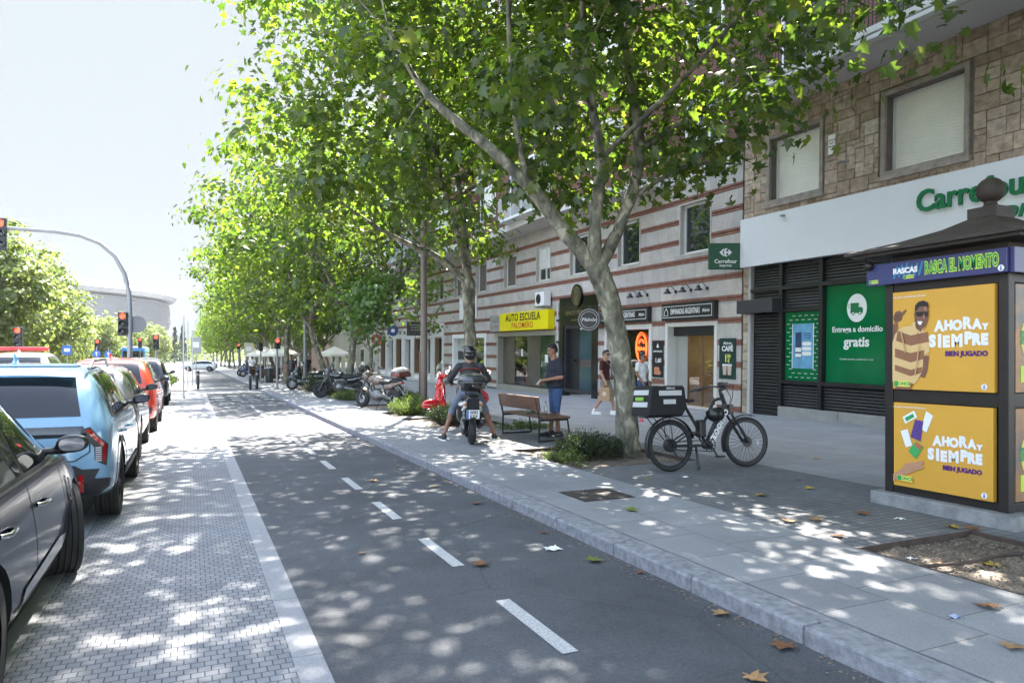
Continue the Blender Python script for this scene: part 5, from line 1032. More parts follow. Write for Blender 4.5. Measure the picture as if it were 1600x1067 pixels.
# ------------------------------------------------------------ bench and what lies on it
WOOD = mat('bench wood', (.14, .068, .042), .55, var=.35, vs=7, bump=.15, bs=40, stretch=(4, .35, 4)); IRON = mat('bench iron', (.035, .035, .036), .5, .4, var=.2, vs=8)
t = thing('bench', 'wooden plank bench with dark iron legs beside the standing man', 'bench', T(6.05, 12.35, KZ))
for y in (-.82, .82):
    mb = MB(); y0, y1 = y - .025, y + .025
    mb.tube([(-.36, y, .8), (-.31, y, .5), (-.29, y, .42), (-.3, y, .02), (.3, y, .02), (.34, y, .04), (.29, y, .4), (-.28, y, .4)], .021, 8); mb.build('leg', IRON, t, smooth=50)
mb = MB(); mb.M = T(-.335, 0, .7) @ RY(R(-10)); mb.box(-.02, .02, -.9, .9, -.13, .13); mb.build('backrest', WOOD, t, bevel=.012)
for x0, x1 in ((-.24, .03), (.04, .31)): MB().box(x0, x1, -.9, .9, .421, .462).build('seat_plank', WOOD, t, bevel=.01)
t = thing('bottle', 'clear plastic bottle with dark cap standing on the bench seat', 'bottle', T(6.1, 11.95, KZ + .4625)); mb = MB(); mb.lathe([(.0, 0), (.034, .002), (.036, .02), (.034, .08), (.036, .14), (.02, .19), (.013, .21), (.013, .225)], 16); mb.build('bottle_body', clear_glass('bottle plastic', .8), t, smooth=50); mb = MB(); mb.lathe([(.016, .222), (.016, .245), (0, .246)], 12); mb.build('cap', BLACK, t)
mb = MB(); rg = random.Random(2)
for i in range(16): a = rg.uniform(0, 6.28); mb.add([(rg.uniform(-.14, .14), rg.uniform(-.1, .1), rg.uniform(.0, .07)) for _ in range(3)], [(0, 1, 2)])
o = mb.build('crumpled_wrapper', mat('wrapper', (.45, .55, .4), .6, col2=(.1, .2, .08), vs=14)); o.location = (6.02, 12.4, KZ + .464); tag(o, 'crumpled pale green wrapper lying on the bench seat', 'wrapper')

# ------------------------------------------------------------ wheels for bikes
CHROME = mat('chrome', (.6, .6, .6), .15, 1); ALLOY = mat('alloy grey', (.3, .3, .31), .35, .8)
def wheel(p, x, y, z, r, w, rim=ALLOY, spokes=12, M=None, disc=True, rr=None, th=.02, name='wheel', line=None):   # wheel in the xz plane of its parent, axle along y
    rr = rr or w*.5; mb = MB(); mb.torus(r - rr, rr, 48, 10, fl=w*.5/rr); q = mb.build(name, RUBBER, p, smooth=60, M=(T(x, y, z) @ RX(R(90))) if M is None else M)
    mb = MB(); mb.torus(r - rr*2.05, th, 48, 6, fl=w*.42/th if spokes < 9 else 1.); 
    mb.cyl((0, 0, -w*.5), (0, 0, w*.5), .05 if spokes < 9 else .022, None, 14)
    for i in range(spokes):
        a = 2*math.pi*i/spokes; R_ = r - rr*2
        if spokes < 9: mb.tube([(math.cos(a)*.04, math.sin(a)*.04, 0), (math.cos(a + .12)*R_, math.sin(a + .12)*R_, 0)], [.026, .016], 6)
        else: s = (-1)**i*w*.4; a2 = a + .25*(1 if i % 4 < 2 else -1); mb.tube([(math.cos(a2)*.02, math.sin(a2)*.02, s), (math.cos(a)*R_, math.sin(a)*R_, 0)], .0022, 4, caps=False)
    mb.build('rim', rim, q, smooth=50)
    if disc:
        mb = MB(); mb.M = T(0, 0, w*.55); mb.prism(circ(.075 if spokes > 8 else .13, 28), 0, .004); mb.build('brake_disc', ALLOY if spokes < 9 else mat('dark disc', (.06, .06, .06), .4, .7), q)
    if line: mb = MB(); mb.torus(r - rr*1.5, .004, 48, 5, fl=w*.45/.004); mb.build('sidewall_stripe', line, q, smooth=60)
    return q
# ------------------------------------------------------------ delivery bicycle (x forward)
BM_ = mat('matt black frame', (.018, .019, .022), .4, coat=.1)
BT = T(5.88, 7.82, KZ) @ RZ(R(-4)) @ RX(R(-3))
t = thing('delivery_bicycle', 'black electric delivery bicycle with white lettering parked beside the near tree', 'bicycle', BT)
GREYL = mat('reflective stripe', (.5, .5, .5), .4)
wheel(t, 0, 0, .35, .35, .055, BM_, 28, line=GREYL); wheel(t, 1.24, 0, .35, .35, .055, BM_, 28, line=GREYL, M=T(1.24, 0, .35) @ RZ(R(-5)) @ RX(R(90)))
mb = MB(); mb.tube([(.91, 0, .88), (.74, 0, .6), (.59, 0, .335)], [.05, .058, .06], 10, flat=.75); mb.tube([(.845, 0, 1.03), (.94, 0, .79)], .03, 10)
mb.tube([(.87, 0, .96), (.78, 0, .955), (.72, 0, .93), (.6, 0, .72), (.47, 0, .53)], .021, 8); mb.tube([(.26, 0, .86), (.53, 0, .42), (.59, 0, .33)], .021, 8)
for s in (-1, 1): mb.tube([(.5, s*.03, .5), (.3, s*.055, .52), (0, s*.065, .36)], .011, 7); mb.tube([(.58, s*.04, .33), (.3, s*.06, .33), (0, s*.065, .34)], .014, 7)
mb.cyl((.59, -.05, .33), (.59, .05, .33), .06, None, 16); mb.build('frame', BM_, t, smooth=50)
text('zoomo', .155, WHITE, t, T(.765, -.057, .62) @ RX(R(90)) @ RZ(R(58.5)), .004, .001, sx=1.05); mb = MB(); mb.M = T(.64, -.057, .415) @ RX(R(90)) @ RZ(R(58.5)); mb.prism(rrect(.075, .075, .012, 3), 0, .002); o = mb.build('logo', WHITE, t); text('z', .07, BM_, o, T(.64, -.0595, .415) @ RX(R(90)) @ RZ(R(58.5)), .004, .001)
mb = MB()
for s in (-1, 1): mb.tube([(.955, s*.06, .76), (1.1, s*.065, .55)], .017, 8); mb.tube([(1.1, s*.065, .55), (1.24, s*.065, .345)], .022, 8)
mb.box(.92, .99, -.075, .075, .74, .79); mb.build('fork', BM_, t, smooth=50); mb = MB()
for s in (-1, 1): mb.tube([(.99, s*.062, .71), (1.06, s*.063, .61)], .0145, 8)
mb.build('fork_stanchions', CHROME, t, smooth=50)
mb = MB(); mb.tube([(.845, 0, 1.02), (.83, 0, 1.08), (.88, 0, 1.12)], .024, 8); mb.tube([(.6, -.34, 1.08), (.78, -.22, 1.13), (.88, -.05, 1.13), (.88, .05, 1.13), (.78, .22, 1.13), (.6, .34, 1.08)], .013, 8)
for s in (-1, 1): mb.tube([(.58, s*.35, 1.075), (.7, s*.28, 1.105)], .019, 8); mb.tube([(.74, s*.24, 1.11), (.7, s*.33, 1.07)], .008, 6); mb.tube([(.8, s*.2, 1.13), (.98, s*.1, 1.15), (1.02, s*.02, .98), (.97, 0, .78)], .005, 5)
mb.box(.84, .93, -.05, .05, 1.13, 1.19); mb.box(.95, 1.02, -.035, .035, .83, .88); mb.build('handlebar', BM_, t, smooth=50)
mb = MB(); mb.ell((.19, 0, .945), (.14, .085, .035)); mb.ell((.33, 0, .945), (.09, .03, .025)); link('saddle', blob(mb, .012, 3), RUBBER, t); mb = MB(); mb.tube([(.245, 0, .93), (.28, 0, .83)], .015, 8); mb.build('seat_post', BM_, t)
mb = MB()
for s in (-1, 1): mb.tube([(.32, s*.07, .735), (.1, s*.08, .745), (-.42, s*.08, .735)], .008, 6); mb.tube([(-.05, s*.09, .735), (0, s*.075, .37)], .007, 6); mb.tube([(-.3, s*.09, .735), (0, s*.075, .37)], .007, 6)
for x in (.1, -.1, -.3, -.42): mb.tube([(x, -.08, .74), (x, .08, .74)], .007, 6)
mb.build('rack', BM_, t)
for cx, rz_, a0, a1 in ((0, 0, 12, 205), (1.24, R(-5), 70, 200)):
    mb = MB(); mb.M = T(cx, 0, .35) @ RZ(rz_); n = 18; vs = []
    for i in range(n + 1):
        a = R(a0 + (a1 - a0)*i/n)
        for y_, r_ in ((-.036, .372), (-.02, .385), (.02, .385), (.036, .372)): vs.append((math.cos(a)*r_, y_, math.sin(a)*r_))
    mb.add(vs, [(i*4 + j, i*4 + j + 1, i*4 + j + 5, i*4 + j + 4) for i in range(n) for j in range(3)]); mb.build('mudguard', BM_, t, smooth=60)
mb = MB(); mb.M = T(.59, -.07, .33) @ RX(R(90)); mb.torus(.085, .006, 32, 5)
for i in range(5): a = i*1.256; mb.tube([(0, 0, 0), (math.cos(a)*.085, math.sin(a)*.085, 0)], .008, 5)
mb.M = Matrix(); mb.tube([(.59, -.09, .33), (.68, -.095, .19)], .011, 6); mb.box(.64, .74, -.2, -.1, .17, .195); mb.tube([(.59, -.09, .33), (.59, .09, .33)], .012, 6); mb.tube([(.59, .09, .33), (.5, .095, .47)], .011, 6); mb.box(.45, .55, .09, .2, .46, .485); mb.build('crankset', BM_, t)
mb = MB(); mb.M = T(0, 0, .35) @ RX(R(90)); mb.lathe([(.0, -.05), (.08, -.05), (.09, -.03), (.09, .03), (.08, .05), (0, .05)], 24); mb.build('hub_motor', BM_, t, smooth=40)
mb = MB(); mb.tube([(.42, .02, .34), (.36, -.12, .02)], [.016, .02], 8); mb.build('kickstand', BM_, t); MB().box(.44, .55, -.06, .06, .44, .68).build('battery', BLACK, t, bevel=.02)
mb = MB(); mb.tube([(.59, -.055, .4), (.0, -.055, .4)], .006, 4); mb.tube([(.59, -.055, .25), (0, -.055, .3)], .006, 4); mb.tube([(0, -.06, .3), (.06, -.06, .2)], .012, 5); mb.build('chain', RUBBER, t); MB().box(1.44, 1.445, -.02, .02, .3, .36).build('spoke_reflector', WHITE, t); MB().box(-.44, -.425, -.04, .04, .68, .72).build('rear_reflector', RED, t)
t = thing('delivery_bag', 'black box delivery bag with pale reflective patches strapped on the bicycle rack', 'bag', BT @ T(-.13, 0, .753) @ SC(.93, .93, .93))
mb = MB(); mb.prism([(-.36, 0), (.22, 0), (.29, .12), (.26, .4), (.23, .43), (-.25, .43), (-.3, .4)], -.24, .24); mb.M = RX(R(90)); mb.v = [(v[0], -v[2], v[1]) for v in mb.v]; mb.build('bag_body', mat('black nylon', (.009, .009, .01), .75, bump=.4, bs=14), t, bevel=.025)
mb = MB(); mb.box(-.17, .2, -.243, -.2405, .29, .36); mb.build('reflective_patch', GREYL, t); MB().box(-.1, .1, -.243, -.2405, .17, .235).build('reflective_patch', GREYL, t)
for z, m in ((.3, GREYL), (.13, GREYL)): mb = MB(); mb.M = T(-.36 + .06*z/.4 - .004, 0, 0); mb.add([(0, -.2, z - .0), (0, .2, z), (.012, .2, z + .07), (.012, -.2, z + .07)], [(0, 1, 2, 3)]); mb.add([(-.005, -.2, z - .0), (-.005, .2, z), (.007, .2, z + .07), (.007, -.2, z + .07)], [(3, 2, 1, 0)]); mb.build('reflective_patch', m, t)
mb = MB(); mb.box(-.345, -.335, -.1, .12, .22, .27); mb.build('green_mark', mat('lime mark', (.2, .45, .06), .5), t); text('delivery', .045, GREYL, t, T(.02, -.2425, .395) @ RX(R(90)), .001)
t = thing('bicycle_helmet', 'black helmet hanging from the frame of the delivery bicycle', 'helmet', BT @ T(.66, -.1, .78)); mb = MB(); mb.lathe([(.145, -.02), (.15, .02), (.135, .08), (.09, .125), (0, .145)], 24); mb.M = SC(1, .8, 1); mb.M = RX(R(150)) @ SC(.85, .7, .9); k = MB(); k.M = RX(R(150)) @ SC(.9, .72, .95); k.lathe([(.145, -.02), (.15, .02), (.135, .08), (.09, .125), (.001, .145)], 24); k.lathe([(.13, -.015), (.12, .07), (.08, .11), (.001, .125)], 24); k.build('shell', BLACK, t, smooth=50); k = MB(); k.tube([(0, 0, .1), (.03, .05, .2)], .008, 5); k.build('strap', RUBBER, t)
# ------------------------------------------------------------ scooters and motorcycles (x forward, z up)
VRED = mat('scooter red', (.5, .012, .02), .18, coat=.8); DGREY = mat('scooter grey', (.05, .05, .055), .3, coat=.4); SILV = mat('silver paint', (.4, .4, .42), .3, .6); WSC = clear_glass('windscreen', .7)
ENG = mat('engine alloy', (.2, .2, .2), .4, .8, var=.4, vs=18, bump=.3, bs=30); TAIL = mat('tail light', (.5, .01, .015), .15, coat=1); SEAT = mat('seat vinyl', (.015, .015, .016), .5, bump=.1, bs=60)
AMBER = mat('amber lens', (.6, .22, .03), .2, coat=1); MIRR = mat('mirror glass', (.7, .72, .75), .03, 1)
def headlamp(p, x, z, r=.08, m=None):
    mb = MB(); mb.M = T(x, 0, z) @ RY(R(90)); mb.ell((0, 0, 0), (r, r, .04)); mb.build('headlamp', m or CHROME, p, smooth=60)
def bars(p, x, z, w=.34, mir=BLACK, mh=.2, grip=BLACK):
    mb = MB(); mb.tube([(x - .14, -w, z), (x - .04, -w*.6, z + .03), (x, 0, z + .01), (x - .04, w*.6, z + .03), (x - .14, w, z)], .014, 8); mb.build('handlebar', grip, p, smooth=60)
    for s in (-1, 1):
        mb = MB(); mb.tube([(x - .05, s*w*.7, z + .03), (x - .02, s*(w*.95), z + mh)], .006, 6); mb.M = T(x - .02, s*(w + .03), z + mh + .03) @ RZ(s*.15); mb.ell((0, 0, 0), (.025, .075, .055)); o = mb.build('mirror', mir, p, smooth=60)
        mb = MB(); mb.M = T(x - .043, s*(w + .03), z + mh + .03) @ RY(R(90)); mb.prism(circ(.046, 18, 0, 0, .064), -.002, .002); mb.build('mirror_glass', MIRR, o)
def plate(p, M, s1, s2, w=.22, h=.16):
    o = MB().box(-w/2, w/2, -h/2, h/2, 0, .004).build('number_plate', WHITE, p, M=M, bevel=.002)
    MB().box(-w/2 + .003, -w/2 + .036, -h/2 + .004, h/2 - .004, .0045, .006).build('blue_band', mat('plate blue', (.02, .12, .5), .4), o)
    text(s1, .078, BLACK, o, T(.018, .035, .006), .002, .0008, sx=.92); text(s2, .078, BLACK, o, T(.018, -.036, .006), .002, .0008, sx=.92)
def topbox(p, x, z, m, m2, r=(.21, .27, .15)):
    mb = MB(); mb.ell((0, 0, -.02), r); mb.box(-r[0]*.75, r[0]*.75, -r[1]*.8, r[1]*.8, -r[2]*.85, 0); o = link('top_box', blob(mb, .014, 6), m, p, T(x, 0, z)); mb = MB(); mb.ell((0, 0, .015), (r[0]*1.01, r[1]*1.01, r[2]*.93)); me = mb.mesh('lid', 60)
    bm = bmesh.new(); bm.from_mesh(me); bmesh.ops.bisect_plane(bm, geom=bm.verts[:] + bm.edges[:] + bm.faces[:], plane_co=(0, 0, .02), plane_no=(0, 0, -1), clear_outer=True); bm.to_mesh(me); link('lid', me, m2, o)
    return o
BACKPL = RZ(R(-90)) @ RX(R(90))      # a panel facing backwards (-x)
def grey_scooter():
    t = thing('grey_scooter', 'grey scooter with black top box and plate 0083 KKK, rider astride', 'scooter', T(4.52, 11.72, KZ) @ RZ(R(90 - 17)))
    wheel(t, 0, 0, .29, .29, .13, ALLOY, 5, rr=.075); wheel(t, 1.36, 0, .3, .3, .11, ALLOY, 5, rr=.07)
    mb = MB(); mb.ell((.15, 0, .72), (.42, .15, .12)); mb.ell((-.12, 0, .8), (.16, .11, .08)); mb.ell((.3, 0, .55), (.3, .15, .16)); link('tail_body', blob(mb, .014, 5), DGREY, t)
    for s in (-1, 1): mb = MB(); mb.cap((-.2, s*.13, .74), (.3, s*.165, .7), .045, .06); mb.cap((-.22, s*.12, .68), (-.05, s*.15, .62), .03, .04); link('side_panel', blob(mb, .012, 4), mat('pearl white panel', (.55, .55, .54), .25, coat=.6), t)
    mb = MB(); mb.ell((-.27, 0, .76), (.04, .09, .055)); link('tail_lamp', blob(mb, .01, 2), TAIL, t)
    plate(t, T(-.33, 0, .56) @ RY(R(-14)) @ BACKPL, '0083', 'KKK')
    mb = MB(); mb.prism([(-.12, -.1), (.12, -.1), (.1, .28), (-.1, .28)], -.012, -.002); mb.build('plate_holder', BLACK, t, M=T(-.325, 0, .56) @ RY(R(-14)) @ BACKPL)
    mb = MB(); mb.tube([(-.33, 0, .5), (-.3, 0, .4), (-.2, 0, .58)], .05, 8, flat=.3); mb.build('rear_mudguard', BLACK, t, smooth=60)
    mb = MB(); mb.cap((.5, -.0, .35), (.05, .13, .3), .1, .09); mb.ell((.02, .15, .3), (.14, .06, .13)); mb.cap((.1, .14, .42), (-.1, .13, .48), .05, .05); link('engine', blob(mb, .014, 3), ENG, t)
    mb = MB(); mb.cap((.3, -.16, .3), (-.22, -.17, .42), .055, .07); link('exhaust', blob(mb, .014, 3), SATIN, t)
    mb = MB(); mb.tube([(-.0, -.1, .32), (-.12, -.1, .7)], .028, 8); mb.tube([(-.0, .1, .32), (-.12, .1, .7)], .028, 8); mb.build('shock', BLACK, t, smooth=60)
    mb = MB(); mb.ell((.5, 0, .8), (.35, .15, .07)); mb.ell((.15, 0, .85), (.2, .14, .06)); link('seat', blob(mb, .014, 4), SEAT, t)
    mb = MB(); mb.cap((.75, 0, .3), (1.05, 0, .3), .16, .14); mb.cap((1.08, -.12, .4), (1.0, -.14, .92), .09, .1); mb.cap((1.08, .12, .4), (1.0, .14, .92), .09, .1); mb.ell((1.05, 0, .95), (.12, .16, .14)); mb.ell((1.36, 0, .55), (.3, .08, .1)); link('front_shield', blob(mb, .018, 5), DGREY, t)
    mb = MB()
    for s in (-1, 1): mb.tube([(1.1, s*.08, .7), (1.36, s*.08, .3)], .025, 8)
    mb.build('fork', SATIN, t, smooth=60); bars(t, 1.0, 1.1, .34, VRED, .13)
    mb = MB(); mb.tube([(-.3, -.12, .9), (-.25, -.12, .96), (.1, -.13, .93)], .012, 6); mb.tube([(-.3, .12, .9), (-.25, .12, .96), (.1, .13, .93)], .012, 6); mb.tube([(-.3, -.12, .9), (-.3, .12, .9)], .012, 6); mb.build('rear_rack', BLACK, t, smooth=60)
    o = topbox(t, -.14, 1.12, mat('top box black', (.015, .015, .016), .3, coat=.3), mat('smoked lid', (.05, .05, .053), .12, coat=1)); mb = MB(); mb.M = T(-.205, 0, -.07); mb.ell((0, 0, 0), (.012, .012, .012)); mb.build('lock', CHROME, o)
    for s in (-1, 1): mb = MB(); mb.ell((-.24, s*.14, .72), (.03, .03, .025)); mb.build('indicator', AMBER, t, smooth=60)
grey_scooter()
RM = T(4.52, 11.72, KZ) @ RZ(R(-17))
rider = person('scooter rider seen from behind in a black helmet, grey jacket and capri trousers', RM, TAN, mat('grey jacket', (.035, .034, .036), .75, var=.25, vs=6, bump=.25, bs=14), mat('blue grey trousers', (.16, .18, .23), .9, var=.2, vs=8, bump=.25, bs=18), BLACK,
    dict(pel=(0, .42, .93), hipL=(-.11, .46, .92), kneeL=(-.3, .78, .58), ankL=(-.47, .7, .1), toeL=(-.52, .87, .04), hipR=(.11, .46, .92), kneeR=(.3, .78, .58), ankR=(.47, .7, .1), toeR=(.52, .87, .04), neck=(0, .5, 1.44), head=(0, .56, 1.6), shL=(-.2, .48, 1.38), shR=(.2, .48, 1.38), elL=(-.36, .62, 1.14), wrL=(-.33, .86, 1.08), elR=(.36, .62, 1.14), wrR=(.33, .86, 1.08)), fat=1.04, sleeve=1.9, leglen=1.35, hair=None, grip=(1, 1), sole=WHITE)
mb = MB(); mb.M = T(0, .5, 1.31)
mb.tube([(-.21, -.05, -.03), (-.13, -.135, .02), (0, -.16, .035), (.13, -.135, .02), (.21, -.05, -.03)], .017, 6, flat=.5); mb.build('jacket_stripe', mat('red piping', (.45, .05, .03), .6), rider, smooth=60)
hm = thing('motorcycle_helmet', 'glossy black open helmet worn by the scooter rider', 'helmet', RM @ T(0, .55, 1.63)); mb = MB(); mb.ell((0, -.005, .015), (.128, .145, .135)); mb.ell((0, -.06, -.05), (.11, .08, .09)); link('shell', blob(mb, .012, 3), mat('helmet gloss', (.012, .012, .013), .12, coat=.6), hm)
mb = MB(); mb.M = T(0, .1, .05) @ RX(R(35)); mb.tube([(math.sin(a)*.135, math.cos(a)*.12, 0) for a in [R(-60 + 120*i/12) for i in range(13)]], .035, 6, flat=.12); mb.build('visor', WSC, hm, smooth=60)

def vespa():
    t = thing('red_scooter', 'glossy red retro scooter with round headlamp and small clear windscreen', 'scooter', T(6.95, 17.75, KZ) @ RZ(R(90 + 98)))
    wheel(t, 0, 0, .24, .24, .11, ALLOY, 5, rr=.065); wheel(t, 1.28, 0, .24, .24, .1, ALLOY, 5, rr=.06)
    mb = MB(); mb.ell((.05, 0, .55), (.42, .17, .2)); mb.ell((-.1, -.12, .45), (.26, .1, .17)); mb.ell((-.1, .12, .45), (.26, .1, .17)); mb.cap((.3, 0, .5), (.42, 0, .3), .13, .12); link('rear_body', blob(mb, .014, 5), VRED, t)
    mb = MB(); mb.cbox((.68, 0, .26), (.55, .3, .06)); mb.cap((.95, -.13, .3), (1.08, -.2, .55), .05, .05); mb.cap((.95, .13, .3), (1.08, .2, .55), .05, .05)
    for s in (-1, 0, 1): mb.cap((1.0, s*.16, .3), (1.04, s*.17, .85), .05, .045); mb.cap((1.0, s*.08, .3), (1.04, s*.09, .9), .05, .045)
    link('leg_shield', blob(mb, .016, 5), VRED, t)
    mb = MB(); mb.tube([(.96, -.24, .32), (1.06, -.235, .6), (1.08, -.2, .85), (1.06, 0, .96), (1.08, .2, .85), (1.06, .235, .6), (.96, .24, .32)], .011, 6); mb.build('shield_trim', CHROME, t, smooth=60)
    mb = MB(); mb.ell((1.28, 0, .33), (.3, .1, .15)); mb.ell((1.42, 0, .3), (.12, .07, .09)); link('front_mudguard', blob(mb, .014, 4), VRED, t)
    mb = MB(); mb.cap((1.08, 0, .85), (1.02, 0, 1.05), .065, .075); mb.cap((1.0, -.2, 1.08), (1.0, .2, 1.08), .05, .05); mb.ell((1.06, 0, 1.07), (.1, .1, .09)); link('head_cowl', blob(mb, .012, 4), VRED, t)
    mb = MB(); mb.M = T(1.13, 0, 1.07) @ RY(R(85)); mb.ell((0, 0, 0), (.075, .075, .035)); mb.build('headlamp', CHROME, t, smooth=60); bars(t, .98, 1.1, .32, CHROME, .15)
    mb = MB(); mb.M = T(1.12, 0, 1.16) @ RY(R(-18)); n = 9; vs = []
    for i in range(n + 1):
        y = -.2 + .4*i/n
        for z_ in (0, .12, .24, .32*math.cos(y*3.2)): vs.append((-.6*y*y, y, min(z_, .33*math.cos(y*4))))
    mb.add(vs, [(i*4 + j, i*4 + j + 1, i*4 + j + 5, i*4 + j + 4) for i in range(n) for j in range(3)]); o = mb.build('windscreen', WSC, t, smooth=60); s_ = o.modifiers.new('s', 'SOLIDIFY'); s_.thickness = .004
    mb = MB(); mb.ell((.12, 0, .77), (.36, .14, .06)); link('seat', blob(mb, .014, 4), SEAT, t); mb = MB(); mb.M = T(1.075, 0, .6) @ RY(R(90)); mb.prism([(-.12, -.05), (.12, -.03), (.12, .03), (-.12, .05)], .02, .03); mb.build('horn_cover', VRED, t)
    mb = MB(); mb.ell((-.36, 0, .55), (.03, .06, .05)); mb.build('tail_lamp', TAIL, t, smooth=60); mb = MB(); mb.tube([(.4, .05, .2), (.36, .25, .02)], .012, 6); mb.build('side_stand', BLACK, t)
    for s in (-1, 1): mb = MB(); mb.ell((1.09, s*.17, .8), (.02, .05, .03)); mb.build('indicator', AMBER, t, smooth=60)
vespa()
def moto(label, M, tank, box=None, screen=False, rim=ALLOY, plate_=None, name='motorcycle', group=None, seat_h=.82):
    t = thing(name, label, 'motorcycle', M, group)
    wheel(t, 0, 0, .31, .31, .16, rim, 7, rr=.09); wheel(t, 1.45, 0, .31, .31, .12, rim, 7, rr=.08)
    mb = MB()
    for s in (-1, 1): mb.tube([(1.15, s*.1, .98), (1.45, s*.1, .31)], [.026, .03], 8)
    mb.box(1.1, 1.2, -.13, .13, .93, .97); mb.build('fork', mat('fork grey', (.12, .12, .12), .3, .8), t, smooth=60)
    mb = MB(); mb.ell((.72, 0, .42), (.27, .2, .2)); mb.cap((.85, -.18, .55), (.8, -.1, .4), .07, .09); mb.cap((.85, .18, .55), (.8, .1, .4), .07, .09); mb.cap((.5, 0, .4), (.05, .1, .32), .08, .05); link('engine', blob(mb, .016, 3), ENG, t)
    mb = MB(); mb.tube([(1.1, 0, .85), (.5, 0, .75), (.35, 0, .4), (0, .1, .31)], .035, 8); mb.tube([(1.08, -.08, .8), (.95, -.15, .4), (.5, -.12, .25)], .025, 8); mb.tube([(1.08, .08, .8), (.95, .15, .4), (.5, .12, .25)], .025, 8); mb.build('frame', SATIN, t, smooth=60)
    mb = MB(); mb.ell((.8, 0, .86), (.3, .16, .15)); mb.ell((.95, 0, .88), (.17, .17, .13)); link('tank', blob(mb, .014, 5), tank, t)
    mb = MB(); mb.ell((.35, 0, seat_h), (.33, .15, .07)); mb.ell((-.08, 0, seat_h + .04), (.26, .12, .06)); link('seat', blob(mb, .014, 4), SEAT, t)
    mb = MB(); mb.cap((.1, 0, .72), (-.32, 0, .82), .1, .06); mb.cap((.3, 0, .68), (.1, 0, .7), .13, .11); link('tail', blob(mb, .014, 4), tank, t)
    mb = MB(); mb.cap((.5, -.15, .28), (-.2, -.2, .45), .045, .065); link('exhaust', blob(mb, .014, 3), CHROME if box else SATIN, t)
    mb = MB(); mb.ell((-.38, 0, .8), (.03, .07, .035)); mb.build('tail_lamp', TAIL, t, smooth=60); headlamp(t, 1.3, .93, .09); bars(t, 1.1, 1.05, .38, BLACK, .16)
    mb = MB(); mb.M = T(1.45, 0, .31); n = 10; vs = []
    for i in range(n + 1):
        a = R(25 + 120*i/n)
        for y_ in (-.07, 0, .07): vs.append((math.cos(a)*.34, y_, math.sin(a)*(.34 - abs(y_)*.3)))
    mb.add(vs, [(i*3 + j, i*3 + j + 1, i*3 + j + 4, i*3 + j + 3) for i in range(n) for j in range(2)]); mb.build('mudguard', tank, t, smooth=60)
    mb = MB(); mb.tube([(-.25, 0, .72), (-.5, 0, .5)], .045, 8, flat=.4); mb.build('plate_bracket', BLACK, t)
    plate(t, T(-.49, 0, .55) @ RY(R(-22)) @ BACKPL, *(plate_ or ('4417', 'HGD')))
    if box: topbox(t, -.3, 1.12, box[0], box[1], (.25, .3, .16)); mb = MB(); mb.box(-.45, 0, -.1, .1, .9, .95); mb.build('rack', BLACK, t)
    if screen:
        mb = MB(); mb.ell((1.2, 0, 1.0), (.15, .19, .16)); link('fairing', blob(mb, .014, 4), tank, t); mb = MB(); mb.M = T(1.2, 0, 1.1) @ RY(R(-28)); n = 8; vs = []
        for i in range(n + 1):
            y = -.2 + .4*i/n
            for z_ in (0, .15, .3, .4): vs.append((-.9*y*y, y*(1 - z_*.5), z_*math.cos(y*3)))
        mb.add(vs, [(i*4 + j, i*4 + j + 1, i*4 + j + 5, i*4 + j + 4) for i in range(n) for j in range(3)]); o = mb.build('windscreen', WSC, t, smooth=60); o.modifiers.new('s', 'SOLIDIFY').thickness = .005
    mb = MB(); mb.tube([(.5, .1, .3), (.45, .3, .02)], .013, 6); mb.build('side_stand', BLACK, t); return t
moto('bronze and black touring motorcycle with round top box left of the lamp post', T(5.55, 20.85, KZ) @ RZ(R(90 + 27)), mat('bronze paint', (.16, .13, .11), .25, .5, coat=.6), (mat('top box brown', (.11, .035, .03), .25, coat=.6), mat('lid silver', (.45, .42, .4), .25, .4, coat=.5)), True, CHROME)
moto('black naked motorcycle parked facing the bike lane behind the touring one', T(5.9, 27.7, KZ) @ RZ(R(90 + 62)), mat('gloss black', (.012, .012, .014), .15, coat=.8), None, False, BLACK)
moto('second black motorcycle with pale headlamp further along the tree pits', T(6.4, 30.0, KZ) @ RZ(R(90 + 66)), mat('grey blue paint', (.09, .1, .12), .25, coat=.6), (mat('top box black', (0, 0, 0)), mat('smoked lid', (0, 0, 0))), True, BLACK)
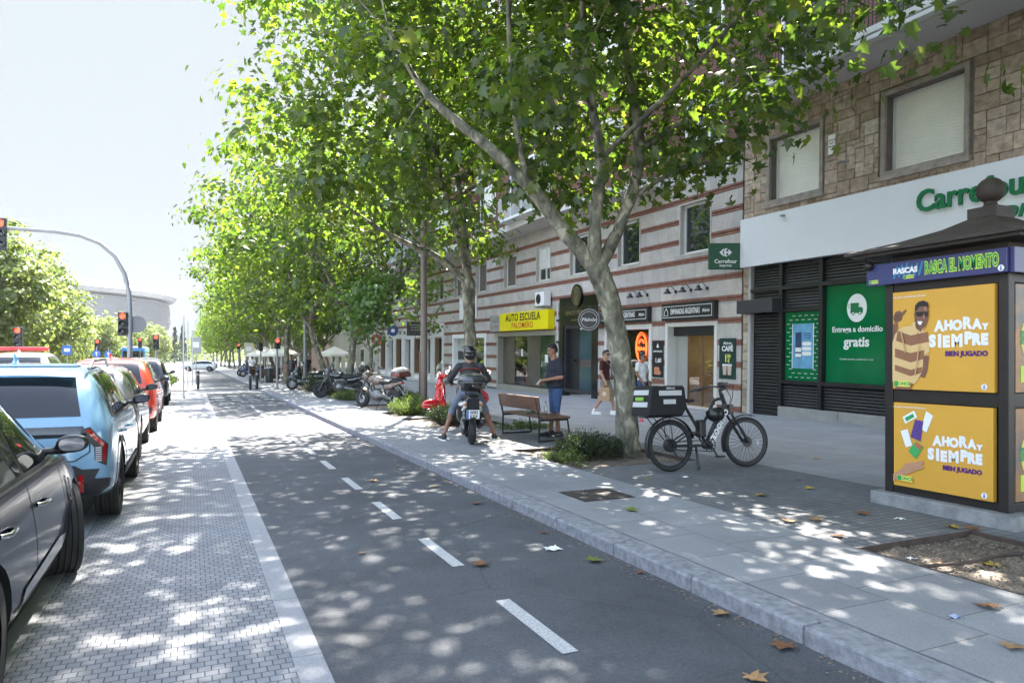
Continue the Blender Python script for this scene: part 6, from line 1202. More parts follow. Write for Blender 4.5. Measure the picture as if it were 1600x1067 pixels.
def maxi(label, M, m, name='maxi_scooter'):
    t = thing(name, label, 'scooter', M); wheel(t, 0, 0, .29, .29, .14, ALLOY, 5, rr=.08); wheel(t, 1.5, 0, .3, .3, .12, ALLOY, 5, rr=.075)
    mb = MB(); mb.cap((1.3, 0, .55), (1.55, 0, .62), .2, .1); mb.ell((1.25, 0, .75), (.25, .24, .28)); mb.cap((1.1, 0, .4), (.3, 0, .4), .2, .2); mb.ell((.1, 0, .65), (.5, .2, .2)); mb.ell((1.2, 0, 1.0), (.14, .2, .14)); mb.ell((1.5, 0, .6), (.25, .09, .08)); link('fairing', blob(mb, .018, 6), m, t)
    mb = MB(); mb.ell((.45, 0, .82), (.35, .18, .09)); mb.ell((-.05, 0, .9), (.3, .15, .08)); link('seat', blob(mb, .016, 4), SEAT, t)
    mb = MB(); mb.M = T(1.32, 0, .98) @ RY(R(-32)); n = 8; vs = []
    for i in range(n + 1):
        y = -.24 + .48*i/n
        for z_ in (0, .2, .4, .55): vs.append((-.9*y*y, y*(1 - z_*.35), z_*math.cos(y*2.6)))
    mb.add(vs, [(i*4 + j, i*4 + j + 1, i*4 + j + 5, i*4 + j + 4) for i in range(n) for j in range(3)]); o = mb.build('windscreen', WSC, t, smooth=60); o.modifiers.new('s', 'SOLIDIFY').thickness = .005
    for s in (-1, 1): mb = MB(); mb.ell((1.47, s*.13, .78), (.05, .08, .05)); mb.build('headlamp', CHROME, t, smooth=60)
    bars(t, 1.08, 1.12, .36, BLACK, .16); mb = MB(); mb.ell((-.42, 0, .75), (.04, .12, .05)); mb.build('tail_lamp', TAIL, t, smooth=60)
maxi('dark green maxi scooter with tall windscreen by the leaning plane tree', T(5.9, 35.5, KZ) @ RZ(R(90 + 66)), mat('maxi green black', (.016, .022, .02), .2, coat=.6))
maxi('distant blue scooter parked further along the tree row', T(5.4, 63, KZ) @ RZ(R(160)), mat('maxi blue', (.02, .04, .12), .2, coat=.6)); maxi('distant dark scooter standing behind the blue one', T(5.4, 66, KZ) @ RZ(R(165)), mat('gloss black', (0, 0, 0)))
# ------------------------------------------------------------ cars (y forward from the rear bumper, x right)
def paint(name, col, metal=.3):
    m = mat(name, col, .22, metal, coat=1.0, spec=.4); return m
CLAD = mat('car cladding', (.02, .02, .021), .55, bump=.1, bs=150); CGL = mat('car glass', (.01, .013, .015), .02, spec=.6); SEAM = mat('seam', (.004, .004, .004), .8)
LENSW = mat('clear lens', (.5, .5, .52), .08, coat=1); LENSR = mat('red lens', (.32, .006, .01), .08, coat=1)
def decal(name, bv, poly, axis, sign, m, p, off=.004, step=.06, smooth=True, flip=None):
    """a panel, window or lamp laid on the body surface; poly in the two axes left after dropping `axis`"""
    pts = []
    for i in range(len(poly)):
        a = Vector(poly[i]); b = Vector(poly[(i + 1) % len(poly)]); k = max(1, int((b - a).length/step)); pts += [a.lerp(b, q/k) for q in range(k)]
    nb = len(pts); xs = [q.x for q in pts]; ys = [q.y for q in pts]; ed = [(i, (i + 1) % nb) for i in range(nb)]
    x = min(xs) + step*.5
    while x < max(xs):
        y = min(ys) + step*.5
        while y < max(ys): pts.append(Vector((x, y))); y += step
        x += step
    V, _, F, *_ = delaunay_2d_cdt(pts, ed, [list(range(nb))], 1, 1e-5)
    out = []; ok = True
    for q in V:
        o = [0, 0, 0]; r_ = [k for k in range(3) if k != axis]; o[r_[0]], o[r_[1]] = q.x, q.y; o[axis] = 9*sign; d = [0, 0, 0]; d[axis] = -sign
        h = bv.ray_cast(Vector(o), Vector(d))
        if h[0] is None: o[axis] = 1.0*sign if axis != 1 else (0 if sign < 0 else 4.3); h = bv.find_nearest(Vector(o))
        n = h[1] if h[1][axis]*sign > 0 else -h[1]; out.append(h[0] + n*off)
    mb = MB(); 
    for f in F:
        a, b, c = [out[i] for i in f[:3]]; n = (b - a).cross(c - a)
        mb.f.append(list(f) if n[axis]*sign > 0 else list(f)[::-1]); mb.m.append(0)
    mb.v = [tuple(v) for v in out]; return mb.build(name, m, p, smooth=180 if smooth else None)
def strip(a, b, w=.012):
    a, b = Vector(a), Vector(b); d = (b - a).normalized(); n = Vector((-d.y, d.x))*w/2; return [a + n, a - n, b - n, b + n]
def arc(cx, cz, r, a0, a1, n=14): return [(cx + r*math.cos(R(a0 + (a1 - a0)*i/n)), cz + r*math.sin(R(a0 + (a1 - a0)*i/n))) for i in range(n + 1)]
def car_wheel(p, x, y, r, side, w=.215, rim=ALLOY, style=5):
    q = MB(); q.M = RY(R(90)); h = w/2
    pr = [(r*.66, -h), (r*.8, -h*1.05), (r*.95, -h), (r*.99, -h*.86)]
    for i in range(5): c = -h*.75 + i*h*.36; pr += [(r, c), (r, c + h*.24), (r - .009, c + h*.26), (r - .009, c + h*.34)]
    pr += [(r*.99, h*.86), (r*.95, h), (r*.8, h*1.05), (r*.66, h)]; q.lathe(pr, 48)
    o = q.build('wheel', RUBBER, p, smooth=35, M=T(x, y, r)); s = side; q = MB(); q.M = RY(R(90)); q.lathe([(r*.68, -h*.9), (r*.66, 0), (r*.64, s*h*.2), (.0, s*h*.2)], 40); q.build('wheel_well_disc', SATIN, o, smooth=35)
    q = MB(); q.M = RY(R(90)); q.torus(r*.665, .012, 48, 6); q.M = T(s*h*.82, 0, 0) @ RY(R(90)); q.torus(r*.655, .013, 48, 6); q.M = T(s*h*.55, 0, 0) @ RY(R(90)); q.prism(circ(.075, 20), -.03, .03)
    for i in range(style):
        a = 2*math.pi*i/style
        for da in (-.13, .13): c0, c1 = (math.cos(a + da*.6)*.05, math.sin(a + da*.6)*.05), (math.cos(a + da)*r*.65, math.sin(a + da)*r*.65); q.tube([(c0[0], c0[1], 0), (c1[0], c1[1], s*.02)], [.024, .017], 6)
    q.build('rim', rim, o, smooth=50); return o
SUVS = [(0, .44, .62, .9, .97, .66, .76, .74, .64), (.05, .37, .62, .96, 1.06, .78, .86, .83, .7), (.16, .31, .62, 1.0, 1.26, .86, .905, .875, .7), (.36, .27, .62, 1.01, 1.5, .89, .92, .89, .68), (.7, .24, .62, 1.0, 1.58, .9, .925, .89, .66), (1.7, .23, .6, .98, 1.61, .9, .925, .885, .65), (2.5, .23, .6, .97, 1.57, .9, .925, .885, .62), (3.0, .24, .6, .98, 1.33, .9, .925, .885, .6), (3.35, .25, .6, .99, 1.09, .9, .925, .87, .6), (3.95, .28, .6, .92, .99, .86, .9, .82, .6), (4.22, .34, .58, .8, .86, .74, .8, .72, .5), (4.3, .42, .55, .68, .72, .6, .64, .6, .4)]
def mod(S, L=4.3, H=1.61, bump_rear=0.): return [(y*L/4.3, a, b, c*((H/1.61)**.5), 1 + (zr - 1)*((H - 1)/.61) if zr > 1 else zr*((H/1.61)**.5), *r_) for y, a, b, c, zr, *r_ in S]
HATCH = [(0, .42, .6, .84, .9, .62, .74, .7, .6), (.06, .34, .6, .9, .98, .78, .85, .8, .66), (.25, .28, .6, .94, 1.14, .86, .895, .85, .66), (.6, .25, .6, .95, 1.36, .88, .905, .86, .62), (1.1, .22, .6, .95, 1.45, .89, .91, .86, .59), (1.9, .21, .58, .94, 1.47, .89, .91, .86, .57), (2.5, .21, .58, .93, 1.4, .89, .91, .86, .56), (3.0, .22, .58, .93, 1.16, .89, .91, .85, .56), (3.35, .23, .58, .93, .99, .88, .91, .84, .58), (3.95, .26, .57, .84, .89, .84, .87, .78, .56), (4.3, .32, .55, .72, .77, .7, .76, .66, .46), (4.4, .38, .52, .62, .65, .56, .6, .56, .38)]
def car(label, x, y0, S, pm, cat='car', rot=0, r=.335, fr=(.83, 3.42), clad=None, group='cars parked beside the paved strip', rim=ALLOY, trim=False, win=None, name='parked_car', style=5, plate_=('2931', 'LXB')):
    L = S[-1][0]; t = thing(name, label, cat, T(x, y0, -.006) @ RZ(rot), group); mb = MB(); rings = []
    for y, zs, zm, zb, zr, hb, hm, hbe, hr in S:
        h = [(0, zs), (hb*.7, zs), (hb, zs + .02), (hm, (zs + zm)/2 + .04), (hm, zm + .08), (hbe, zb), (hbe - .012, zb + .02), ((hbe*.45 + hr*.55), zb + (zr - zb)*.62), (hr, zr - .05*min(1, (zr - zb)/.2)), (hr*.72, zr - .008), (0, zr)]
        rings.append([(a, y, b) for a, b in h] + [(-a, y, b) for a, b in h[-2:0:-1]])
    n = len(rings[0]); mb.v = [p for q in rings for p in q]
    for i in range(len(rings) - 1):
        for j in range(n): mb.f.append([i*n + j, i*n + (j + 1) % n, (i + 1)*n + (j + 1) % n, (i + 1)*n + j]); mb.m.append(0)
    mb.f.append(list(range(n))[::-1]); mb.m.append(0); mb.f.append([(len(rings) - 1)*n + j for j in range(n)]); mb.m.append(0)
    ob = bpy.data.objects.new('b', mb.mesh('body')); 
    bm = bmesh.new(); bm.from_mesh(ob.data); bmesh.ops.recalc_face_normals(bm, faces=bm.faces); bm.to_mesh(ob.data)
    for m_ in (pm, SEAM): ob.data.materials.append(m_)
    sm = ob.modifiers.new('s', 'SUBSURF'); sm.levels = 2; sm.render_levels = 2; cut = MB()
    for yy in fr:
        for s in (-1, 1): cut.tube([(s*.58, yy, r), (s*1.2, yy, r)], r + .045, 28)
    cut.m = [1]*len(cut.f); co = bpy.data.objects.new('c', cut.mesh('cut')); COL.objects.link(co)
    for m_ in (pm, SEAM): co.data.materials.append(m_)
    bo = ob.modifiers.new('w', 'BOOLEAN'); bo.object = co; bo.operation = 'DIFFERENCE'; bo.solver = 'EXACT'
    me = frozen(ob); bpy.data.objects.remove(co); me.shade_smooth(); me.set_sharp_from_angle(angle=R(42)); body = link('body', me, None, t)
    bmx = bmesh.new(); bmx.from_mesh(me); bv = BVHTree.FromBMesh(bmx)
    for yy in fr:
        for s in (-1, 1): car_wheel(t, s*(max(q[6] for q in S) - .125), yy, r, s, rim=rim, style=style)
    yb = lambda y: float(np.interp(y, [q[0] for q in S], [q[3] for q in S])); yr = lambda y: float(np.interp(y, [q[0] for q in S], [q[4] for q in S]))
    # window outlines along the side follow belt and roof
    a0, a1 = win or (.42, 3.12)
    lo = [(y, yb(y) + .045) for y in np.linspace(a1, a0, 9)]; hi = [(y, max(yb(y) + .06, yr(y) - .1)) for y in np.linspace(a0 + .2, a1 - .05, 14)]
    band = lo + hi
    def part_of(y0_, y1_): 
        ys = np.linspace(y0_, y1_, 7); return [(y, yb(y) + .065) for y in ys[::-1]] + [(y, max(yb(y) + .075, min(yr(y) - .125, np.interp(y, [q[0] for q in hi], [q[1] for q in hi]) - .025))) for y in ys]
    for s in (-1, 1):
        decal('window_surround', bv, band, 0, s, CLAD if not trim else BLACK, t, .003)
        for w0, w1 in ((a0 + .2, a0 + .55), (a0 + .62, a0 + 1.35), (a0 + 1.43, a1 - .12)): decal('side_window', bv, part_of(w0, w1), 0, s, CGL, t, .006)
        if trim:
            for w0, w1 in ((a0 - .02, a1 + .04),): decal('window_trim', bv, [(y, yb(y) + .03) for y in np.linspace(w0, w1, 12)] + [(y, yb(y) + .045) for y in np.linspace(w1, w0, 12)], 0, s, CHROME, t, .007)
        for yy in (a0 + .52, a0 + 1.39, a0 + 2.42): decal('door_seam', bv, strip((yy, .34), (yy - .02, yb(yy) + .03)), 0, s, SEAM, t, .002)
        decal('sill_seam', bv, strip((fr[0] + r + .12, .36), (fr[1] - r - .12, .36), .014), 0, s, SEAM, t, .002)
        for yy in (a0 + .72, a0 + 1.6):
            h = bv.ray_cast(Vector((3*s, yy, yb(yy) - .13)), Vector((-s, 0, 0)))[0]
            mb = MB(); mb.M = T(*h); mb.tube([(0, -.09, 0), (s*.035, -.06, .0), (s*.035, .06, 0), (0, .09, 0)], .013, 8); mb.build('door_handle', pm if not trim else CHROME, t, smooth=60)
        if clad:
            for yy in fr: decal('arch_cladding', bv, arc(yy, r, r + .05, -15, 195) + arc(yy, r, r + .13, 195, -15), 0, s, CLAD, t, .012)
            decal('sill_cladding', bv, [(fr[0] + r, .26), (fr[1] - r, .26), (fr[1] - r - .05, .44), (fr[0] + r + .05, .44)], 0, s, CLAD, t, .012)
        yy = a1 - .36; z = yb(yy) + .1; h = bv.ray_cast(Vector((3*s, yy, z)), Vector((-s, 0, 0)))[0]
        mb = MB(); mb.cap(h, h + Vector((s*.12, .02, .0)), .025, .03); mb.M = T(*(h + Vector((s*.17, .0, .045)))) @ RZ(s*.1); mb.ell((0, .03, 0), (.1, .07, .062)); mb.ell((0, .0, 0), (.104, .04, .065)); o = link('mirror', blob(mb, .012, 4), BLACK, t)
        mb = MB(); mb.M = T(*(h + Vector((s*.17, -.036, .045)))) @ RZ(s*.1) @ RX(R(91)); mb.prism(rrect(.15, .086, .04, 6), 0, .012); mb.build('mirror_glass', mat('tinted mirror', (.3, .31, .33), .03, 1), o)
    hr = yr(.4)
    def rearpoly(w0, z0, w1, z1): return [(-w0, z0), (w0, z0), (w1, z1), (-w1, z1)]
    zb0 = S[1][4]
    decal('rear_window', bv, rearpoly(.64, zb0 + .03, .56, S[4][4] - .12), 1, -1, CGL, t, .005)
    decal('windscreen', bv, rearpoly(.66, S[-4][4] + .02, .56, S[-6][4] - .06), 1, 1, CGL, t, .005)
    decal('roof_seam', bv, strip((-.62, 1.0), (-.58, 2.6), .02), 2, 1, SEAM, t, .002); decal('roof_seam', bv, strip((.62, 1.0), (.58, 2.6), .02), 2, 1, SEAM, t, .002)
    decal('bumper', bv, rearpoly(.72, .44, .8, .6), 1, -1, CLAD, t, .008)
    decal('front_grille', bv, rearpoly(.4, .48, .45, .62), 1, 1, CLAD, t, .006)
    for s in (-1, 1): decal('headlamp', bv, [(s*.48, .64), (s*.68, .62), (s*.7, .72), (s*.5, .71)][::s], 1, 1, LENSW, t, .006)
    mb = MB(); mb.tube([(0, .75, yr(.75) + .0), (0, .8, yr(.8) + .05), (0, .72, yr(.72) + .11)], [.035, .022, .006], 8, flat=.4); mb.build('aerial_fin', pm, t, smooth=60)
    if plate_: plate(t, T(0, -.012, .7) @ RX(R(90)), plate_[0] + ' ' + plate_[1], '', .52, .11)
    return t, bv
def lamps(t, bv, polys, m=LENSR, name='tail_lamp', off=.008):
    for s in (-1, 1):
        for q in polys: decal(name, bv, [(s*a, b) for a, b in q][::s], 1, -1, m, t, off, .04)
NAVYP = paint('dark navy paint', (.005, .007, .016), 0); NAVYP.node_tree.nodes['Principled BSDF'].inputs['Specular IOR Level'].default_value = .1; NAVYP.node_tree.nodes['Principled BSDF'].inputs['Coat Weight'].default_value = .35
NEARH = [(y, a, b, c*.97, 1 + (zr - 1)*1.22 if zr > 1 else zr*.98, *q) for y, a, b, c, zr, *q in HATCH]
t, bv = car('dark navy car at the left edge, nearest in the parked row', -1.7, 2.9, mod(HATCH, 4.4*4.3/4.3, 1.61*1.03) if 0 else NEARH, NAVYP, r=.335, fr=(.9, 3.45), trim=True, win=(.5, 3.15), style=5, rim=mat('bright alloy', (.5, .5, .52), .25, .9))
lamps(t, bv, [[(.45, .74), (.72, .72), (.74, .84), (.5, .84)]])
for o in t.children:
    if o.name.startswith('wheel') and o.location.y > 3: o.rotation_euler = (0, 0, R(17))
for s in (-1, 1): decal('door_flash', bv, [(1.5, .36), (2.75, .36), (2.85, .43), (2.6, .46), (1.55, .42)], 0, s, SILV, t, .008)
decal('fender_vent', bv, [(3.05, .62), (3.12, .6), (3.16, .78), (3.08, .8)], 0, 1, CHROME, t, .01); decal('fender_vent', bv, [(3.065, .64), (3.11, .62), (3.14, .765), (3.085, .78)], 0, 1, BLACK, t, .013)
LB = paint('light blue paint', (.19, .34, .47), .12)
SUVB = mod(SUVS, 4.3, 1.6)
t, bv = car('light blue boxy SUV with vertical tail lamps, second in the parked row', -1.58, 7.66, SUVB, LB, r=.355, fr=(.87, 3.5), clad=True, rim=SATIN, plate_=None)
decal('tailgate_band', bv, [(-.72, .9), (.72, .9), (.66, 1.0), (-.66, 1.0)], 1, -1, CGL, t, .006)
lamps(t, bv, [[(.64, .97), (.72, .99), (.86, .82), (.85, .62), (.76, .68), (.755, .8)]], BLACK, 'lamp_surround', .006)
lamps(t, bv, [[(.68, .965), (.725, .965), (.845, .815), (.82, .8), (.76, .87)], [(.82, .8), (.845, .8), (.84, .66), (.82, .67)]], LENSR, 'tail_lamp', .011)
for k in range(7): lamps(t, bv, [[(.765, .79 - k*.02), (.812, .79 - k*.02), (.812, .8 - k*.02), (.765, .8 - k*.02)]], LENSW, 'lamp_slat', .011)
decal('bumper', bv, [(-.76, .34), (.76, .34), (.86, .42), (.87, .5), (.7, .52), (.66, .6), (.6, .64), (-.6, .64), (-.66, .6), (-.7, .52), (-.87, .5), (-.86, .42)], 1, -1, CLAD, t, .016)
decal('bumper_insert', bv, [(-.5, .5), (.5, .5), (.6, .48), (.6, .55), (.52, .6), (-.52, .6), (-.6, .55), (-.6, .48)], 1, -1, SILV, t, .022)
for s in (-1, 1): decal('rear_reflector', bv, [(s*.63, .4), (s*.67, .4), (s*.67, .55), (s*.63, .55)][::s], 1, -1, LENSR, t, .026)
decal('tailgate_seam', bv, strip((-.6, .68), (.6, .68), .01), 1, -1, SEAM, t, .006); lamps(t, bv, [strip((.6, .68), (.72, .76), .01), strip((.72, .76), (.72, .86), .01), strip((.72, .86), (.64, .92), .01)], SEAM, 'tailgate_seam', .006)
mb = MB(); mb.box(-.6, .6, .26, .46, 1.545, 1.575); mb.build('roof_spoiler', LB, t, bevel=.012)
for s in (-1, 1): mb = MB(); mb.tube([(s*.66, .5, 1.53), (s*.665, .75, 1.605), (s*.655, 2.0, 1.625), (s*.63, 2.55, 1.55)], .018, 8); mb.build('roof_rail', SILV, t, smooth=60)
GP = paint('silver grey paint', (.26, .26, .25), .6)
t, bv = car('silver grey car with dark mirror, third in the parked row', -1.66, 12.35, mod(SUVS, 4.15, 1.55), GP, r=.335, fr=(.83, 3.3)); lamps(t, bv, [[(.5, .8), (.74, .78), (.78, .92), (.6, .92)]])
RP = paint('deep red paint', (.5, .045, .02), .2)
t, bv = car('deep red SUV with black lower bumper, fourth in the parked row', -1.6, 17.1, mod(SUVS, 4.5, 1.68), RP, r=.36, fr=(.9, 3.65), clad=True); lamps(t, bv, [[(.48, .85), (.78, .8), (.82, .9), (.72, .96), (.5, .92)]])
decal('bumper', bv, [(-.7, .4), (.7, .4), (.82, .46), (.84, .58), (-.84, .58), (-.82, .46)], 1, -1, CLAD, t, .012); lamps(t, bv, [circ(.05, 14, .52, .46)], CHROME, 'exhaust_tip', .02)
t, bv = car('dark blue car between the red and the black one', -1.7, 22.2, HATCH, paint('mid blue paint', (.03, .07, .16)), fr=(.86, 3.5)); lamps(t, bv, [[(.45, .74), (.72, .72), (.74, .84), (.5, .84)]])
t, bv = car('black SUV, last in the parked row before the crossing', -1.62, 27.0, mod(SUVS, 4.4, 1.7), paint('black car paint', (.01, .01, .012)), fr=(.88, 3.55), r=.36); lamps(t, bv, [[(.6, .85), (.78, .82), (.82, 1.0), (.68, 1.0)]])
WP = paint('white car paint', (.62, .62, .62), 0)
car('dark parked car behind the viewer, out of the picture', -1.75, -2.6, HATCH, NAVYP)  # unseen, added as a dark reflection for the near car's mirror
# traffic on the road
t, bv = car('white emergency car with orange red chequer stripes and a red light bar', -4.3, 22.6, mod(SUVS, 4.7, 1.85), WP, 'emergency car', fr=(.9, 3.8), r=.37, group='', name='emergency_car')
OR = mat('orange red livery', (.6, .1, .04), .35, coat=.5)
for s in (-1, 1): decal('livery_stripe', bv, [(.3, .62), (3.9, .62), (3.9, .86), (.3, .86)], 0, s, OR, t, .007)
for k in range(5): q = -.6 + k*.27; decal('livery_chevron', bv, [(q, .72), (q + .13, .72), (q + .22, .96), (q + .09, .96)], 1, -1, OR, t, .007)
lamps(t, bv, [[(.62, 1.2), (.7, 1.15), (.72, 1.5), (.6, 1.66)]], OR, 'livery_stripe', .007); decal('livery_stripe', bv, [(-.55, .7), (.55, .7), (.55, .95), (-.55, .95)], 2, 1, OR, t, .007)
mb = MB(); mb.box(-.6, .6, 1.3, 1.55, 1.86, 1.97); mb.build('light_bar', RED, t, bevel=.03)
car('white car waiting beyond the crossing, seen from behind', -2.9, 43.5, HATCH, WP, group='cars on the road ahead', name='car'); car('second white car ahead on the road, left of the other', -5.6, 50, mod(SUVS, 4.2, 1.6), WP, group='cars on the road ahead', name='car')
car('white car crossing far off at the end of the paved strip', 3.2, 103, HATCH, WP, rot=R(80), group='cars on the road ahead', name='car'); car('grey car far ahead between the white cars and the bus', -3.0, 62, HATCH, GP, group='cars on the road ahead', name='car')
car('silver car on the far lane behind the emergency car', -8.2, 38, HATCH, GP, group='cars on the road ahead', name='car'); car('dark car on the far lane near the park trees', -11.2, 30, HATCH, paint('mid blue paint', (0, 0, 0)), group='cars on the road ahead', name='car')
t = thing('bus', 'blue city bus far ahead under the curved signal pole', 'bus', T(-6.4, 98, 0)); BUSB = mat('bus blue', (.02, .2, .45), .3, coat=.6)
MB().box(-1.25, 1.25, 0, 11, .35, 3.0).build('body', BUSB, t, bevel=.12); MB().box(-1.1, 1.1, -.02, -.005, 1.5, 2.6).build('rear_window', CGL, t, bevel=.01); MB().box(-1.2, 1.2, .1, 10.9, 2.99, 3.15).build('roof_unit', WHITE, t, bevel=.05); MB().box(1.251, 1.26, .4, 10.6, 1.5, 2.6).build('side_window', CGL, t)
for s in (-1, 1):
    MB().box(s*1.0 - .12, s*1.0 + .12, -.03, -.004, .8, 1.1).build('tail_lamp', LENSR, t)
    for y in (2.2, 8.4): car_wheel(t, s*1.13, y, .48, s, .28)
# ------------------------------------------------------------ signals, posts, terrace, stadium
LRED = emit('red signal light', (1, .07, .03), .55)
LOFF = mat('dark lens', (.02, .03, .03), .15)
def head(p, M, s=1., lit=0, n=3, size=.3):
    mb = MB(); mb.M = M @ SC(s, s, s); h = n*size; mb.box(-.15, .15, 0, .14, -h/2, h/2); o = mb.build('signal_head', SATIN, p, bevel=.02)
    for i in range(n):
        z = h/2 - size*(i + .5); mb = MB(); mb.M = M @ SC(s, s, s) @ T(0, -.004, z) @ RX(R(90)); mb.ell((0, 0, 0), (.1, .1, .02)); mb.build('lens', LRED if i == lit else LOFF, o, smooth=60)
        mb = MB(); mb.M = M @ SC(s, s, s) @ T(0, 0, z); mb.add([(math.cos(R(a))*.115, y, math.sin(R(a))*.115) for a in range(-20, 201, 20) for y in (0, -.17)], [(2*i_, 2*i_ + 2, 2*i_ + 3, 2*i_ + 1) for i_ in range(11)]); v = mb.build('visor', SATIN, o); v.modifiers.new('s', 'SOLIDIFY').thickness = .006
    return o
t = thing('traffic_signal_arch', 'tall curved grey signal pole reaching over the road with two red signals', 'traffic light', T(-1.95, 28.3, 0)); mb = MB()
pts = [(0, 0, -.1), (0, 0, 3.2), (-.02, 0, 3.9), (-.16, 0, 4.6), (-.45, 0, 5.2), (-.9, 0, 5.62), (-1.5, 0, 5.85), (-2.2, 0, 5.93), (-3.75, 0, 5.95)]
mb.tube(pts, [.1, .085, .083, .08, .077, .073, .07, .065, .055], 12); mb.build('pole', GREYPOLE, t, smooth=60)
head(t, T(-.22, -.1, 2.85), 1, 0, 3, .27); head(t, T(-3.75, -.15, 5.72), 1.15, 0, 3, .31); mb = MB(); mb.M = T(.22, .05, 2.85) @ RX(R(90)); mb.prism(circ(.3, 28), 0, .02); mb.build('sign_back', mat('sign back', (.16, .16, .17), .5), t)
def signal(label, x, y, h=2.6, s=1., n=2, z0=0, lit=0, group='small red signals along the road'):
    t = thing('traffic_signal', label, 'traffic light', T(x, y, z0), group); mb = MB(); mb.tube([(0, 0, -.05), (0, 0, h)], .05, 10); mb.lathe([(.12, 0), (.1, .06), (.055, .1)], 14); mb.build('pole', GREYPOLE, t, smooth=40); head(t, T(0, -.12, h + .15), s, lit, n, .28); return t
signal('pedestrian signal showing red on a slim grey pole by the slim plane tree', 3.98, 37.6, 2.15, 1., 2, KZ); signal('dark unlit signal on a slim pole in front of the left parasol', 3.9, 46, 2.1, .9, 2, KZ, lit=9)
signal('red signal on a pole right of the curved signal pole', -1.75, 44, 2.4, 1.0, 3); signal('red signal above the white and orange emergency car at the far left', -6.1, 33, 2.3, 1., 3); signal('red signal in the distance between the park trees and the curved pole', -5.4, 52, 2.3, 1., 3); signal('far red signal at the end of the avenue', -3.8, 66, 2.8, 1., 3); signal('distant red signal beyond the terrace kerb', 4.3, 75, 2.6, 1., 2, KZ)
def post(name, label, cat, x, y, h, r, m, z=0, group=None, extra=None):
    t = thing(name, label, cat, T(x, y, z), group); mb = MB(); mb.tube([(0, 0, -.05), (0, 0, h)], [r, r*.85], 14); mb.lathe([(r*1.9, 0), (r*1.8, .05), (r*1.1, .08)], 16); mb.build('post', m, t, smooth=40)
    if extra: extra(t)
    return t
def lantern(h):
    def f(t): mb = MB(); mb.tube([(0, 0, h), (-.3, 0, h + .35), (-1.6, 0, h + .5)], .04, 8); mb.build('arm', GREYPOLE, t, smooth=60); mb = MB(); mb.ell((-1.9, 0, h + .48), (.4, .16, .08)); mb.build('lamp_head', GREYPOLE, t, smooth=60)
    return f
post('lamp_post', 'thick brown lamp post between the yellow shrub and the red scooter', 'lamp post', 6.34, 20.4, 8.2, .105, mat('brown post', (.14, .118, .1), .6, var=.2, vs=3), KZ, None, lantern(8.2))
post('lamp_post', 'slim grey lamp post rising behind the leaning plane tree', 'lamp post', 5.75, 40.5, 7.5, .09, GREYPOLE, KZ, None, lantern(7.5)); post('lamp_post', 'distant lamp post behind the cafe parasols', 'lamp post', 6.0, 56, 7.5, .09, GREYPOLE, KZ, None, lantern(7.5))
def disc(h, m, r=.3, arrow=False):
    def f(t):
        mb = MB(); mb.M = T(0, -.06, h - .3) @ RX(R(90)); mb.prism(circ(r, 26), 0, .015); o = mb.build('sign_disc', m, t)
        if arrow: mb = MB(); mb.M = T(0, -.076, h - .3) @ RX(R(90)); mb.prism([(-.015, -.09), (.015, -.09), (.015, .025), (.055, .025), (0, .1), (-.055, .025), (-.015, .025)], 0, .004); mb.build('arrow', WHITE, o)
    return f
BLUE = mat('traffic blue', (.02, .12, .42), .4, coat=.3)
post('road_sign', 'round blue sign with a white arrow left of the curved pole', 'road sign', -3.77, 36, 2.15, .03, GALV, 0, 'round blue signs', disc(2.15, BLUE, .16, True)); post('road_sign', 'second round blue sign just left of the curved pole', 'road sign', -3.5, 38, 2.15, .03, GALV, 0, 'round blue signs', disc(2.15, BLUE, .16, True))
def board(h, m, w=.35, hh=.5):
    def f(t): MB().box(-w, w, -.08, -.05, h - hh*2, h).build('sign_board', m, t, bevel=.01); MB().box(-w*.6, w*.6, -.087, -.081, h - hh*1.3, h - hh*.6).build('mark', WHITE, t)
    return f
post('road_sign', 'square blue parking board before the park trees', 'road sign', -6.1, 45, 2.5, .035, GALV, 0, None, board(2.35, BLUE, .22, .25))
for x, y, h, l in ((-.27, 32.5, 3.4, 'tall white post at the end of the paved strip, nearest of three'), (-.15, 42, 3.6, 'tall white post on the traffic island, middle of three'), (.1, 46, 3.3, 'tall white post on the traffic island, farthest of three')): post('sign_post', l, 'post', x, y, h, .035, mat('pale post', (.5, .5, .5), .45, .2), 0, 'tall white posts'); 
post('road_sign', 'grey back of a road sign on the traffic island', 'road sign', .3, 49, 3.0, .035, GALV, 0, None, board(3.0, GALV, .3, .5)); post('road_sign', 'pale board on a post at the far kerb before the terrace', 'road sign', 4.2, 60, 2.8, .04, GALV, KZ, None, board(2.8, mat('sign cream', (.55, .5, .4), .5), .35, .5))
def bollard(label, x, y, z, h=.85, r=.07):
    t = thing('bollard', label, 'bollard', T(x, y, z), 'dark bollards'); mb = MB(); mb.lathe([(r, 0), (r, h*.93), (r*.85, h), (0, h + .01)], 18); mb.build('post', mat('bollard iron', (.02, .022, .026), .5, .2), t, smooth=40); mb = MB(); mb.lathe([(r + .003, h*.76), (r + .003, h*.84)], 18); mb.build('band', GALV, t, smooth=40)
bollard('dark bollard at the bike lane mouth before the terrace, left of a pair', 2.85, 39.7, 0, 1.0); bollard('dark bollard at the bike lane mouth before the terrace, right of a pair', 3.2, 39.9, .03, 1.0); bollard('dark bollard on the traffic island edge', .35, 40.8, .05, .95)
t = thing('litter_bin', 'dark round litter bin on the pavement by the terrace', 'litter bin', T(4.6, 48, KZ)); mb = MB(); mb.lathe([(.2, 0), (.24, .1), (.26, .9), (.24, .95), (.2, .95), (.19, .7)], 20); mb.build('bin_body', SATIN, t, smooth=40); mb = MB(); mb.lathe([(.25, .9), (.28, .93), (.25, .97)], 20); mb.build('rim', GALV, t, smooth=40)
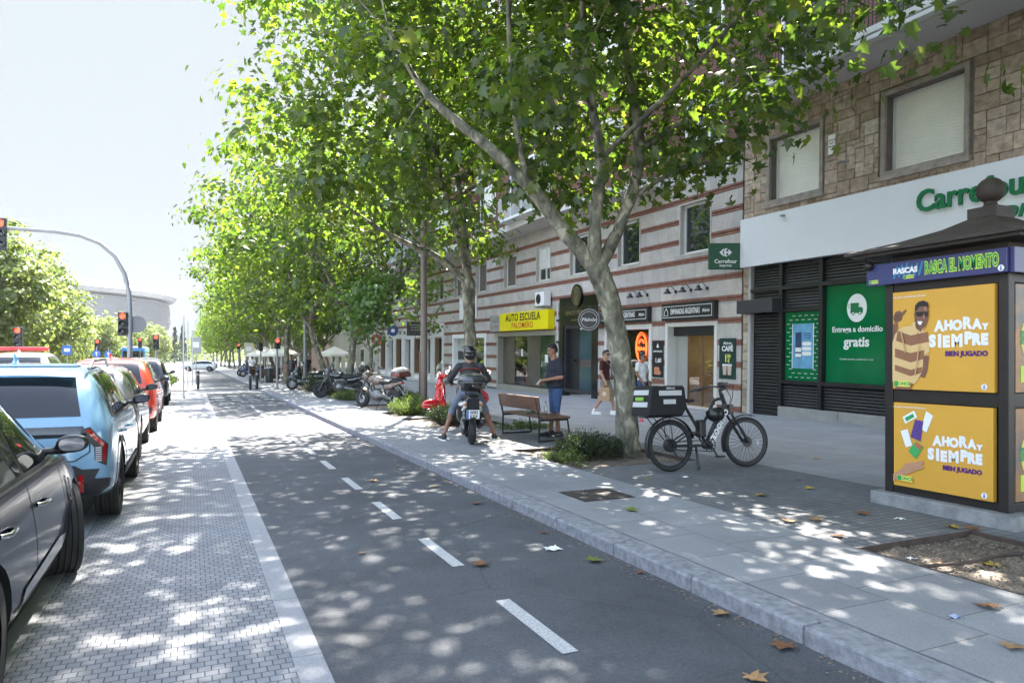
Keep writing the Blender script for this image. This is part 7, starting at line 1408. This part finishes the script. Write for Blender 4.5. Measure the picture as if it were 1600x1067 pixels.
CANV = mat('cream canvas', (.68, .64, .56), .8)
def parasol(label, x, y):
    t = thing('parasol', label, 'parasol', T(x, y, KZ), 'cream terrace parasols'); mb = MB(); mb.tube([(0, 0, 0), (0, 0, 2.35)], .025, 8); mb.lathe([(.25, 0), (.25, .06), (.05, .1)], 14); mb.build('pole', IVORY, t, smooth=40)
    mb = MB(); n = 8; w = 1.25; c = [(w*math.cos(R(22.5 + i*45))*1.05, w*math.sin(R(22.5 + i*45))*1.05) for i in range(8)]; vs = [(0, 0, 2.42)] + [(a, b, 1.86) for a, b in c] + [(a, b, 1.7) for a, b in c]
    mb.add(vs, [(0, 1 + i, 1 + (i + 1) % n) for i in range(n)] + [(1 + i, 9 + i, 9 + (i + 1) % n, 1 + (i + 1) % n) for i in range(n)]); o = mb.build('canopy', CANV, t); o.modifiers.new('s', 'SOLIDIFY').thickness = .01
    mb = MB()
    for a, b in c: mb.tube([(0, 0, 2.38), (a, b, 1.85)], .01, 5)
    mb.build('ribs', IVORY, t)
for x, y, l in ((5.6, 50.5, 'cream octagonal parasol over the cafe terrace, right and nearest'), (4.9, 54.5, 'cream parasol over the cafe terrace, left of the nearest'), (5.6, 60, 'distant cream parasol beyond the two terrace ones'), (9.3, 51, 'cream parasol close to the shop fronts of the corner')): parasol(l, x, y)
WICK = mat('brown wicker', (.09, .05, .03), .8, var=.4, vs=40)
def chair():
    t = thing('cafe_chair', 'dark brown cafe terrace chair under the parasols', 'chair', T(5, 50, KZ), 'cafe terrace chairs'); MB().box(-.22, .22, -.22, .22, .42, .46).build('seat', WICK, t, bevel=.01); mb = MB(); mb.M = T(0, .22, .68) @ RX(R(-8)); mb.box(-.22, .22, -.015, .015, -.22, .2); mb.build('backrest', WICK, t, bevel=.01)
    for x in (-.2, .2):
        for y in (-.2, .2): mb = MB(); mb.tube([(x, y, .44), (x*1.1, y*1.1, 0)], .014, 6); mb.build('leg', BLACK, t)
    return t
def table():
    t = thing('cafe_table', 'small round dark cafe table on the terrace', 'table', T(5, 50, KZ), 'cafe terrace tables'); mb = MB(); mb.M = T(0, 0, .73); mb.prism(circ(.34, 22), 0, .025); mb.build('table_top', SATIN, t); mb = MB(); mb.tube([(0, 0, 0), (0, 0, .73)], .025, 8); mb.lathe([(.22, 0), (.2, .03), (.04, .05)], 14); mb.build('pedestal', BLACK, t, smooth=40); return t
ch, tb = chair(), table(); k = 0
for i, (x, y) in enumerate(((4.4, 49.5), (5.2, 52), (6.6, 50.2), (4.6, 56), (7.4, 52.5), (5.8, 57))):
    o = tb if i == 0 else copy_tree(tb); o.location = (x, y, KZ)
    for a in (20, 140, 260): c = ch if k == 0 else copy_tree(ch); k += 1; c.location = (x + math.cos(R(a + i*31))*.62, y + math.sin(R(a + i*31))*.62, KZ); c.rotation_euler = (0, 0, R(a + i*31 - 90))
# far hall
t = thing('stadium', 'huge pale oval stadium with horizontal metal slats beyond the park trees', 'stadium', T(-126, 496, -1) ); SLM = mat('stadium slats', (.2, .205, .215), .5, .3); SLD = mat('stadium shadow gaps', (.09, .095, .105), .6)  # wall behind the slats, the shade between them put into its dark colour
def oval(mb, prof, n=72): o = mb.M; mb.M = SC(1.2, 1, 1); mb.lathe(prof, n); mb.M = o
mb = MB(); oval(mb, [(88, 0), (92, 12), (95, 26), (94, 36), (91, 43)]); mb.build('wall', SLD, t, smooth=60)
mb = MB()
for i in range(29): z = 3 + i*1.17; r_ = float(np.interp(z, [0, 12, 26, 36, 43], [88, 92, 95, 94, 91])) + .3; oval(mb, [(r_ - .4, z), (r_ + .4, z + .05), (r_ + .4, z + .8), (r_ - .4, z + .85)])
mb.build('slats', SLM, t, smooth=40)
mb = MB(); oval(mb, [(91, 37.5), (97, 38), (98.5, 40.5), (95, 43.5), (60, 49), (0, 50)]); mb.build('roof', mat('stadium roof', (.3, .31, .33), .45, .2), t, smooth=40)
# far wood closing the avenue
rgn = np.random.default_rng(44); P = []
for i in range(420):
    y = rgn.uniform(150, 420); x = -14 - rgn.uniform(0, 1)*90 if i % 3 else rgn.uniform(-12, 22); y = y if i % 3 else rgn.uniform(330, 430); c = np.array((x, y, rgn.uniform(1.5, 10 + 2*math.sin(x*.3)))); P.append(c[None] + rgn.normal(size=(26, 3))*1.4)
for i in range(300): y = rgn.uniform(40, 150); c = np.array((-27 - rgn.uniform(0, 18), y, rgn.uniform(.8, 10))); P.append(c[None] + rgn.normal(size=(34, 3))*1.3)
for i in range(170): y = rgn.uniform(32, 150); c = np.array((-13.6 - rgn.uniform(0, 3), y, rgn.uniform(.5, 1.6))); P.append(c[None] + rgn.normal(size=(40, 3))*.5)
o = link('woods', leaves_mesh('woods', np.vstack(P), 1.1, LS, 44, .6, .9, .2), LEAF2); o['kind'] = 'stuff'; o['label'] = 'far wooded mass of the avenue park'; o['category'] = 'woods'
# ------------------------------------------------------------ the air
mb = MB(); mb.box(-330, 560, -58, 640, -1.3, 52); o = mb.build('haze', None); o['kind'] = 'stuff'
hm_ = bpy.data.materials.new('haze'); hm_.use_nodes = True; n_ = hm_.node_tree.nodes; n_.remove(n_['Principled BSDF']); pv = n_.new('ShaderNodeVolumePrincipled'); pv.inputs['Color'].default_value = (.92, .95, 1, 1); pv.inputs['Density'].default_value = .0001; pv.inputs['Anisotropy'].default_value = .3
hm_.node_tree.links.new(pv.outputs[0], n_['Material Output'].inputs['Volume']); o.data.materials.append(hm_)
# ------------------------------------------------------------ fallen leaves and litter
def leaf_obj(name, m, seed, s):
    rg = random.Random(seed); mb = MB(); c = [(0, .3, .012)]; k = len(LP); tw = rg.uniform(-.5, .5)
    vs = [(x*s, (y - .4)*s, s*(.05 + .32*abs(x)**1.4*rg.uniform(.5, 1.2) + .12*(y - .4)**2 + tw*x*.25*y)) for x, y in [(0, .32)] + [tuple(q) for q in LP]]; mb.add(vs, [(0, 1 + i, 1 + (i + 1) % k) for i in range(k)]); mb.tube([(0, -.4*s, .06*s), (.03*s, -.75*s, .08*s)], .003, 4)
    return mb.mesh(name, 60)
LM = [mat('dry leaf brown', (.2, .085, .035), .75, var=.5, vs=25), mat('dry leaf tan', (.36, .21, .09), .75, var=.4, vs=25), mat('dry leaf yellow', (.42, .3, .04), .7, var=.4, vs=25), mat('leaf green', (.16, .2, .03), .6, var=.4, vs=25)]
LV = [leaf_obj('fallen_leaf', None, 50 + i, .135) for i in range(4)]
for i, m in enumerate(LV): m.materials.append(LM[i])
SP = [((2.06, 5.18), 0, 'bike', 1), ((1.3, 5.9), 1, 'bike', 0), ((3.0, 5.9), 0, 'bike', 0), ((2.95, 4.9), 3, 'bike', 1), ((3.05, 3.55), 1, 'bike', 1), ((3.02, 3.0), 0, 'bike', 1), ((2.9, 7.4), 0, 'bike', 1), ((2.8, 8.6), 1, 'bike', 1), ((2.2, 9.3), 1, 'bike', 1), ((2.6, 2.75), 1, 'bike', 1), ((2.85, 10.5), 1, 'bike', 0), ((3.1, 4.5), 0, 'bike', 0),
      ((4.0, 5.95), 3, 'slab', 1), ((4.45, 8.2), 1, 'slab', 0), ((4.9, 7.95), 1, 'slab', 0), ((4.4, 2.75), 0, 'slab', 1), ((3.9, 2.3), 1, 'slab', 1), ((4.3, 9.8), 0, 'slab', 0), ((4.15, 11.2), 1, 'slab', 0),
      ((5.05, 4.95), 1, 'band', 1), ((5.35, 4.9), 1, 'band', 1), ((5.75, 6.0), 2, 'band', 1), ((6.55, 6.1), 2, 'band', 1), ((5.95, 4.9), 0, 'band', 1), ((5.9, 6.9), 0, 'band', 0), ((5.0, 4.35), 0, 'band', 1), ((6.2, 4.15), 2, 'band', 1), ((6.3, 4.05), 0, 'band', 1), ((6.9, 6.6), 0, 'band', 0), ((5.2, 7.4), 1, 'band', 0),
      ((7.9, 8.5), 1, 'shop', 0), ((8.6, 7.9), 2, 'shop', 1), ((8.2, 10.4), 1, 'shop', 0), ((5.5, 3.4), 2, 'soil', 1), ((5.2, 3.6), 1, 'soil', 0), ((5.9, 3.1), 1, 'soil', 1), ((5.6, 3.7), 0, 'soil', 0)]
NM = {'bike': 'bike lane asphalt', 'slab': 'granite slabs by the kerb', 'band': 'small dark pavers', 'shop': 'slabs before the shops', 'soil': 'soil of the tree pit'}; CN = ['reddish brown', 'tan', 'yellow', 'greenish']
rg = random.Random(6)
for (x, y), c, sfc, big in SP:
    o = bpy.data.objects.new('fallen_leaf', LV[c]); COL.objects.link(o); z = {'bike': .004, 'soil': .06}.get(sfc, KZ + .002); o.location = (x, y, z + .004); s = (rg.uniform(.8, 1.1) if big else rg.uniform(.45, .65)); o.scale = (s, s, s); o.rotation_euler = (rg.uniform(-.1, .1), rg.uniform(-.1, .1), rg.uniform(0, 6.28))
    tag(o, f'{"large" if big else "small"} {CN[c]} dry plane leaf lying on the {NM[sfc]}', 'leaf', 'fallen plane leaves')
def scrap(name, label, cat, x, y, z, s, m, seed):
    rg_ = random.Random(seed); mb = MB(); n = 5; vs = [((i - 2)*s*.25 + rg_.uniform(-.1, .1)*s, (j - 2)*s*.2 + rg_.uniform(-.1, .1)*s, rg_.uniform(0, .22)*s) for j in range(n) for i in range(n)]; mb.add(vs, [(j*n + i, j*n + i + 1, (j + 1)*n + i + 1, (j + 1)*n + i) for j in range(n - 1) for i in range(n - 1)]); o = mb.build(name, m); o.modifiers.new('s', 'SOLIDIFY').thickness = .002; o.location = (x, y, z + .003); tag(o, label, cat)
scrap('paper_scrap', 'crumpled white paper lying on the asphalt against the kerb', 'paper', 2.8, 5.35, .004, .12, WHITE, 1); scrap('paper_scrap', 'white paper scrap on the pavers under the delivery bicycle', 'paper', 5.75, 7.35, KZ, .07, WHITE, 2); scrap('wrapper', 'tiny blue and white wrapper on the granite slabs at lower right', 'wrapper', 4.07, 2.72, KZ, .06, mat('wrapper blue', (.05, .15, .5), .5, col2=(.6, .6, .6), vs=30), 3); scrap('paper_scrap', 'white paper scrap on the pavers before the kiosk', 'paper', 6.1, 4.6, KZ, .08, WHITE, 4); scrap('paper_scrap', 'white paper scrap on the soil near the kerb slabs', 'paper', 5.1, 3.75, .07, .07, WHITE, 5)
rg = random.Random(12); mb = MB()
for i in range(900): x, y = rg.uniform(4.9, 6.2), rg.uniform(2.2, 4.0); s = rg.uniform(.004, .016); mb.cbox((x, y, .075), (s, s*rg.uniform(.6, 1.4), s*.7), RZ(rg.uniform(0, 3)))
for i in range(700): x = 3.15 - abs(rg.gauss(0, .07)); y = rg.uniform(2, 14); s = rg.uniform(.004, .014); mb.cbox((x, y, .004), (s, s*1.6, .003), RZ(rg.uniform(0, 3)))
o = mb.build('grit', mat('grit', (.25, .2, .15), .9, var=.5, vs=60)); o['kind'] = 'stuff'; o['label'] = 'loose grit on soil and in the gutter'; o['category'] = 'grit'
t = thing('pit_pipe', 'thin dark irrigation pipe lying across the soil of the near tree pit', 'pipe', T(0, 0, .085)); mb = MB(); mb.tube([(4.9, 3.55, 0), (5.3, 3.42, .02), (5.8, 3.5, .0), (6.3, 3.3, .02)], .013, 7); mb.build('pipe', mat('brown pipe', (.06, .04, .035), .7), t, smooth=60)
